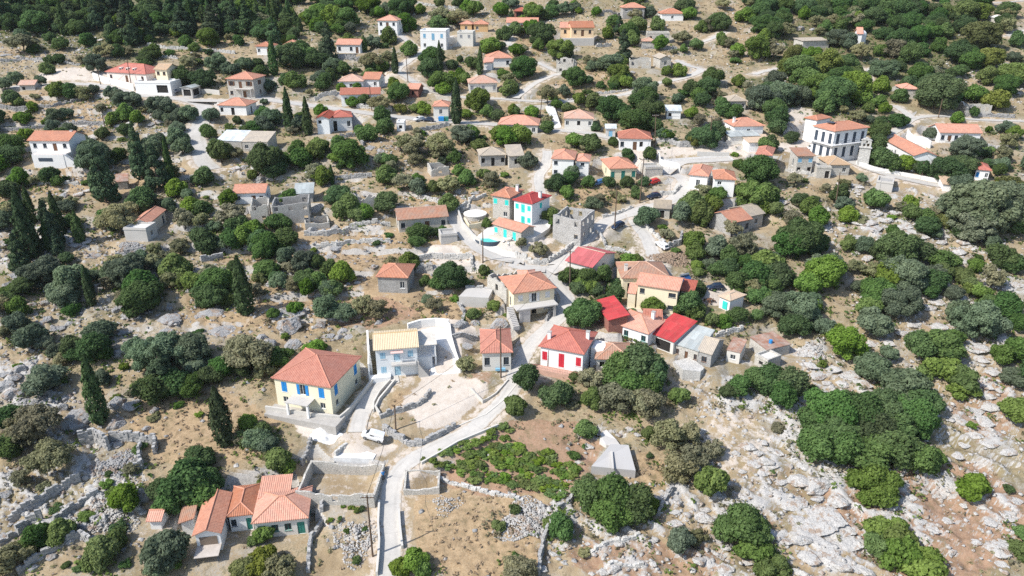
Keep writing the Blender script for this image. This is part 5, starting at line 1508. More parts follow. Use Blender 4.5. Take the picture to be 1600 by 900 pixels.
TL = {
'a0': {'O': '210 130 80,300 120 60,290 215 40,360 250 55,195 285 42,455 155 60,515 235 50,690 305 45,870 60 80,880 310 60,855 340 50,925 120 70,1000 100 60,1060 60 60,1500 130 70,1560 190 60,1100 245 45,1005 310 30,290 350 40,345 340 40,1080 450 70,1210 460 75,1530 370 40,680 695 40,1410 715 35,1240 785 50,1520 745 50,1560 660 60,40 850 100,1300 880 70,430 535 55,130 70 70,40 60 60,60 130 60,600 60 70,700 220 50,820 200 60,960 170 50,1040 150 45,350 60 60,420 60 60',
 'V': '590 290 45,570 375 65,1290 370 70,1370 400 65,1460 370 60,240 475 40,90 460 45,20 490 50,560 530 35,660 545 50,750 580 75,690 560 50,950 620 75,940 680 45,1010 640 50,1070 690 60,1120 670 60,1050 760 60,1060 820 65,930 820 60,1080 870 60,330 680 55,395 670 45,410 765 40,540 885 80,470 830 55,1255 680 50,1570 600 25,880 860 50,1000 700 50',
 'G': '1240 220 65,1150 275 35,285 405 42,105 600 35,195 635 35,265 720 25,610 795 40,1365 760 30,1450 770 30,130 700 45,340 540 55,480 30 70,1480 40 60,1560 60 50', 'B': '130 235 75,1110 360 55,1370 220 40,600 640 35,60 560 35,500 550 50,760 290 40,480 350 30',
 'P': '655 150 45 200,760 150 70 230,740 60 60 180,1390 100 50 200,800 830 50 220,560 90 50 170,880 150 50 180,1010 40 40 150,660 40 50 150', 'C': '365 110 22 190,500 50 15 130,1130 80 20 170,1240 85 22 170,1330 30 18 120,105 20 16 90,230 20 14 90,980 860 14 110'},
'a1': {'O': '200 330 90,290 320 90,350 340 80,260 290 70,30 170 60,420 30 60,520 20 60,900 20 60,1050 330 80,1030 400 70,1440 270 50,1215 350 25,1170 380 40,400 490 60,180 470 40,30 420 50,850 540 75,750 690 55,660 780 70,770 750 60,620 770 40,500 850 70,560 860 50,350 870 60,240 880 60,850 40 70,1560 380 50,170 160 50,220 190 45',
 'G': '30 80 40,350 90 70,450 100 70,540 100 70,300 100 40,490 170 40,670 30 60,1300 50 50,1460 60 45,890 140 60,1075 140 55,800 215 55,910 290 55,1390 270 60,1470 200 45,1470 435 40,1210 440 40,1100 490 70,1170 480 50,1500 520 60,1320 590 75,1380 660 45,1250 670 40,1530 650 40,1500 800 80,1440 790 50,240 475 60,380 650 45,820 500 40,580 590 40,650 580 40,1000 640 50,950 640 35,520 500 30,620 495 30,1540 165 50',
 'V': '560 160 50,780 50 50,460 390 65,380 450 60,60 500 60,45 600 28,90 690 70,40 740 60,250 720 60,1240 780 80', 'B': '1100 90 60,1200 85 70,690 345 70,790 340 50,1580 280 40,1100 850 80,950 850 70,880 840 60,740 600 70,960 780 30', 'Y': '860 640 40',
 'P': '100 190 55 180,420 245 60 230,1520 85 22 60', 'C': '95 330 25 220,75 60 16 140,105 60 18 150,185 60 16 140,640 260 18 95,825 355 18 155,1090 350 18 205,1330 360 17 165,1190 600 28 260,185 650 25 250,300 690 26 220,130 30 12 80'},
'a2': {'O': '70 400 80,180 190 90,240 30 45,1030 35 70,1240 120 70,1200 140 50,1500 130 80,1560 180 60,1200 450 70,1160 510 70,1060 520 60,1120 560 50,590 640 80,650 670 70,740 700 100,830 640 80,760 600 70,860 740 50,800 570 60,380 455 70,460 470 40,320 440 30,530 500 30,605 505 30,205 750 45,1260 630 60,1320 660 60,1150 800 90,1080 810 50,1210 790 60,600 840 35,500 750 35,1560 640 80,1580 740 60,1530 520 70',
 'G': '35 290 50,120 170 60,290 290 70,400 60 25,500 65 30,130 60 60,200 90 35,700 190 60,750 150 55,870 145 50,570 190 45,1130 160 40,1380 80 55,880 250 50,1020 290 25,1100 260 45,1240 220 30,1460 290 70,1350 300 45,640 430 70,920 420 35,1000 420 45,680 480 50,925 490 30,480 590 60,400 590 40,265 620 35,335 640 45,120 670 50,20 660 35,1070 670 45,380 830 60,470 850 70,1350 480 40,50 810 70,1500 850 50,370 20 25,60 130 40',
 'V': '590 360 70,540 380 50,480 390 40,790 520 75,1500 570 100,1440 560 70', 'B': '1020 210 60,1300 250 40,1560 290 60,210 550 70,1270 790 40,1240 570 45,1420 10 30', 'Y': '1080 840 40', 'P': '640 150 40 110,665 270 55 200'},
'a3': {'O': '60 10 50,180 20 60,290 30 70,400 30 60,530 30 70,640 20 60,760 40 70,880 50 80,980 40 60,1070 60 50,1130 30 40,40 130 80,110 150 60,700 100 60,650 150 50,780 80 50,930 130 70,1010 140 60,1100 80 45,1180 100 30,870 220 90,760 190 50,780 290 35,930 310 80,1000 290 50,1100 270 50,980 200 60,1050 190 60,1250 150 60,1230 300 100,1290 350 80,1560 240 50,1500 500 70,1230 420 50,1150 430 50,1100 540 130,1040 500 80,1170 560 60,990 420 80,870 390 40,860 560 60,860 710 60,540 370 70,520 440 90,480 540 110,100 640 90,130 700 70,740 780 80,720 850 70,760 720 50,790 870 50,215 815 42,70 850 55,1300 660 40,130 770 40,600 40 60,840 130 60',
 'G': '290 80 40,1130 185 45,1250 60 70,1340 60 60,100 290 70,30 280 50,330 330 80,280 400 90,600 450 60,600 520 100,380 500 80,300 470 80,1540 430 90,1320 560 70,760 510 55,770 640 40,730 600 50,680 640 40,1215 700 40,1540 790 50,640 580 60,420 620 70,1390 770 25,1230 560 40',
 'V': '500 210 80,560 250 60,770 400 75,720 370 40,1540 330 50,130 460 60,60 520 80,150 560 90,260 560 80,40 600 70,1050 785 55,1490 740 60,1270 860 100', 'B': '180 160 60,370 110 50,480 110 60,580 110 50,640 290 70,1500 150 50,1520 830 50', 'Y': '1350 200 110,1400 340 80,1380 450 60,1440 600 70,230 330 60,430 370 100,200 400 60'},
'b0': {'O': '40 70 90,30 270 80,300 205 58,700 80 50,1200 205 75,1560 130 60,1400 480 80,1220 590 90,1370 580 90,1540 600 80,400 470 60,400 690 50,150 850 80,60 880 60,850 850 100,800 840 80,1270 820 110,830 350 90,640 450 80,1390 740 40,300 480 60', 'V': '560 90 100,1060 40 80,900 30 70,1110 310 45,1000 380 50,20 450 80,240 780 120,290 740 60,420 820 100,330 870 70,560 790 50,740 760 130,660 790 80,830 700 60,1270 500 50,880 330 60',
 'G': '120 220 60,1040 275 70,1310 70 75,1500 205 35,1130 380 70,1210 390 60,1350 340 60,1440 560 70,1500 530 60,1050 770 90,1080 830 60,960 760 40,1340 830 60', 'B': '200 230 40,1400 60 45,700 450 120,1090 460 70,1370 420 90,920 630 50,1060 620 60,980 670 40,900 700 60,770 420 60', 'Y': '1550 810 50',
 'P': '595 200 85 330,820 90 60 270,920 155 75 280,280 490 75 260,100 660 65 220,330 600 45 150', 'C': '1000 120 22 260,130 490 50 400,165 380 25 220,250 410 18 130,330 430 30 250,220 590 18 160,270 560 20 190,455 510 28 190,515 830 24 180,1440 860 48 330'},
'b1': {'O': '60 110 110,100 160 70,260 100 70,800 110 45,1180 95 50,190 320 60,490 310 90,770 360 75,130 470 90,180 560 80,60 600 100,140 620 60,30 660 60,430 760 60,960 530 70,960 590 50,1040 540 50,1100 530 45,1150 800 110,1100 830 60,1220 830 50,120 810 50,370 720 50', 'G': '350 60 60,560 80 90,390 210 65,770 200 65,1200 170 40,1260 220 60,1350 190 40,1050 270 45,1150 370 60,530 400 80,600 430 60,640 420 60,520 790 70,300 820 70,380 830 60,790 560 30,1000 830 40,1360 770 35,1370 490 35,60 760 80,490 90 50',
 'V': '960 270 60,300 700 80,430 880 60', 'B': '930 40 60,1100 40 70,1140 240 70,330 790 50,230 840 50,1400 235 50,1580 560 40', 'C': '450 200 12 120'},
'b2': {'O': '690 80 45,820 70 50,350 220 60,260 250 60,220 260 40,450 240 45,580 245 40,690 240 45,790 240 35,1470 170 115,1350 130 40,1330 80 25,1520 20 60,1260 740 60,1350 820 80,1450 800 90,1560 860 60,1580 580 30,350 790 80,450 800 70,400 860 60,540 790 60,600 860 60,500 870 60', 'G': '460 30 70,330 310 45,740 310 40,1230 310 50,1440 320 110,1400 350 60,1540 320 60,1570 400 50,1070 390 80,1180 390 70,1130 460 60,1080 580 75,1100 660 60,1100 740 40,1110 780 35,1500 720 90,220 440 55,240 490 30,690 710 60,740 700 40,970 650 30',
 'V': '100 110 60,350 160 50,810 440 85,1000 420 80,1210 630 75,490 370 55', 'B': '1140 300 50,1250 440 60,1380 610 80,920 540 50,160 630 60,650 340 30,620 320 30'},
'b3': {'O': '60 170 85,30 200 70,760 100 80,830 120 70,1150 150 100,1230 130 90,1080 170 60,1000 160 50,500 310 70,270 340 60,280 550 150,220 600 110,370 580 90,340 620 80,1050 490 90,1030 450 60,840 640 130,760 660 80,960 650 80,1130 700 90,1480 690 90,1540 730 70,160 790 90,60 780 90,1050 830 80,780 40 60,1290 60 60', 'G': '60 310 80,30 340 70,720 350 75,890 130 60,330 390 60,380 440 70,20 390 60,550 610 50,400 800 110,320 850 80,60 700 80,120 740 60,820 800 90,1240 800 60,550 440 60,1060 110 40,1340 900 60,920 390 60,940 430 60', 'V': '540 370 55,450 730 110,390 720 80,660 620 60,640 860 60,900 790 120,1080 780 80,880 850 90,640 210 40,1420 600 70,980 860 60',
 'B': '240 220 50,900 380 50,1420 800 80,700 760 60,600 740 50', 'Y': '1245 265 60,1110 480 50,1530 240 70,1290 850 50,1470 240 40', 'E': '1340 380 190,1480 360 150,1200 400 100,1300 480 130,1540 420 110'},
'c0': {'O': '410 370 80,440 430 70,830 90 130,420 160 50,40 90 60,1250 60 110,1150 600 100,1250 560 80,1320 510 70,1430 520 60,560 390 90,620 420 60,60 800 100,920 640 110,1050 600 100', 'V': '240 570 120,90 240 80,180 330 90,260 350 60,590 280 90,370 50 110,850 420 120,1000 400 140,1150 400 110,1190 490 80,600 560 60,340 400 60', 'G': '90 140 70,1480 850 60,1560 880 60', 'B': '740 90 60,1470 420 130,1570 520 60,220 830 140,100 870 90', 'Y': '1350 110 50',
 'P': '950 520 110 260', 'C': '545 640 46 380,1310 800 52 320,525 40 24 200'},
'c1': {'O': '60 440 90,140 470 60', 'V': '420 130 100,520 170 80', 'B': '640 130 70,720 150 70,1250 480 55,1060 125 50', 'G': '100 180 40,230 155 50,350 400 70,1300 185 40,1400 150 30,30 880 60,460 30 60,300 20 60'},
'c2': {'O': '850 170 70,840 240 60,660 345 112,1340 200 50,1270 280 80,1460 80 60,1530 60 70,1580 190 50,1570 340 60,860 690 100,1000 660 120,1090 700 110,930 760 100,1040 760 90,310 720 85,490 820 90,1580 780 70,1530 800 60,760 250 40,600 120 70', 'G': '1060 260 65,1330 320 60,1220 310 40,1420 380 50,1500 390 50,1290 390 35,1340 60 45,250 890 75,710 850 70,530 690 35,600 715 40,1220 830 60,930 345 50,120 290 40,20 340 30,650 160 60,700 190 50,760 110 50,190 350 20,580 880 40', 'B': '690 720 70,830 830 100,960 850 90,1050 870 90'},
'c3': {'O': '30 60 80,730 60 110,1040 40 60,1500 130 100,1560 230 70,1000 370 100,1120 370 110,1190 330 70,20 560 80,110 590 90,200 610 100,170 690 80,450 780 150,620 760 160,800 740 150,950 800 140,700 880 150,500 880 140,1010 720 100,870 860 130,240 250 90,350 830 90', 'V': '150 120 110,270 150 110,880 100 120,720 220 110,960 30 70,1190 60 60,1220 170 100,1320 230 130,1430 270 90,800 410 60,710 500 110,900 600 120,1560 560 80,420 260 80,350 100 60', 'G': '550 350 120,680 140 80,1470 420 70,1560 400 80,340 630 32,1560 760 90,10 200 40,480 300 60', 'Y': '1290 40 50,400 490 25', 'R': '1100 520 110,1210 570 120,1250 640 80,1020 560 80'},
'd0': {'O': '20 140 90,30 80 60,970 400 110,1090 330 140,1190 390 130,1010 470 90,1270 330 70,1190 190 80,1520 660 45,230 660 80', 'V': '980 740 140,1530 80 80,950 830 90', 'G': '740 430 90,1560 345 45,600 770 100,680 680 70,540 800 60,350 640 80,170 700 60,1440 70 50', 'B': '300 170 140,150 60 80,50 780 100,20 830 60', 'Y': '1450 850 80,1560 810 100'},
'd1': {'O': '40 340 50', 'V': '60 80 80', 'G': '130 210 70,190 240 60,40 650 60,860 850 60,950 800 80,990 860 60', 'S': '600 800 35,570 480 22,600 505 22,640 465 22,520 485 16,440 565 20,650 620 20,540 630 20', 'B': '40 790 110,130 850 110,1540 850 70', 'R': '1440 590 50'},
'd2': {'O': '480 430 110,620 420 120,740 480 110,600 540 110,290 610 85', 'G': '440 20 70,820 50 45,1180 340 110,820 480 60,820 180 25,560 370 60', 'B': '930 60 100,1000 250 100,1080 180 90,1200 130 70,1110 660 55,60 850 100,1060 60 70', 'V': '1000 690 85', 'R': '1360 590 165,1430 730 110,1560 850 100,240 590 60', 'S': '20 800 40,430 755 38', 'Y': ''},
'd3': {'O': '380 110 110,520 110 120,700 150 130,850 160 130,980 190 110,1060 190 70,480 180 60', 'R': '710 360 150,1270 350 112,800 620 130,760 690 110,870 700 130,880 790 140,990 850 140,10 640 90,60 740 60,100 860 105,1590 740 80,1580 640 60', 'S': '100 280 22'},
}
rng = random.Random(11)
for t, ks in TL.items():
    for kind, s_ in ks.items():
        for e in s_.split(','):
            if e.strip():
                plant(t, kind, *map(float, e.split()), rng=rng)
# the wooded top corners and the slope beyond the frame go on
def scatter(n, u0, u1, v0, v1, kinds, r0, r1, seed):
    q = random.Random(seed)
    for _ in range(n):
        u, v = q.uniform(u0, u1), q.uniform(v0, v1)
        k = q.choice(kinds)
        g = ground_hit(u, v)
        if zval('road', g.x, g.y) > .05 or zval('pad', g.x, g.y) > .3 or zval('pale', g.x, g.y) > .5:
            continue
        r = q.uniform(r0, r1)
        plant('f', k, u, v, r, r * q.uniform(4.5, 6) if k == 'C' else (r * 2.6 if k == 'P' else None), rng=q)
scatter(60, 0, 420, -12, 45, 'OOPOPOG', 11, 19, 1)
scatter(14, 200, 480, 0, 40, 'C', 4, 6, 2)
scatter(45, 1180, 1600, -12, 40, 'OOOGO', 11, 18, 3)
scatter(30, 420, 620, -10, 45, 'OGGO', 10, 17, 4)
scatter(30, 620, 1180, -12, 20, 'OBGVG', 8, 14, 6)
# low scrub between the trees
scatter(240, 0, 1600, 60, 470, 'SSSBS', 4, 10, 8)
scatter(200, 0, 1600, 15, 260, 'GBVBGO', 8, 15, 12)
scatter(45, 0, 700, 240, 480, 'GBVB', 9, 17, 13)
scatter(40, 1050, 1600, 250, 480, 'GVOB', 10, 20, 14)
scatter(45, 0, 460, 480, 890, 'SSB', 7, 14, 9)
scatter(10, 800, 1600, 560, 890, 'SSB', 6, 12, 10)
# the slopes to either side of the view
scatter(90, -330, -5, 20, 480, 'OVGBOS', 9, 22, 31)
scatter(90, 1605, 1930, 20, 480, 'OVGBOS', 9, 22, 32)
scatter(26, -380, -20, 480, 880, 'OVGB', 20, 42, 33)
scatter(26, 1620, 1980, 480, 880, 'OVGR', 20, 42, 34)
label_plants()
print('TREES', TREES)

# ------------------------------------------------------------------ boulders and outcrops
def boulder_mesh(seed, mat):
    import bmesh
    r = np.random.RandomState(seed)
    bm = bmesh.new()
    bmesh.ops.create_icosphere(bm, subdivisions=4, radius=1)
    ph = r.uniform(0, 6, 12)
    cuts = [(sph(r, 1)[0], r.uniform(.5, .85)) for _ in range(16)]
    for v in bm.verts:
        p_ = np.array(v.co)
        for n_, d_ in cuts:
            k = p_ @ n_ - d_
            if k > 0:
                p_ = p_ - n_ * k * .97
        x, y, z = p_
        s_ = 1 + .05 * math.sin(x * 3.1 + ph[0]) * math.sin(y * 3.7 + ph[1]) + .035 * math.sin(x * 7 + y * 5 + ph[2]) * math.cos(z * 6 + ph[3]) + .045 * math.sin(x * 13 + ph[4]) * math.sin(y * 15 + z * 11 + ph[5]) + r.normal(0, .014)
        # solution furrows running down the limestone
        s_ -= .09 * max(0, math.sin(math.atan2(y, x) * 9 + ph[6] + z * 2)) ** 4
        v.co = Vector(p_ * s_)
    me = bpy.data.meshes.new('boulder')
    bm.to_mesh(me); bm.free()
    me.materials.append(mat)
    return me
BW = [boulder_mesh(100 + k, ROCK_W) for k in range(5)]
BG = [boulder_mesh(200 + k, ROCK_G) for k in range(5)]
BL = {
'c0': '690 730 70,780 750 70,690 850 70,460 820 110,280 230 40,320 290 40,360 280 35,410 250 25,110 530 45,40 620 60,60 680 60,130 670 40,200 730 45,180 150 40,270 130 40,350 140 45,740 215 45,815 215 40,700 440 50,735 300 50f,1260 190 90f,1330 295 130f,1000 230 80f,1030 255 40,1000 290 70f,1540 75 40,590 50 45,700 170 50,1010 160 40,920 770 40,190 470 60f,870 880 30,90 580 45,20 560 40,150 720 35,250 250 30,1120 60 30,40 30 40,400 700 40,360 760 45',
'd0': '460 20 60,530 50 45,700 10 50,760 60 30,870 25 30,500 320 30,700 120 40,60 300 40,120 260 30,30 420 50,170 440 30,560 560 40,500 600 35,640 540 30,20 660 35,380 640 30,700 620 35,200 860 40,420 700 35,300 790 40',
'c1': '190 280 100,220 375 65,380 265 50,520 300 45,430 325 50f,490 340 35,170 190 90f,250 195 60,100 20 60,200 40 50,330 60 45,730 250 40,20 75 30,1215 265 55,1300 255 40,1450 255 75,1240 385 50f,70 380 60,30 340 40,120 85 40f,560 330 40f',
'b3': '650 490 80f,700 520 80f,800 560 60f,730 440 40,820 440 50,880 510 70f,920 550 60f,990 570 60f,1110 610 45,1130 575 30,1210 670 50,1290 690 50f,1240 610 40,610 580 45,665 705 45,595 675 30,520 530 40,150 365 60f,1330 740 60f,560 270 40,620 280 30,500 260 30,780 480 40,850 430 35,1180 640 30,1310 650 35,960 610 40f',
'c3': '1030 160 50,1080 120 60f,880 310 45,930 270 50,960 260 40,1090 270 60f,1170 270 50f,1310 400 90f,1340 460 60f,380 560 70f,450 520 60f,560 570 80f,640 610 70f,1370 620 60f,1300 770 80f,1400 750 60f,1350 830 80f,1460 650 30,320 420 40,360 400 30,290 440 30,700 370 50f,780 360 60f,1550 20 50f,1500 40 40f,430 610 30,330 500 50f,1420 540 50f,1390 690 50,1450 800 40f,1240 840 40,520 610 50f,600 40 40f',
'd3': '370 370 120,260 340 80,230 470 90f,370 445 50,490 465 80,430 540 130f,500 610 120f,560 700 100f,360 600 120f,270 690 70,180 700 50,320 790 90f,510 850 70,610 850 60f,660 880 60,440 770 70f,525 300 30,470 275 25,140 170 40,60 220 60,20 170 35,50 110 40,1100 430 45,935 440 35,810 500 50,1040 610 70f,980 580 50f,1170 760 35,1440 740 90f,1480 720 60f,1310 700 40f,1460 830 40f,1550 450 60f,1500 540 60f,1150 570 40f,1400 580 50f,80 280 50f,300 240 50f,150 340 50f,560 620 60f,480 700 90f,250 570 60f,1350 490 35f,1240 480 30f,1530 720 50f,1300 60 60f,1400 110 60f,1500 160 60f,1200 180 50f,1250 120 40f',
'd2': '1400 140 60,1470 165 40,1440 230 60f,1540 150 30,1580 170 25,1500 280 60f,1370 280 30,1050 535 35,970 590 55,970 520 35,1140 560 70,1150 510 40,840 690 40,630 710 40,570 650 35,450 710 20,480 750 30,310 720 35,300 740 30,185 860 40,250 770 30,310 825 25,600 860 50,1120 810 50,1220 690 60f,1250 720 60f,1230 790 60f,1270 860 60f,840 830 30,670 860 40,740 840 25,450 130 40f,390 220 35f,1400 810 50f,540 880 40,1340 420 40f,1280 460 50f,690 30 35,750 60 30,640 60 30,1560 240 40f,1330 170 30',
'b0': '460 320 50f,380 330 40,520 300 30,1080 180 40,1400 170 40,1450 170 40,1340 150 35,1550 240 40,500 600 60f,560 680 60f,440 620 50f,60 600 60f,40 700 50f,80 800 50f,280 720 40,470 560 40f,590 870 40,960 840 40,1110 880 25,20 600 40f',
'b1': '100 860 55,190 860 40,150 730 40f,440 690 50f,320 750 40f,410 800 40f,600 850 30,620 800 20f,700 750 30f,480 640 60f,330 540 40,400 540 30,470 520 40,30 230 40,680 40 60f,740 60 40f,1480 200 40f,1310 310 40f,560 510 30f', 'a0': '880 660 25,770 735 30,950 730 35,900 740 25,700 750 25,560 830 20,480 700 40f,30 330 40f,110 340 30f,370 330 30f,460 300 30f,590 240 35f,560 240 25f,240 740 25f,960 200 40f,1290 90 35f',
'a3': '270 170 30,340 180 25,1200 460 35,1190 480 30,850 480 20,1130 330 25f,1220 210 25f,1460 370 30f,1500 380 30f,1340 520 30f,1380 540 30f,1560 560 20', 'a2': '820 400 30f,1020 380 40f,1300 60 25f,720 430 30f', }
KB = {'w': (BW, 'pale limestone boulder'), 'g': (BG, 'grey weathered boulder')}
NB = 0
q = random.Random(3)
for t, s_ in BL.items():
    for e in s_.split(','):
        x, y, r = e.split()
        flat = r.endswith('f')
        r = float(r.rstrip('f'))
        g = ground_hit(*px(t, float(x), float(y)))
        rm_ = r * .2625 * project(*g)[2] / FPX
        if zval('road', g.x, g.y) > .3 or inside_house(g.x, g.y, .5):
            continue
        white = t in ('d3', 'c3', 'd2', 'b3') or (t in ('b0', 'a0') and q.random() < .5)
        ms, look = KB['w' if white else 'g']
        look = ('flat %s slab' % ('pale limestone' if white else 'grey rock')) if flat else look
        size = 'small' if rm_ < 1.0 else ('broad' if rm_ < 2 else 'huge')
        sc = (rm_ * q.uniform(.9, 1.15), rm_ * q.uniform(.65, .9), rm_ * (.17 if flat else (q.uniform(.34, .5) if white else q.uniform(.5, .7))))
        lm = near_lm(g.x, g.y)
        M = Matrix.Translation((g.x, g.y, hz(g.x, g.y) + sc[2] * (.1 if flat else .15))) @ Matrix.Rotation((-.5 if white else .5) + q.uniform(-.5, .5), 4, 'Z') @ Matrix.Rotation(.2 if flat else q.uniform(-.2, .2), 4, 'X') @ Matrix.Diagonal((*sc, 1))
        o = link('rock_slab' if flat else 'boulder', q.choice(ms), None, M)
        tag(o, '%s %s %s' % (size, look, near2(g.x, g.y)), 'rock', '%ss %s' % (look, near2(g.x, g.y)))
        NB += 1
print('BOULDERS', NB)
# ------------------------------------------------------------------ loose stones, dry tufts: nobody could count them
def scatter_mask(mask, n, seed, u0=0, u1=1600, v0=0, v1=900):
    r = np.random.RandomState(seed)
    sel = (U > u0 - 320) & (U < u1 + 320) & (V > v0 - 40) & (V < v1 + 120)
    area = (hwid[:, None] * 2 / NC) * (np.gradient(ys)[:, None]) * np.ones((1, NC))
    w = (mask * area * sel).ravel()
    k = r.choice(len(w), n, p=w / w.sum())
    i, j = k // NC, k % NC
    x = XX[i, j] + r.uniform(-.3, .3, n); y = YY[i, j] + r.uniform(-.3, .3, n)
    return np.stack([x, y, HF[i, j]], 1), r
free0 = np.clip(1 - rw * 3, 0, 1) * np.clip(1 - pw * 1.2, 0, 1) * np.clip(1 - Z['pale'] * .7, 0.05, 1)
OCT = np.array([(1, 0, 0), (0, 1, 0), (-1, 0, 0), (0, -1, 0), (0, 0, 1), (.6, .6, .7), (-.6, .5, .7), (.5, -.7, .6)])
OF = np.array([(4, 5, 6), (4, 6, 7), (4, 7, 5), (0, 1, 5), (1, 6, 5), (1, 2, 6), (2, 3, 6), (3, 7, 6), (3, 0, 7), (0, 5, 7)])
def stones(name, mask, n, s0, s1, mat, label, seed, pw_=2.2):
    P, r = scatter_mask(mask, n, seed)
    s = s0 + (s1 - s0) * r.uniform(0, 1, n) ** pw_
    a = r.uniform(0, 6.28, n)
    B = OCT[None] * r.uniform(.6, 1.25, (n, 8, 1)) * np.array([1, .8, .7])
    ca, sa = np.cos(a)[:, None], np.sin(a)[:, None]
    V_ = np.stack([B[..., 0] * ca - B[..., 1] * sa, B[..., 0] * sa + B[..., 1] * ca, B[..., 2]], -1) * s[:, None, None] + P[:, None, :]
    F_ = (OF[None] + (np.arange(n) * 8)[:, None, None]).reshape(-1, 3)
    tag(link(name, quadmesh(name, V_.reshape(-1, 3), F_, mat)), label, None, None, 'stuff')
stones('loose_stones', (rockv ** 2 + .02) * free0, 15000, .08, .6, ROCK_W, 'loose pale limestone rubble scattered over the slopes', 1)
stones('grey_rubble', (np.clip(Z['terrace'] * .25 + rockv * .6, 0, 1) + .04) * free0 * (U < 900), 12000, .08, .6, ROCK_G, 'loose grey stones scattered over the terraces', 2)
def tufts(name, mask, n, size, mat, label, seed, per=9):
    P, r = scatter_mask(mask, n, seed)
    C = np.repeat(P, per, 0) + r.normal(0, 1, (n * per, 3)) * np.array([.30, .30, .08]) * size * 3 + np.array([0, 0, size * .6])
    N = r.normal(0, 1, (n * per, 3)) * np.array([.8, .8, .4]) + np.array([0, 0, 1.2])
    v, f = leaf_quads(C, N, size, r, .3)
    tag(link(name, quadmesh(name, v, f, mat, np.repeat(np.clip(r.normal(.5, .25, n * per), 0, 1), 4))), label, None, None, 'stuff')
low = np.clip(1 - rockv * .6, .15, 1) * free0
tufts('dry_grass', (Z['straw'] + .12) * low, 12500, .16, LEAF['D'], 'dry straw-coloured grass tufts', 3)
tufts('dry_weeds', (Z['terrace'] * .5 + .25) * low * np.clip(1 - 1.5 * Z['straw'], 0, 1), 9500, .18, LEAF['B'], 'low brown weeds on the terraces', 4, 10)
tufts('green_weeds', (Z['green'] * 1.3 + .06) * low, 9000, .18, LEAF['G'], 'low green weeds in gardens and clearings', 5, 11)
tufts('undergrowth', (Z['green'] ** 2 + .01) * low, 4500, .26, LEAF['O'], 'dark undergrowth beneath the trees', 6, 12)

def skirts(name, label, mat, every, seed, size=.26, per=9, clumps=9):
    # low scrub that grows out from under the trees
    r = np.random.RandomState(seed)
    P = []
    for k, (o, x, y, sz, look, kind) in enumerate(PLANTS):
        if kind in 'CS' or k % 2 != every:
            continue
        R_ = o.scale[0]
        for _ in range(clumps):
            a, d = r.uniform(0, 6.28), R_ * r.uniform(.75, 1.75)
            X, Y = x + d * math.cos(a), y + d * math.sin(a)
            if zval('road', X, Y) < .1 and zval('pale', X, Y) < .5 and zval('pad', X, Y) < .6:
                P.append((X, Y, hz(X, Y)))
    P = np.array(P)
    n = len(P)
    s = np.repeat(r.uniform(.6, 1.5, n), per)[:, None]
    C = np.repeat(P, per, 0) + r.normal(0, 1, (n * per, 3)) * np.array([.38, .38, .16]) * s + np.array([0, 0, .22]) * s
    N = r.normal(0, .7, (n * per, 3)) + np.array([0, 0, .9])
    v, f = leaf_quads(C, N, size, r, .3)
    tag(link(name, quadmesh(name, v, f, mat, np.repeat(np.clip(r.normal(.5, .25, n * per), 0, 1), 4))), label, None, None, 'stuff')
skirts('green_scrub', 'low green scrub spreading out from under the trees', LEAF['G'], 0, 41)
skirts('olive_scrub', 'low olive-brown scrub spreading between the trees', LEAF['B'], 1, 42)

# ------------------------------------------------------------------ vehicles
TYRE = plain('tyre_rubber', (.025, .025, .026), .85)
LAMP = plain('lamp_glass', (.75, .76, .78), .2)
TAIL = plain('tail_light', (.45, .02, .02), .3)
def carpaint(name, c):
    t = NT('car_' + name)
    t.b.inputs['Coat Weight'].default_value = .6
    t.b.inputs['Coat Roughness'].default_value = .08
    return t.out(c, .4)
def loft(st):
    """stations (x, half width, z0, z1, shoulder inset) -> closed shell"""
    mb = MB()
    vs, fs = [], []
    for x, w, z0, z1, s in st:
        zm = z0 + (z1 - z0) * .55
        vs += [(x, -w * .9, z0), (x, -w, zm), (x, -w + s, z1), (x, w - s, z1), (x, w, zm), (x, w * .9, z0)]
    n = len(st)
    for k in range(n - 1):
        for j in range(6):
            a, b = 6 * k + j, 6 * k + (j + 1) % 6
            fs.append((a, b, b + 6, a + 6))
    fs += [tuple(range(6)), tuple(range(6 * n - 6, 6 * n))[::-1]]
    return mb.add(vs, fs)
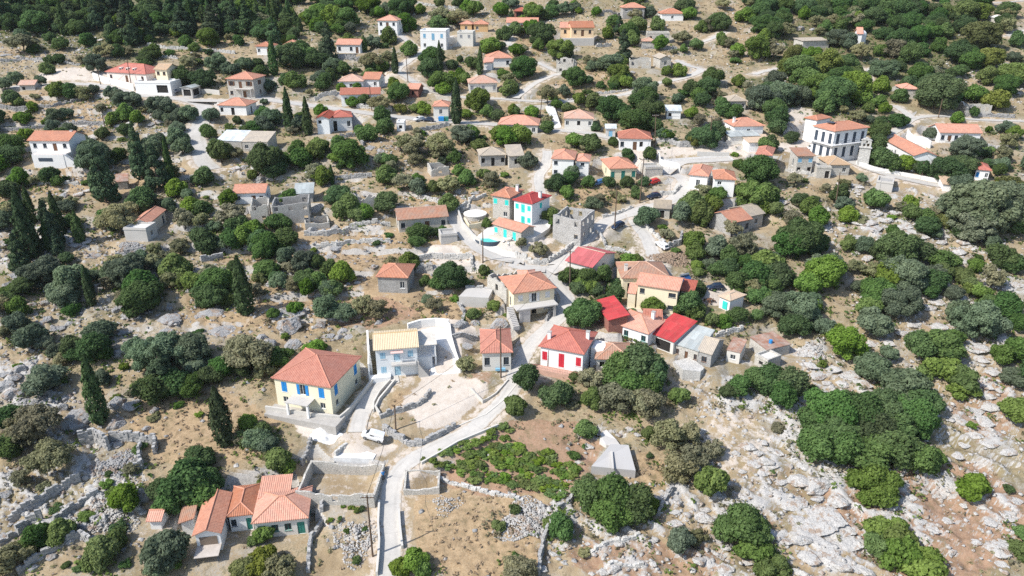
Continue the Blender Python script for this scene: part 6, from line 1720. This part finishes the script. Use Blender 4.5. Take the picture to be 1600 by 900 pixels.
def car(label, t, fx, fy, rx, ry, pm, kind='hatch', group='parked cars'):
    a, b = ground_hit(*px(t, fx, fy)), ground_hit(*px(t, rx, ry))
    c = (a + b) / 2
    hd = math.atan2(a.y - b.y, a.x - b.x)
    z = hz(c.x, c.y)
    gx = (hz(c.x + math.cos(hd), c.y + math.sin(hd)) - hz(c.x - math.cos(hd), c.y - math.sin(hd))) / 2
    M = Matrix.Translation((c.x, c.y, z + .07)) @ Matrix.Rotation(hd, 4, 'Z') @ Matrix.Rotation(-math.atan(max(-.3, min(.3, gx))), 4, 'Y') @ Matrix.Diagonal((.84, .84, .84, 1))
    root = thing('parked_car' if kind != 'van' else 'parked_van', label, 'car' if kind != 'van' else 'van', M, group)
    L, Wc_ = (4.3, .88) if kind == 'van' else (4.1, .84)
    h = L / 2
    if kind == 'van':
        body = loft([(-h, .80, .38, .95, .04), (-h + .06, .86, .28, 1.0, .04), (-h + 1, Wc_, .24, 1.02, .05), (h - 1.3, Wc_, .24, 1.02, .05), (h - .35, .84, .26, .88, .08), (h, .70, .36, .70, .08)])
        cab = loft([(-h + .05, .80, .98, 1.0, .02), (-h + .12, .80, .98, 1.78, .12), (0, .82, 1.0, 1.83, .12), (.75, .80, 1.0, 1.76, .14), (1.45, .74, .98, 1.02, .02)])
        side = [(-.2, .62)]
    else:
        body = loft([(-h, .72, .38, .82, .06), (-h + .15, .80, .28, .90, .06), (-h + 1, Wc_, .24, .93, .05), (h - 1.4, Wc_, .24, .92, .05), (h - .3, .80, .27, .76, .10), (h, .66, .38, .64, .08)])
        cab = loft([(-h + .12, .68, .88, .90, .02), (-h + .62, .70, .9, 1.40, .12), (-.1, .74, .92, 1.46, .12), (.35, .72, .92, 1.40, .13), (1.0, .70, .90, .93, .02)])
        side = [(-1.15, -.35), (-.27, .45)]
    body.build('body', pm, root)
    cab.build('cabin', pm, root)
    zr, zt = (1.12, 1.62) if kind == 'van' else (.98, 1.30)
    for s in (-1, 1):
        for x0, x1 in side:
            w0, w1 = (.812, .755) if kind == 'van' else (.742, .668)
            MB().add([(x0, s * w0, zr), (x1, s * w0, zr), (x1 - (.1 if x1 > .3 else 0), s * w1, zt), (x0 + (.1 if x0 < -1 else 0), s * w1, zt)], [(0, 1, 2, 3)]).build('side_window', GLASS, root)
    if kind == 'van':
        ws = [(1.40, .66, 1.07), (.82, .62, 1.68)]; rw_ = [(-h + .03, .62, 1.15), (-h + .09, .58, 1.62)]
    else:
        ws = [(1.0, .62, .95), (.45, .57, 1.37)]; rw_ = [(-h + .16, .56, .96), (-h + .55, .54, 1.34)]
    for nm, q, o in (('windscreen', ws, .03), ('rear_window', rw_, -.03)):
        (x0, w0, z0), (x1, w1, z1) = q
        MB().add([(x0 + o, -w0, z0), (x0 + o, w0, z0), (x1 + o, w1, z1), (x1 + o, -w1, z1)], [(0, 1, 2, 3)]).build(nm, GLASS, root)
    for sx in (-1, 1):
        for sy in (-1, 1):
            x, y = sx * (h - .78), sy * (Wc_ - .06)
            ty = MB().tube((x, y - .1, .3), (x, y + .1, .3), .31, .31, 14).build('tyre', TYRE, root)
            MB().tube((x, y + sy * .101, .3), (x, y + sy * .11, .3), .18, .16, 10).build('rim', METAL, ty)
    for sy in (-1, 1):
        MB().box(h - .14, h + .01, sy * .56 - .13, sy * .56 + .13, .52, .64).build('headlight', LAMP, root)
        MB().box(-h - .012, -h + .1, sy * .62 - .08, sy * .62 + .08, .62, .82).build('tail_light', TAIL, root)
    MB().box(-h - .04, -h + .1, -.7, .7, .36, .5).build('bumper', TYRE, root)
WP, NP, RP, SP, BP = carpaint('white', (.78, .78, .78)), carpaint('navy', (.02, .035, .07)), carpaint('red', (.5, .03, .03)), carpaint('silver', (.4, .42, .44)), carpaint('blue', (.06, .16, .34))
car('white van parked on pale gravel beside the lane junction', 'f', 566, 683, 598, 693, WP, 'van')
car('white hatchback parked on the steep branch lane', 'b2', 860, 612, 918, 655, WP)
car('navy car parked at the crossroads under a wooden pole', 'b2', 610, 525, 650, 505, NP)
car('red car parked in the walled yard below the cream house', 'b2', 820, 262, 862, 250, RP)
car('dark car in shade below the walled yard', 'b2', 815, 345, 870, 335, NP)
car('dark car parked among bushes near the garden pavilion', 'c2', 1400, 200, 1475, 195, NP)
car('blue car half hidden behind hedges near the L-shaped house', 'b2', 505, 265, 535, 255, BP)
car('white car parked by the roadside tree in front of the square cottage', 'a1', 957, 722, 988, 718, WP)
car('dark car parked next to the white one by the square cottage', 'a1', 1007, 722, 1040, 724, NP)
car('white car parked in front of the mansion', 'f', 1262, 235, 1274, 232, WP)
car('silver car parked under a shade net above the church', 'a3', 1025, 832, 1070, 836, SP)
car('grey car parked beside the garage terrace', 'a0', 1010, 552, 1045, 555, SP)

# ------------------------------------------------------------------ utility poles and wires
TOPS = {}
def pole(key, t, bx, by, tx, ty, label, arm=True, mat=None, lean=True):
    b = ground_hit(*px(t, bx, by))
    u, v = px(t, tx, ty)
    d = ray(u, v)
    tt = b.y / d[1]
    H = max(4.5, min(11, CAM_Z + d[2] * tt - b.z))
    dx = max(-.5, min(.5, d[0] * tt - b.x)) if lean else 0
    root = thing('utility_pole', label, 'pole', Matrix.Translation(b), 'utility poles')
    MB().tube((0, 0, -.6), (dx, 0, H), .15, .10, 8).build('shaft', mat or POLE, root)
    top = Vector((dx, 0, H))
    if arm:
        MB().box(dx - .9, dx + .9, -.06, .06, H - .45, H - .33).build('crossarm', mat or POLE, root)
        for q_ in (-.8, -.3, .3, .8):
            MB().tube((dx + q_, 0, H - .33), (dx + q_, 0, H - .15), .05, .035, 6).build('insulator', LAMP, root)
    TOPS[key] = Vector(b) + top
for a in [('p1', 'd1', 695, 782, 660, 418, 'leaning wooden pole with crossarm beside the roofless enclosure'), ('p2', 'c1', 1458, 572, 1455, 265, 'brown pole in front of the grey rendered cottage', False), ('p3', 'c1', 832, 888, 825, 735, 'thin short pole on the dirt plot', False),
          ('p4', 'b1', 1350, 725, 1350, 540, 'thin pole beside the swimming pool', False), ('p5', 'b2', 345, 890, 347, 650, 'pole with crossarm before the pink sheet roof'), ('p6', 'b2', 610, 530, 625, 275, 'tall pole by the navy car at the crossroads', False),
          ('p7', 'b2', 760, 370, 787, 80, 'tall pole with crossarm beside the cream square house'), ('p8', 'a2', 850, 880, 857, 680, 'pole with crossarm by the white cottage wall'), ('p9', 'a2', 1178, 890, 1180, 690, 'pole rising from the long grey terrace wall'),
          ('p10', 'a1', 905, 490, 893, 335, 'pale pole with crossarm at the upper junction'), ('p11', 'a0', 785, 530, 755, 350, 'dark pole standing before the brick house', False), ('p12', 'a1', 690, 660, 675, 510, 'dark pole in front of the long brick-red roof', False),
          ('p13', 'b3', 478, 390, 505, 190, 'pole among rocks below the beige fan roof', False), ('p14', 'a3', 1090, 700, 1115, 590, 'leaning pole beside the eastern road', False), ('p15', 'b3', 990, 230, 1005, 130, 'pole rising by the church road parapet', False),
          ('p16', 'a2', 165, 710, 180, 590, 'pole above the white stepped path'), ('p17', 'a0', 600, 505, 585, 440, 'thin pole at the road corner above the olives', False), ('p18', 'a0', 630, 780, 610, 690, 'thin pole among the olive terraces', False), ('p19', 'c2', 440, 690, 447, 590, 'short pole before the red shutters', False)]:
    pole(*a)
def wire(a, b, label, sag=.035):
    mb = MB()
    A, B = (TOPS[a] if isinstance(a, str) else a), (TOPS[b] if isinstance(b, str) else b)
    P = [A.lerp(B, k / 14) - Vector((0, 0, 4 * sag * (B - A).length * (k / 14) * (1 - k / 14))) for k in range(15)]
    for p_, q_ in zip(P, P[1:]):
        mb.tube(p_, q_, .03, n=4)
    tag(mb.build('power_line', TYRE), label, 'power line', 'overhead wires')
for a, b, l in [('p1', 'p3', 'overhead wire from the enclosure pole to the dirt plot'), ('p3', 'p2', 'overhead wire crossing the dirt plot to the cottage'), ('p2', 'p5', 'overhead wire from the cottage up to the crossroads'), ('p5', 'p6', 'overhead wire along the crossroads road'), ('p6', 'p7', 'overhead wire up to the cream square house'),
                ('p7', 'p8', 'overhead wire over the white cottage yard'), ('p8', 'p9', 'overhead wire along the long terrace wall'), ('p11', 'p17', 'overhead wire beside the brick house road'), ('p12', 'p10', 'overhead wire along the upper road'), ('p13', 'p15', 'overhead wire to the church road')]:
    wire(a, b, l)
wire(TOPS['p15'] + Vector((0, 0, 2)), ground_hit(1640, 392, 6.0), 'long overhead wires slanting past the eucalyptus')

# ------------------------------------------------------------------ belfry, pool, cisterns, slabs
g = ground_hit(*px('b3', 636, 152))
root = thing('bell_tower', 'slim pale stone belfry with arched bell openings', 'bell tower', Matrix.Translation((g.x, g.y, hz(g.x, g.y))) @ Matrix.Rotation(-.38, 4, 'Z') @ Matrix.Diagonal((.95, 1, .84, 1)))
LANDMARKS.append(('stone belfry', g.x, g.y))
TWR = masonry('belfry_stone', (.52, .51, .48), (.62, .61, .58), (.40, .39, .37), 1.6)
MB().box(-1.45, 1.45, 0, 1.3, -1, 5.7, .08).build('shaft', TWR, root)
MB().box(-1.6, 1.6, -.15, 1.45, 5.703, 5.9).build('cornice', TWR, root)
mb = MB()
m2 = MB()
slab(m2, 2.5, 0, 2.1, [(.45, 1.05, .25, 1.15), (1.45, 2.05, .25, 1.15), (.95, 1.55, 1.35, 1.95)], .7)
mb.add([(x - 1.25, y + .3, z + 5.903) for x, y, z in m2.v], m2.f)
mb.build('bell_wall', TWR, root)
MB().add([(-1.4, .2, 8.01), (1.4, .2, 8.01), (0, .2, 8.9), (-1.4, 1.1, 8.01), (1.4, 1.1, 8.01), (0, 1.1, 8.9)], [(0, 1, 2), (5, 4, 3), (0, 3, 4, 1), (1, 4, 5, 2), (2, 5, 3, 0)]).build('gable_cap', TWR, root)
for x, z in ((-.5, 6.55), (.5, 6.55), (0, 7.6)):
    MB().tube((x, .65, z - .2), (x, .65, z + .15), .2, .08, 10).build('bell', plain('bronze', (.2, .14, .07), .4, .8), root)
# swimming pool
WATER = NT('pool_water')
WATER.b.inputs['Roughness'].default_value = .05
WATER.bump(WATER.noise(2.5, 2, .5, WATER.pos()), .15, .03)
WATER = WATER.out((.13, .60, .56), .06)
g = ground_hit(*px('b1', 1392, 600))
zb = hz(g.x, g.y) + .5
root = thing('swimming_pool', 'half-round swimming pool with turquoise water and dark rim', 'pool', Matrix.Translation((g.x, g.y, zb)))
def arc(r, ry, n=18):
    return [(r * math.cos(math.pi + math.pi * k / n), ry * math.sin(math.pi + math.pi * k / n) + 1.2) for k in range(n + 1)]
o_, i_ = arc(3.5, 3.2), arc(3.15, 2.85)
MB().prism(i_ + [(2.4, 3.3), (-1.2, 3.9)], -1.2, -.12).build('water', WATER, root)
mb = MB()
for k in range(len(o_) - 1):
    a, b, c_, d_ = o_[k], o_[k + 1], i_[k + 1], i_[k]
    mb.add([(*a, -2.2), (*b, -2.2), (*b, 0), (*a, 0), (*d_, -1), (*c_, -1), (*c_, 0), (*d_, 0)], [(0, 1, 2, 3), (3, 2, 6, 7), (5, 4, 7, 6)])
mb.build('rim_wall', SHUT['dark'], root)
MB().add([(-3.6, 1.2, -.02), (-3.15, 1.2, -.02), (-1.2, 3.9, -.02), (2.4, 3.3, -.02), (3.15, 1.2, -.02), (3.6, 1.2, -.02), (3.8, 4.6, -.02), (-3.6, 5.2, -.02)], [(0, 1, 2, 7), (2, 3, 6, 7), (3, 4, 5, 6)]).build('paving', plain('pool_paving', (.72, .69, .64), .85), root)
def raised(name, label, cat, t, pts, h, mat, flat=False, top=None):
    P = [ground_hit(*px(t, *q_)) for q_ in pts]
    hs_ = sorted(hz(p_.x, p_.y) for p_ in P)
    z1 = (hs_[len(hs_) // 2] if name == 'white_slab' else hs_[-1]) + h
    mb = MB()
    n = len(P)
    zt = [(z1 if flat else hz(p_.x, p_.y) + h) for p_ in P]
    mb.add([(p_.x, p_.y, hz(p_.x, p_.y) - .8) for p_ in P] + [(p_.x, p_.y, z) for p_, z in zip(P, zt)], [tuple(range(n, 2 * n))] + [(k, (k + 1) % n, n + (k + 1) % n, n + k) for k in range(n)])
    return tag(mb.build(name, mat), label, cat), P, zt
PALE = plaster('concrete_pale', (.62, .595, .56), .35)
o, P, zt = raised('rain_cistern', 'fan-shaped grey concrete rain cistern beside the vineyard', 'cistern', 'd2', [(470, 292), (732, 318), (690, 165), (585, 160)], 1.5, plaster('cistern_concrete', (.45, .44, .43), .3))
sl = MB()
a, b = ground_hit(*px('d2', 592, 165), 1.6), ground_hit(*px('d2', 600, 270), 1.6)
d_ = (b - a).normalized(); nn = Vector((-d_.y, d_.x, 0)) * .16
sl.add([a - nn, a + nn, b + nn, b - nn, a - nn + Vector((0, 0, .35)), a + nn + Vector((0, 0, .35)), b + nn + Vector((0, 0, .35)), b - nn + Vector((0, 0, .35))], [(4, 5, 6, 7), (0, 1, 5, 4), (1, 2, 6, 5), (2, 3, 7, 6), (3, 0, 4, 7)])
sl.build('channel', CON, o)
LANDMARKS.append(('fan-shaped cistern', P[0].x + 3, P[0].y + 2))
raised('well_house', 'whitewashed well head behind the fan-shaped cistern', 'well', 'd2', [(520, 115), (560, 138), (650, 148), (620, 105), (560, 45), (525, 70)], .6, PALE)
raised('white_slab', 'bright white concrete slab above the roofless enclosure', 'slab', 'd1', [(465, 225), (700, 215), (715, 178), (640, 140), (555, 112)], .14, plain('fresh_concrete', (.78, .77, .75), .9), True)
raised('cistern', 'flat concrete cistern top on the terrace below the beam-filled ruin', 'cistern', 'c1', [(1210, 150), (1385, 150), (1410, 70), (1260, 68)], .9, CON, True)
raised('cistern', 'angular whitewashed cistern beside the stone barn', 'cistern', 'c2', [(1185, 640), (1240, 738), (1345, 745), (1372, 690), (1290, 620)], .5, STONE_P, True)
raised('yard_paving', 'bright concrete yard beside the pale blue house', 'yard', 'c1', [(1035, 560), (1215, 545), (1180, 430), (1150, 285), (1060, 272), (985, 290), (985, 400), (1050, 440)], .06, plain('yard_concrete', (.74, .725, .70), .9))
raised('yard_paving', 'pale paving in front of the pool villas', 'yard', 'b1', [(1290, 590), (1400, 500), (1580, 560), (1600, 700), (1480, 690), (1380, 650)], .05, plain('villa_paving', (.70, .67, .63), .9))
raised('yard_paving', 'wide pale concrete yard behind the white house with stepped roof', 'yard', 'b2', [(880, 160), (1100, 175), (1330, 120), (1290, 85), (1010, 105), (900, 110)], .06, plain('yard_grey', (.50, .49, .47), .9))
raised('stepped_path', 'white stepped path climbing beside the vine-covered cottage', 'path', 'a2', [(250, 765), (295, 760), (250, 628), (200, 632)], .08, plain('path_white', (.72, .71, .69), .9))
raised('flat_terrace', 'grey slab ruin beside the unfinished concrete building', 'slab', 'f', [(818, 358), (838, 345), (862, 352), (858, 362), (835, 378), (822, 378)], .9, PALE)
g = ground_hit(*px('b1', 1305, 460))
root = thing('water_tank', 'round white water cistern above the pool garden', 'cistern', Matrix.Translation(g))
MB().tube((0, 0, -1), (0, 0, 1.1), 2.6, 2.6, 28).build('tank_wall', WALL['stone'], root)
MB().tube((0, 0, 1.103), (0, 0, 1.25), 2.75, 2.7, 28).build('lid', WCON, root)
# ------------------------------------------------------------------ heaps
def heap(name, label, t, x, y, rx, ry, h, mat, seed):
    g = ground_hit(*px(t, x, y))
    r = np.random.RandomState(seed)
    n = 30
    X, Y = np.meshgrid(np.linspace(-1, 1, n), np.linspace(-1, 1, n))
    R = np.hypot(X, Y) + (vnoise(X * 2.5 + seed, Y * 2.5, seed) - .5) * .5
    Hh = np.clip(1 - R, 0, 1) ** .8 * h * (.7 + .6 * vnoise(X * 5, Y * 5, seed + 1)) + r.normal(0, .03, X.shape)
    wx, wy = g.x + X * rx, g.y + Y * ry
    base = np.array([[hz(a_, b_) for a_, b_ in zip(ra, rb)] for ra, rb in zip(wx, wy)])
    idx = np.arange(n * n).reshape(n, n)
    F_ = np.stack([idx[:-1, :-1], idx[:-1, 1:], idx[1:, 1:], idx[1:, :-1]], -1).reshape(-1, 4)
    tag(link(name, quadmesh(name, np.stack([wx, wy, base + Hh - .15], -1).reshape(-1, 3), F_, mat, None, True)), label, 'heap')
heap('gravel_heap', 'white gravel heap beside the parked van', 'd1', 420, 70, 2.8, 1.9, 1.0, plain('gravel_white', (.76, .75, .73), .95, 0, .1, 9), 1)
def stone_heap(label, t, x, y, rx, ry, h, mat, n, seed, s0=.12, s1=.38):
    g = ground_hit(*px(t, x, y))
    r = np.random.RandomState(seed)
    a = r.uniform(0, 6.28, n); q_ = np.sqrt(r.uniform(0, 1, n)) * (1 + .3 * np.sin(a * 3 + seed))
    X, Y = g.x + rx * q_ * np.cos(a), g.y + ry * q_ * np.sin(a)
    Zb = np.array([hz(b_, c_) for b_, c_ in zip(X, Y)]) + np.clip(1 - q_, 0, 1) * h
    P = np.stack([X, Y, Zb], 1)
    s = s0 + (s1 - s0) * r.uniform(0, 1, n) ** 1.8
    B = OCT[None] * r.uniform(.6, 1.25, (n, 8, 1)) * np.array([1, .8, .7])
    V_ = B * s[:, None, None] + P[:, None, :]
    F_ = (OF[None] + (np.arange(n) * 8)[:, None, None]).reshape(-1, 3)
    tag(link('rubble_heap', quadmesh('rubble_heap', V_.reshape(-1, 3), F_, mat)), label, 'heap', None, 'stuff')
stone_heap('heap of pale rubble at the foot of the vineyard', 'd2', 100, 575, 4.6, 3.4, .7, ROCK_W, 2600, 3, .07, .24)
stone_heap('brown rubble and firewood heap beside the branch lane', 'b2', 950, 705, 4.2, 2.4, .9, rockmat('rubble_brown', (.36, .28, .21), (.28, .2, .14), (.18, .12, .08)), 900, 5)
stone_heap('pile of loose stones beside the leaning wooden pole', 'd1', 600, 690, 3.0, 3.4, .3, ROCK_W, 700, 6, .06, .28)
stone_heap('spill of broken stones below the small stone pen', 'd1', 1130, 470, 2.0, 1.6, .25, ROCK_W, 240, 7, .06, .2)
stone_heap('grey stone pile below the farm building', 'b0', 780, 650, 3.4, 1.8, .6, ROCK_G, 700, 8)
stone_heap('collapsed stones spilling down the rocky ruin', 'd0', 620, 540, 4.5, 3.5, .4, ROCK_W, 1300, 9, .08, .3)
stone_heap('stone spill beside the ruined hut walls', 'd0', 700, 250, 3.5, 2.5, .4, ROCK_G, 900, 10)
stone_heap('pale stone pile beside the low hut with rusty roof', 'c3', 340, 415, 2.2, 1.8, .7, ROCK_W, 500, 11, .15, .5)
# ------------------------------------------------------------------ vineyard
def inpoly(x, y, poly):
    c_ = False
    for (x0, y0), (x1, y1) in zip(poly, poly[1:] + poly[:1]):
        if (y0 > y) != (y1 > y) and x < (x1 - x0) * (y - y0) / (y1 - y0) + x0:
            c_ = not c_
    return c_
VP = [(662, 719), (784, 662), (802, 670), (792, 690), (830, 708), (868, 704), (905, 735), (898, 755), (882, 783), (840, 770), (790, 762), (740, 752), (700, 742)]
q = random.Random(21)
NV = 0
a, b = ground_hit(668, 720), ground_hit(780, 666)
ax_ = Vector((b.x - a.x, b.y - a.y, 0)).normalized(); ay_ = Vector((ax_.y, -ax_.x, 0))
for i in range(-4, 36):
    for j in range(-8, 34):
        p_ = a + ax_ * (i * 1.15 + q.uniform(-.5, .5)) + ay_ * (j * 1.15 + q.uniform(-.5, .5))
        u, v, _ = project(p_.x, p_.y, hz(p_.x, p_.y))
        if not inpoly(u, v, VP) or q.random() < .10:
            continue
        tr, cr, ch = q.choice(protos('N', False))
        s_ = q.uniform(.65, 1.15)
        root = thing('grape_vine', 'low green grape vine in the vineyard below the lane', 'vine', Matrix.Translation((p_.x, p_.y, hz(p_.x, p_.y) - .03)) @ Matrix.Rotation(q.uniform(0, 6.28), 4, 'Z') @ Matrix.Diagonal((s_, s_, s_ * q.uniform(.45, .7), 1)), 'vines in the vineyard')
        link('trunk', tr, root); link('crown', cr, root)
        NV += 1
print('VINES', NV)
# ------------------------------------------------------------------ small things
def bin_(label, t, x, y, mat):
    g = ground_hit(*px(t, x, y))
    root = thing('rubbish_bin', label, 'bin', Matrix.Translation((g.x, g.y, hz(g.x, g.y) + .05)), 'rubbish bins')
    MB().box(-.75, .75, -.5, .5, .12, 1.15, -.06).build('body', mat, root)
    MB().box(-.84, .84, -.6, .6, 1.153, 1.3, .1).build('lid', mat, root)
    for x_ in (-.6, .6):
        for y_ in (-.4, .4):
            MB().tube((x_ - .04, y_, .08), (x_ + .04, y_, .08), .08, .08, 8).build('wheel', TYRE, root)
bin_('blue wheeled bin by the roadside near the square cottage', 'a1', 1103, 722, SHUT['blue'])
bin_('green wheeled bin next to the blue one', 'a1', 1130, 722, SHUT['green'])
g = ground_hit(*px('c3', 90, 372), 2.0)
root = thing('water_drum', 'blue plastic drum standing on the low hut roof', 'drum', Matrix.Translation((g.x, g.y, g.z - .1)))
MB().tube((0, 0, 0), (0, 0, .95), .33, .33, 14).build('body', SHUT['blue'], root)
MB().tube((0, 0, .953), (0, 0, 1.02), .25, .2, 14).build('lid', SHUT['blue'], root)
g = ground_hit(*px('c2', 1265, 160), .5)
root = thing('solar_collector', 'tilted blue solar collector beside the cream villa', 'solar panel', Matrix.Translation((g.x, g.y, hz(g.x, g.y) + .1)) @ Matrix.Rotation(.5, 4, 'Z'))
MB().add([(-1.3, -.6, .5), (1.3, -.6, .5), (1.3, .7, 1.7), (-1.3, .7, 1.7), (-1.3, -.6, .42), (1.3, -.6, .42), (1.3, .7, 1.62), (-1.3, .7, 1.62)], [(0, 1, 2, 3), (7, 6, 5, 4), (0, 4, 5, 1), (1, 5, 6, 2), (2, 6, 7, 3), (3, 7, 4, 0)]).build('panel', plain('solar_blue', (.03, .10, .26), .15), root)
for x_ in (-1.2, 1.2):
    MB().tube((x_, .6, -.3), (x_, .6, 1.6), .04).build('leg', METAL, root)
    MB().tube((x_, -.55, -.3), (x_, -.55, .46), .04).build('leg', METAL, root)
MB().tube((-1.1, .75, 1.95), (1.1, .75, 1.95), .25, .25, 12).build('tank', METAL, root)
g = ground_hit(*px('b3', 604, 95))
root = thing('flag', 'yellow flag on a thin pole beside the belfry', 'flag', Matrix.Translation((g.x, g.y, hz(g.x, g.y))))
MB().tube((0, 0, -.3), (0, 0, 5.2), .05, .035).build('flagpole', METAL, root)
mb = MB()
for k in range(6):
    z0, z1 = 5.1 - k * .33, 5.1 - (k + 1) * .33
    mb.add([(.04, .08 * math.sin(k), z0), (.55, .08 * math.sin(k + 1), z0 - .25), (.55, .08 * math.sin(k + 2), z1 - .25), (.04, .08 * math.sin(k + 1), z1)], [(0, 1, 2, 3)])
mb.build('cloth', paint('yellow', (.75, .62, .03)), root)
# person standing in the shade of the enclosure, blue top and dark trousers
import bmesh
g = ground_hit(*px('d1', 760, 325))
me = bpy.data.meshes.new('person')
J = [(0, 0, .95), (0, 0, 1.12), (0, 0, 1.32), (0, .01, 1.46), (0, .0, 1.54), (0, -.02, 1.66), (0, -.01, 1.75), (-.10, 0, .88), (-.12, -.05, .50), (-.12, .02, .09), (-.12, -.14, .04), (.10, 0, .88), (.12, .04, .50), (.13, .10, .09), (.13, -.06, .04),
     (-.19, 0, 1.42), (-.27, .02, 1.15), (-.25, -.12, .93), (-.25, -.16, .84), (.19, 0, 1.42), (.27, .0, 1.15), (.24, -.16, .97), (.23, -.22, .90)]
E = [(0, 1), (1, 2), (2, 3), (3, 4), (4, 5), (5, 6), (0, 7), (7, 8), (8, 9), (9, 10), (0, 11), (11, 12), (12, 13), (13, 14), (3, 15), (15, 16), (16, 17), (17, 18), (3, 19), (19, 20), (20, 21), (21, 22)]
RAD = [.15, .14, .16, .13, .06, .10, .075, .10, .07, .05, .045, .10, .07, .05, .045, .075, .055, .042, .04, .075, .055, .042, .04]
me.from_pydata(J, E, [])
tmp = bpy.data.objects.new('person_body', me); COL.objects.link(tmp)
sk = tmp.modifiers.new('skin', 'SKIN'); ss = tmp.modifiers.new('sub', 'SUBSURF'); ss.levels = ss.render_levels = 2
for k, r in enumerate(RAD):
    me.skin_vertices[0].data[k].radius = (r, r * .8)
me.skin_vertices[0].data[0].use_root = True
bpy.context.view_layer.update()
em = bpy.data.meshes.new_from_object(tmp.evaluated_get(bpy.context.evaluated_depsgraph_get()))
bpy.data.objects.remove(tmp)
em.name = 'person'
em.materials.clear()
for m_ in (SHUT['blue'], SHUT['dark'], plain('skin', (.45, .27, .19), .6), plain('hair', (.03, .025, .02), .8)):
    em.materials.append(m_)
for p_ in em.polygons:
    c_ = p_.center
    p_.material_index = 3 if c_.z > 1.70 or (c_.z > 1.6 and c_.y > .03) else (2 if c_.z > 1.5 or (abs(c_.x) > .17 and c_.z < 1.12 and c_.z > .78) else (0 if c_.z > .92 else 1))
    p_.use_smooth = True
po = link('person', em, None, Matrix.Translation((g.x, g.y, hz(g.x, g.y) + .04)) @ Matrix.Rotation(.5, 4, 'Z'))
tag(po, 'person in blue top and dark trousers standing in shade beside the lane', 'person')


# ------------------------------------------------------------------ yard clutter
TERRA = plain('terracotta', (.42, .18, .11), .8)
def pot(label, t, x, y, s, group):
    g = ground_hit(*px(t, x, y))
    root = thing('potted_plant', label, 'plant', Matrix.Translation((g.x, g.y, hz(g.x, g.y))) @ Matrix.Diagonal((s, s, s, 1)), group)
    MB().tube((0, 0, 0), (0, 0, .45), .2, .28, 10).build('pot', TERRA if int(x) % 3 else WHT, root)
    tr, cr, ch = protos('S', False)[int(x) % 4]
    link('plant', cr, root, Matrix.Translation((0, 0, .4)) @ Matrix.Diagonal((.5, .5, .6, 1)))
for x, y in ((850, 470), (880, 490), (905, 505), (930, 510), (960, 520), (985, 535), (1010, 540), (1030, 520), (945, 545), (900, 530)):
    pot('potted plant in the cluttered yard of the long low house', 'c2', x, y, .9, 'pots in the cluttered yard')
for x, y in ((350, 665), (420, 672), (560, 690)):
    pot('potted plant below the terrace of the red-shuttered house', 'c2', x, y, .8, 'pots by the red-shuttered house')
for x, y in ((430, 110), (500, 95)):
    pot('potted plant beside the roofs of the white farmhouse yard', 'd1', x, y + 480, .8, 'pots by the farmhouse')
def table(label, t, x, y, m):
    g = ground_hit(*px(t, x, y))
    root = thing('garden_table', label, 'table', Matrix.Translation((g.x, g.y, hz(g.x, g.y))) @ Matrix.Rotation(.4, 4, 'Z'))
    MB().box(-.7, .7, -.4, .4, .68, .73).build('table_top', m, root)
    for a in (-.6, .6):
        for b in (-.32, .32):
            MB().box(a - .03, a + .03, b - .03, b + .03, 0, .678).build('leg', m, root)
    for a, b in ((-1.1, 0), (1.1, .1), (0, -.8)):
        ch_ = thing('garden_chair', 'plain chair drawn up to the ' + label, 'chair', Matrix.Translation((g.x + a, g.y + b, hz(g.x + a, g.y + b))) @ Matrix.Rotation(a, 4, 'Z'), 'chairs at the ' + label)
        MB().box(-.22, .22, -.22, .22, .42, .46).build('seat', m, ch_)
        MB().box(-.22, .22, .2, .24, .463, .88).build('backrest', m, ch_)
        for e in (-.19, .19):
            for f_ in (-.19, .19):
                MB().box(e - .02, e + .02, f_ - .02, f_ + .02, 0, .419).build('leg', m, ch_)
table('white table beside the pool villas', 'b1', 1500, 600, FRAME)
table('brown table beside the garden pavilion', 'c2', 1400, 275, WOODB)
table('white table beside the garage terrace yard', 'a0', 960, 470, FRAME)

# ------------------------------------------------------------------ thin summer haze over the whole slope
air = bpy.data.materials.new('air')
air.use_nodes = True
air.node_tree.nodes.remove(air.node_tree.nodes['Principled BSDF'])
pv = air.node_tree.nodes.new('ShaderNodeVolumePrincipled')
pv.inputs['Density'].default_value = .00005
pv.inputs['Color'].default_value = (.88, .93, 1, 1)
air.node_tree.links.new(pv.outputs[0], air.node_tree.nodes['Material Output'].inputs['Volume'])
tag(MB().box(-720, 720, -40, 760, -12, 200).build('haze', air), 'thin pale summer haze over the hillside', None, None, 'stuff')
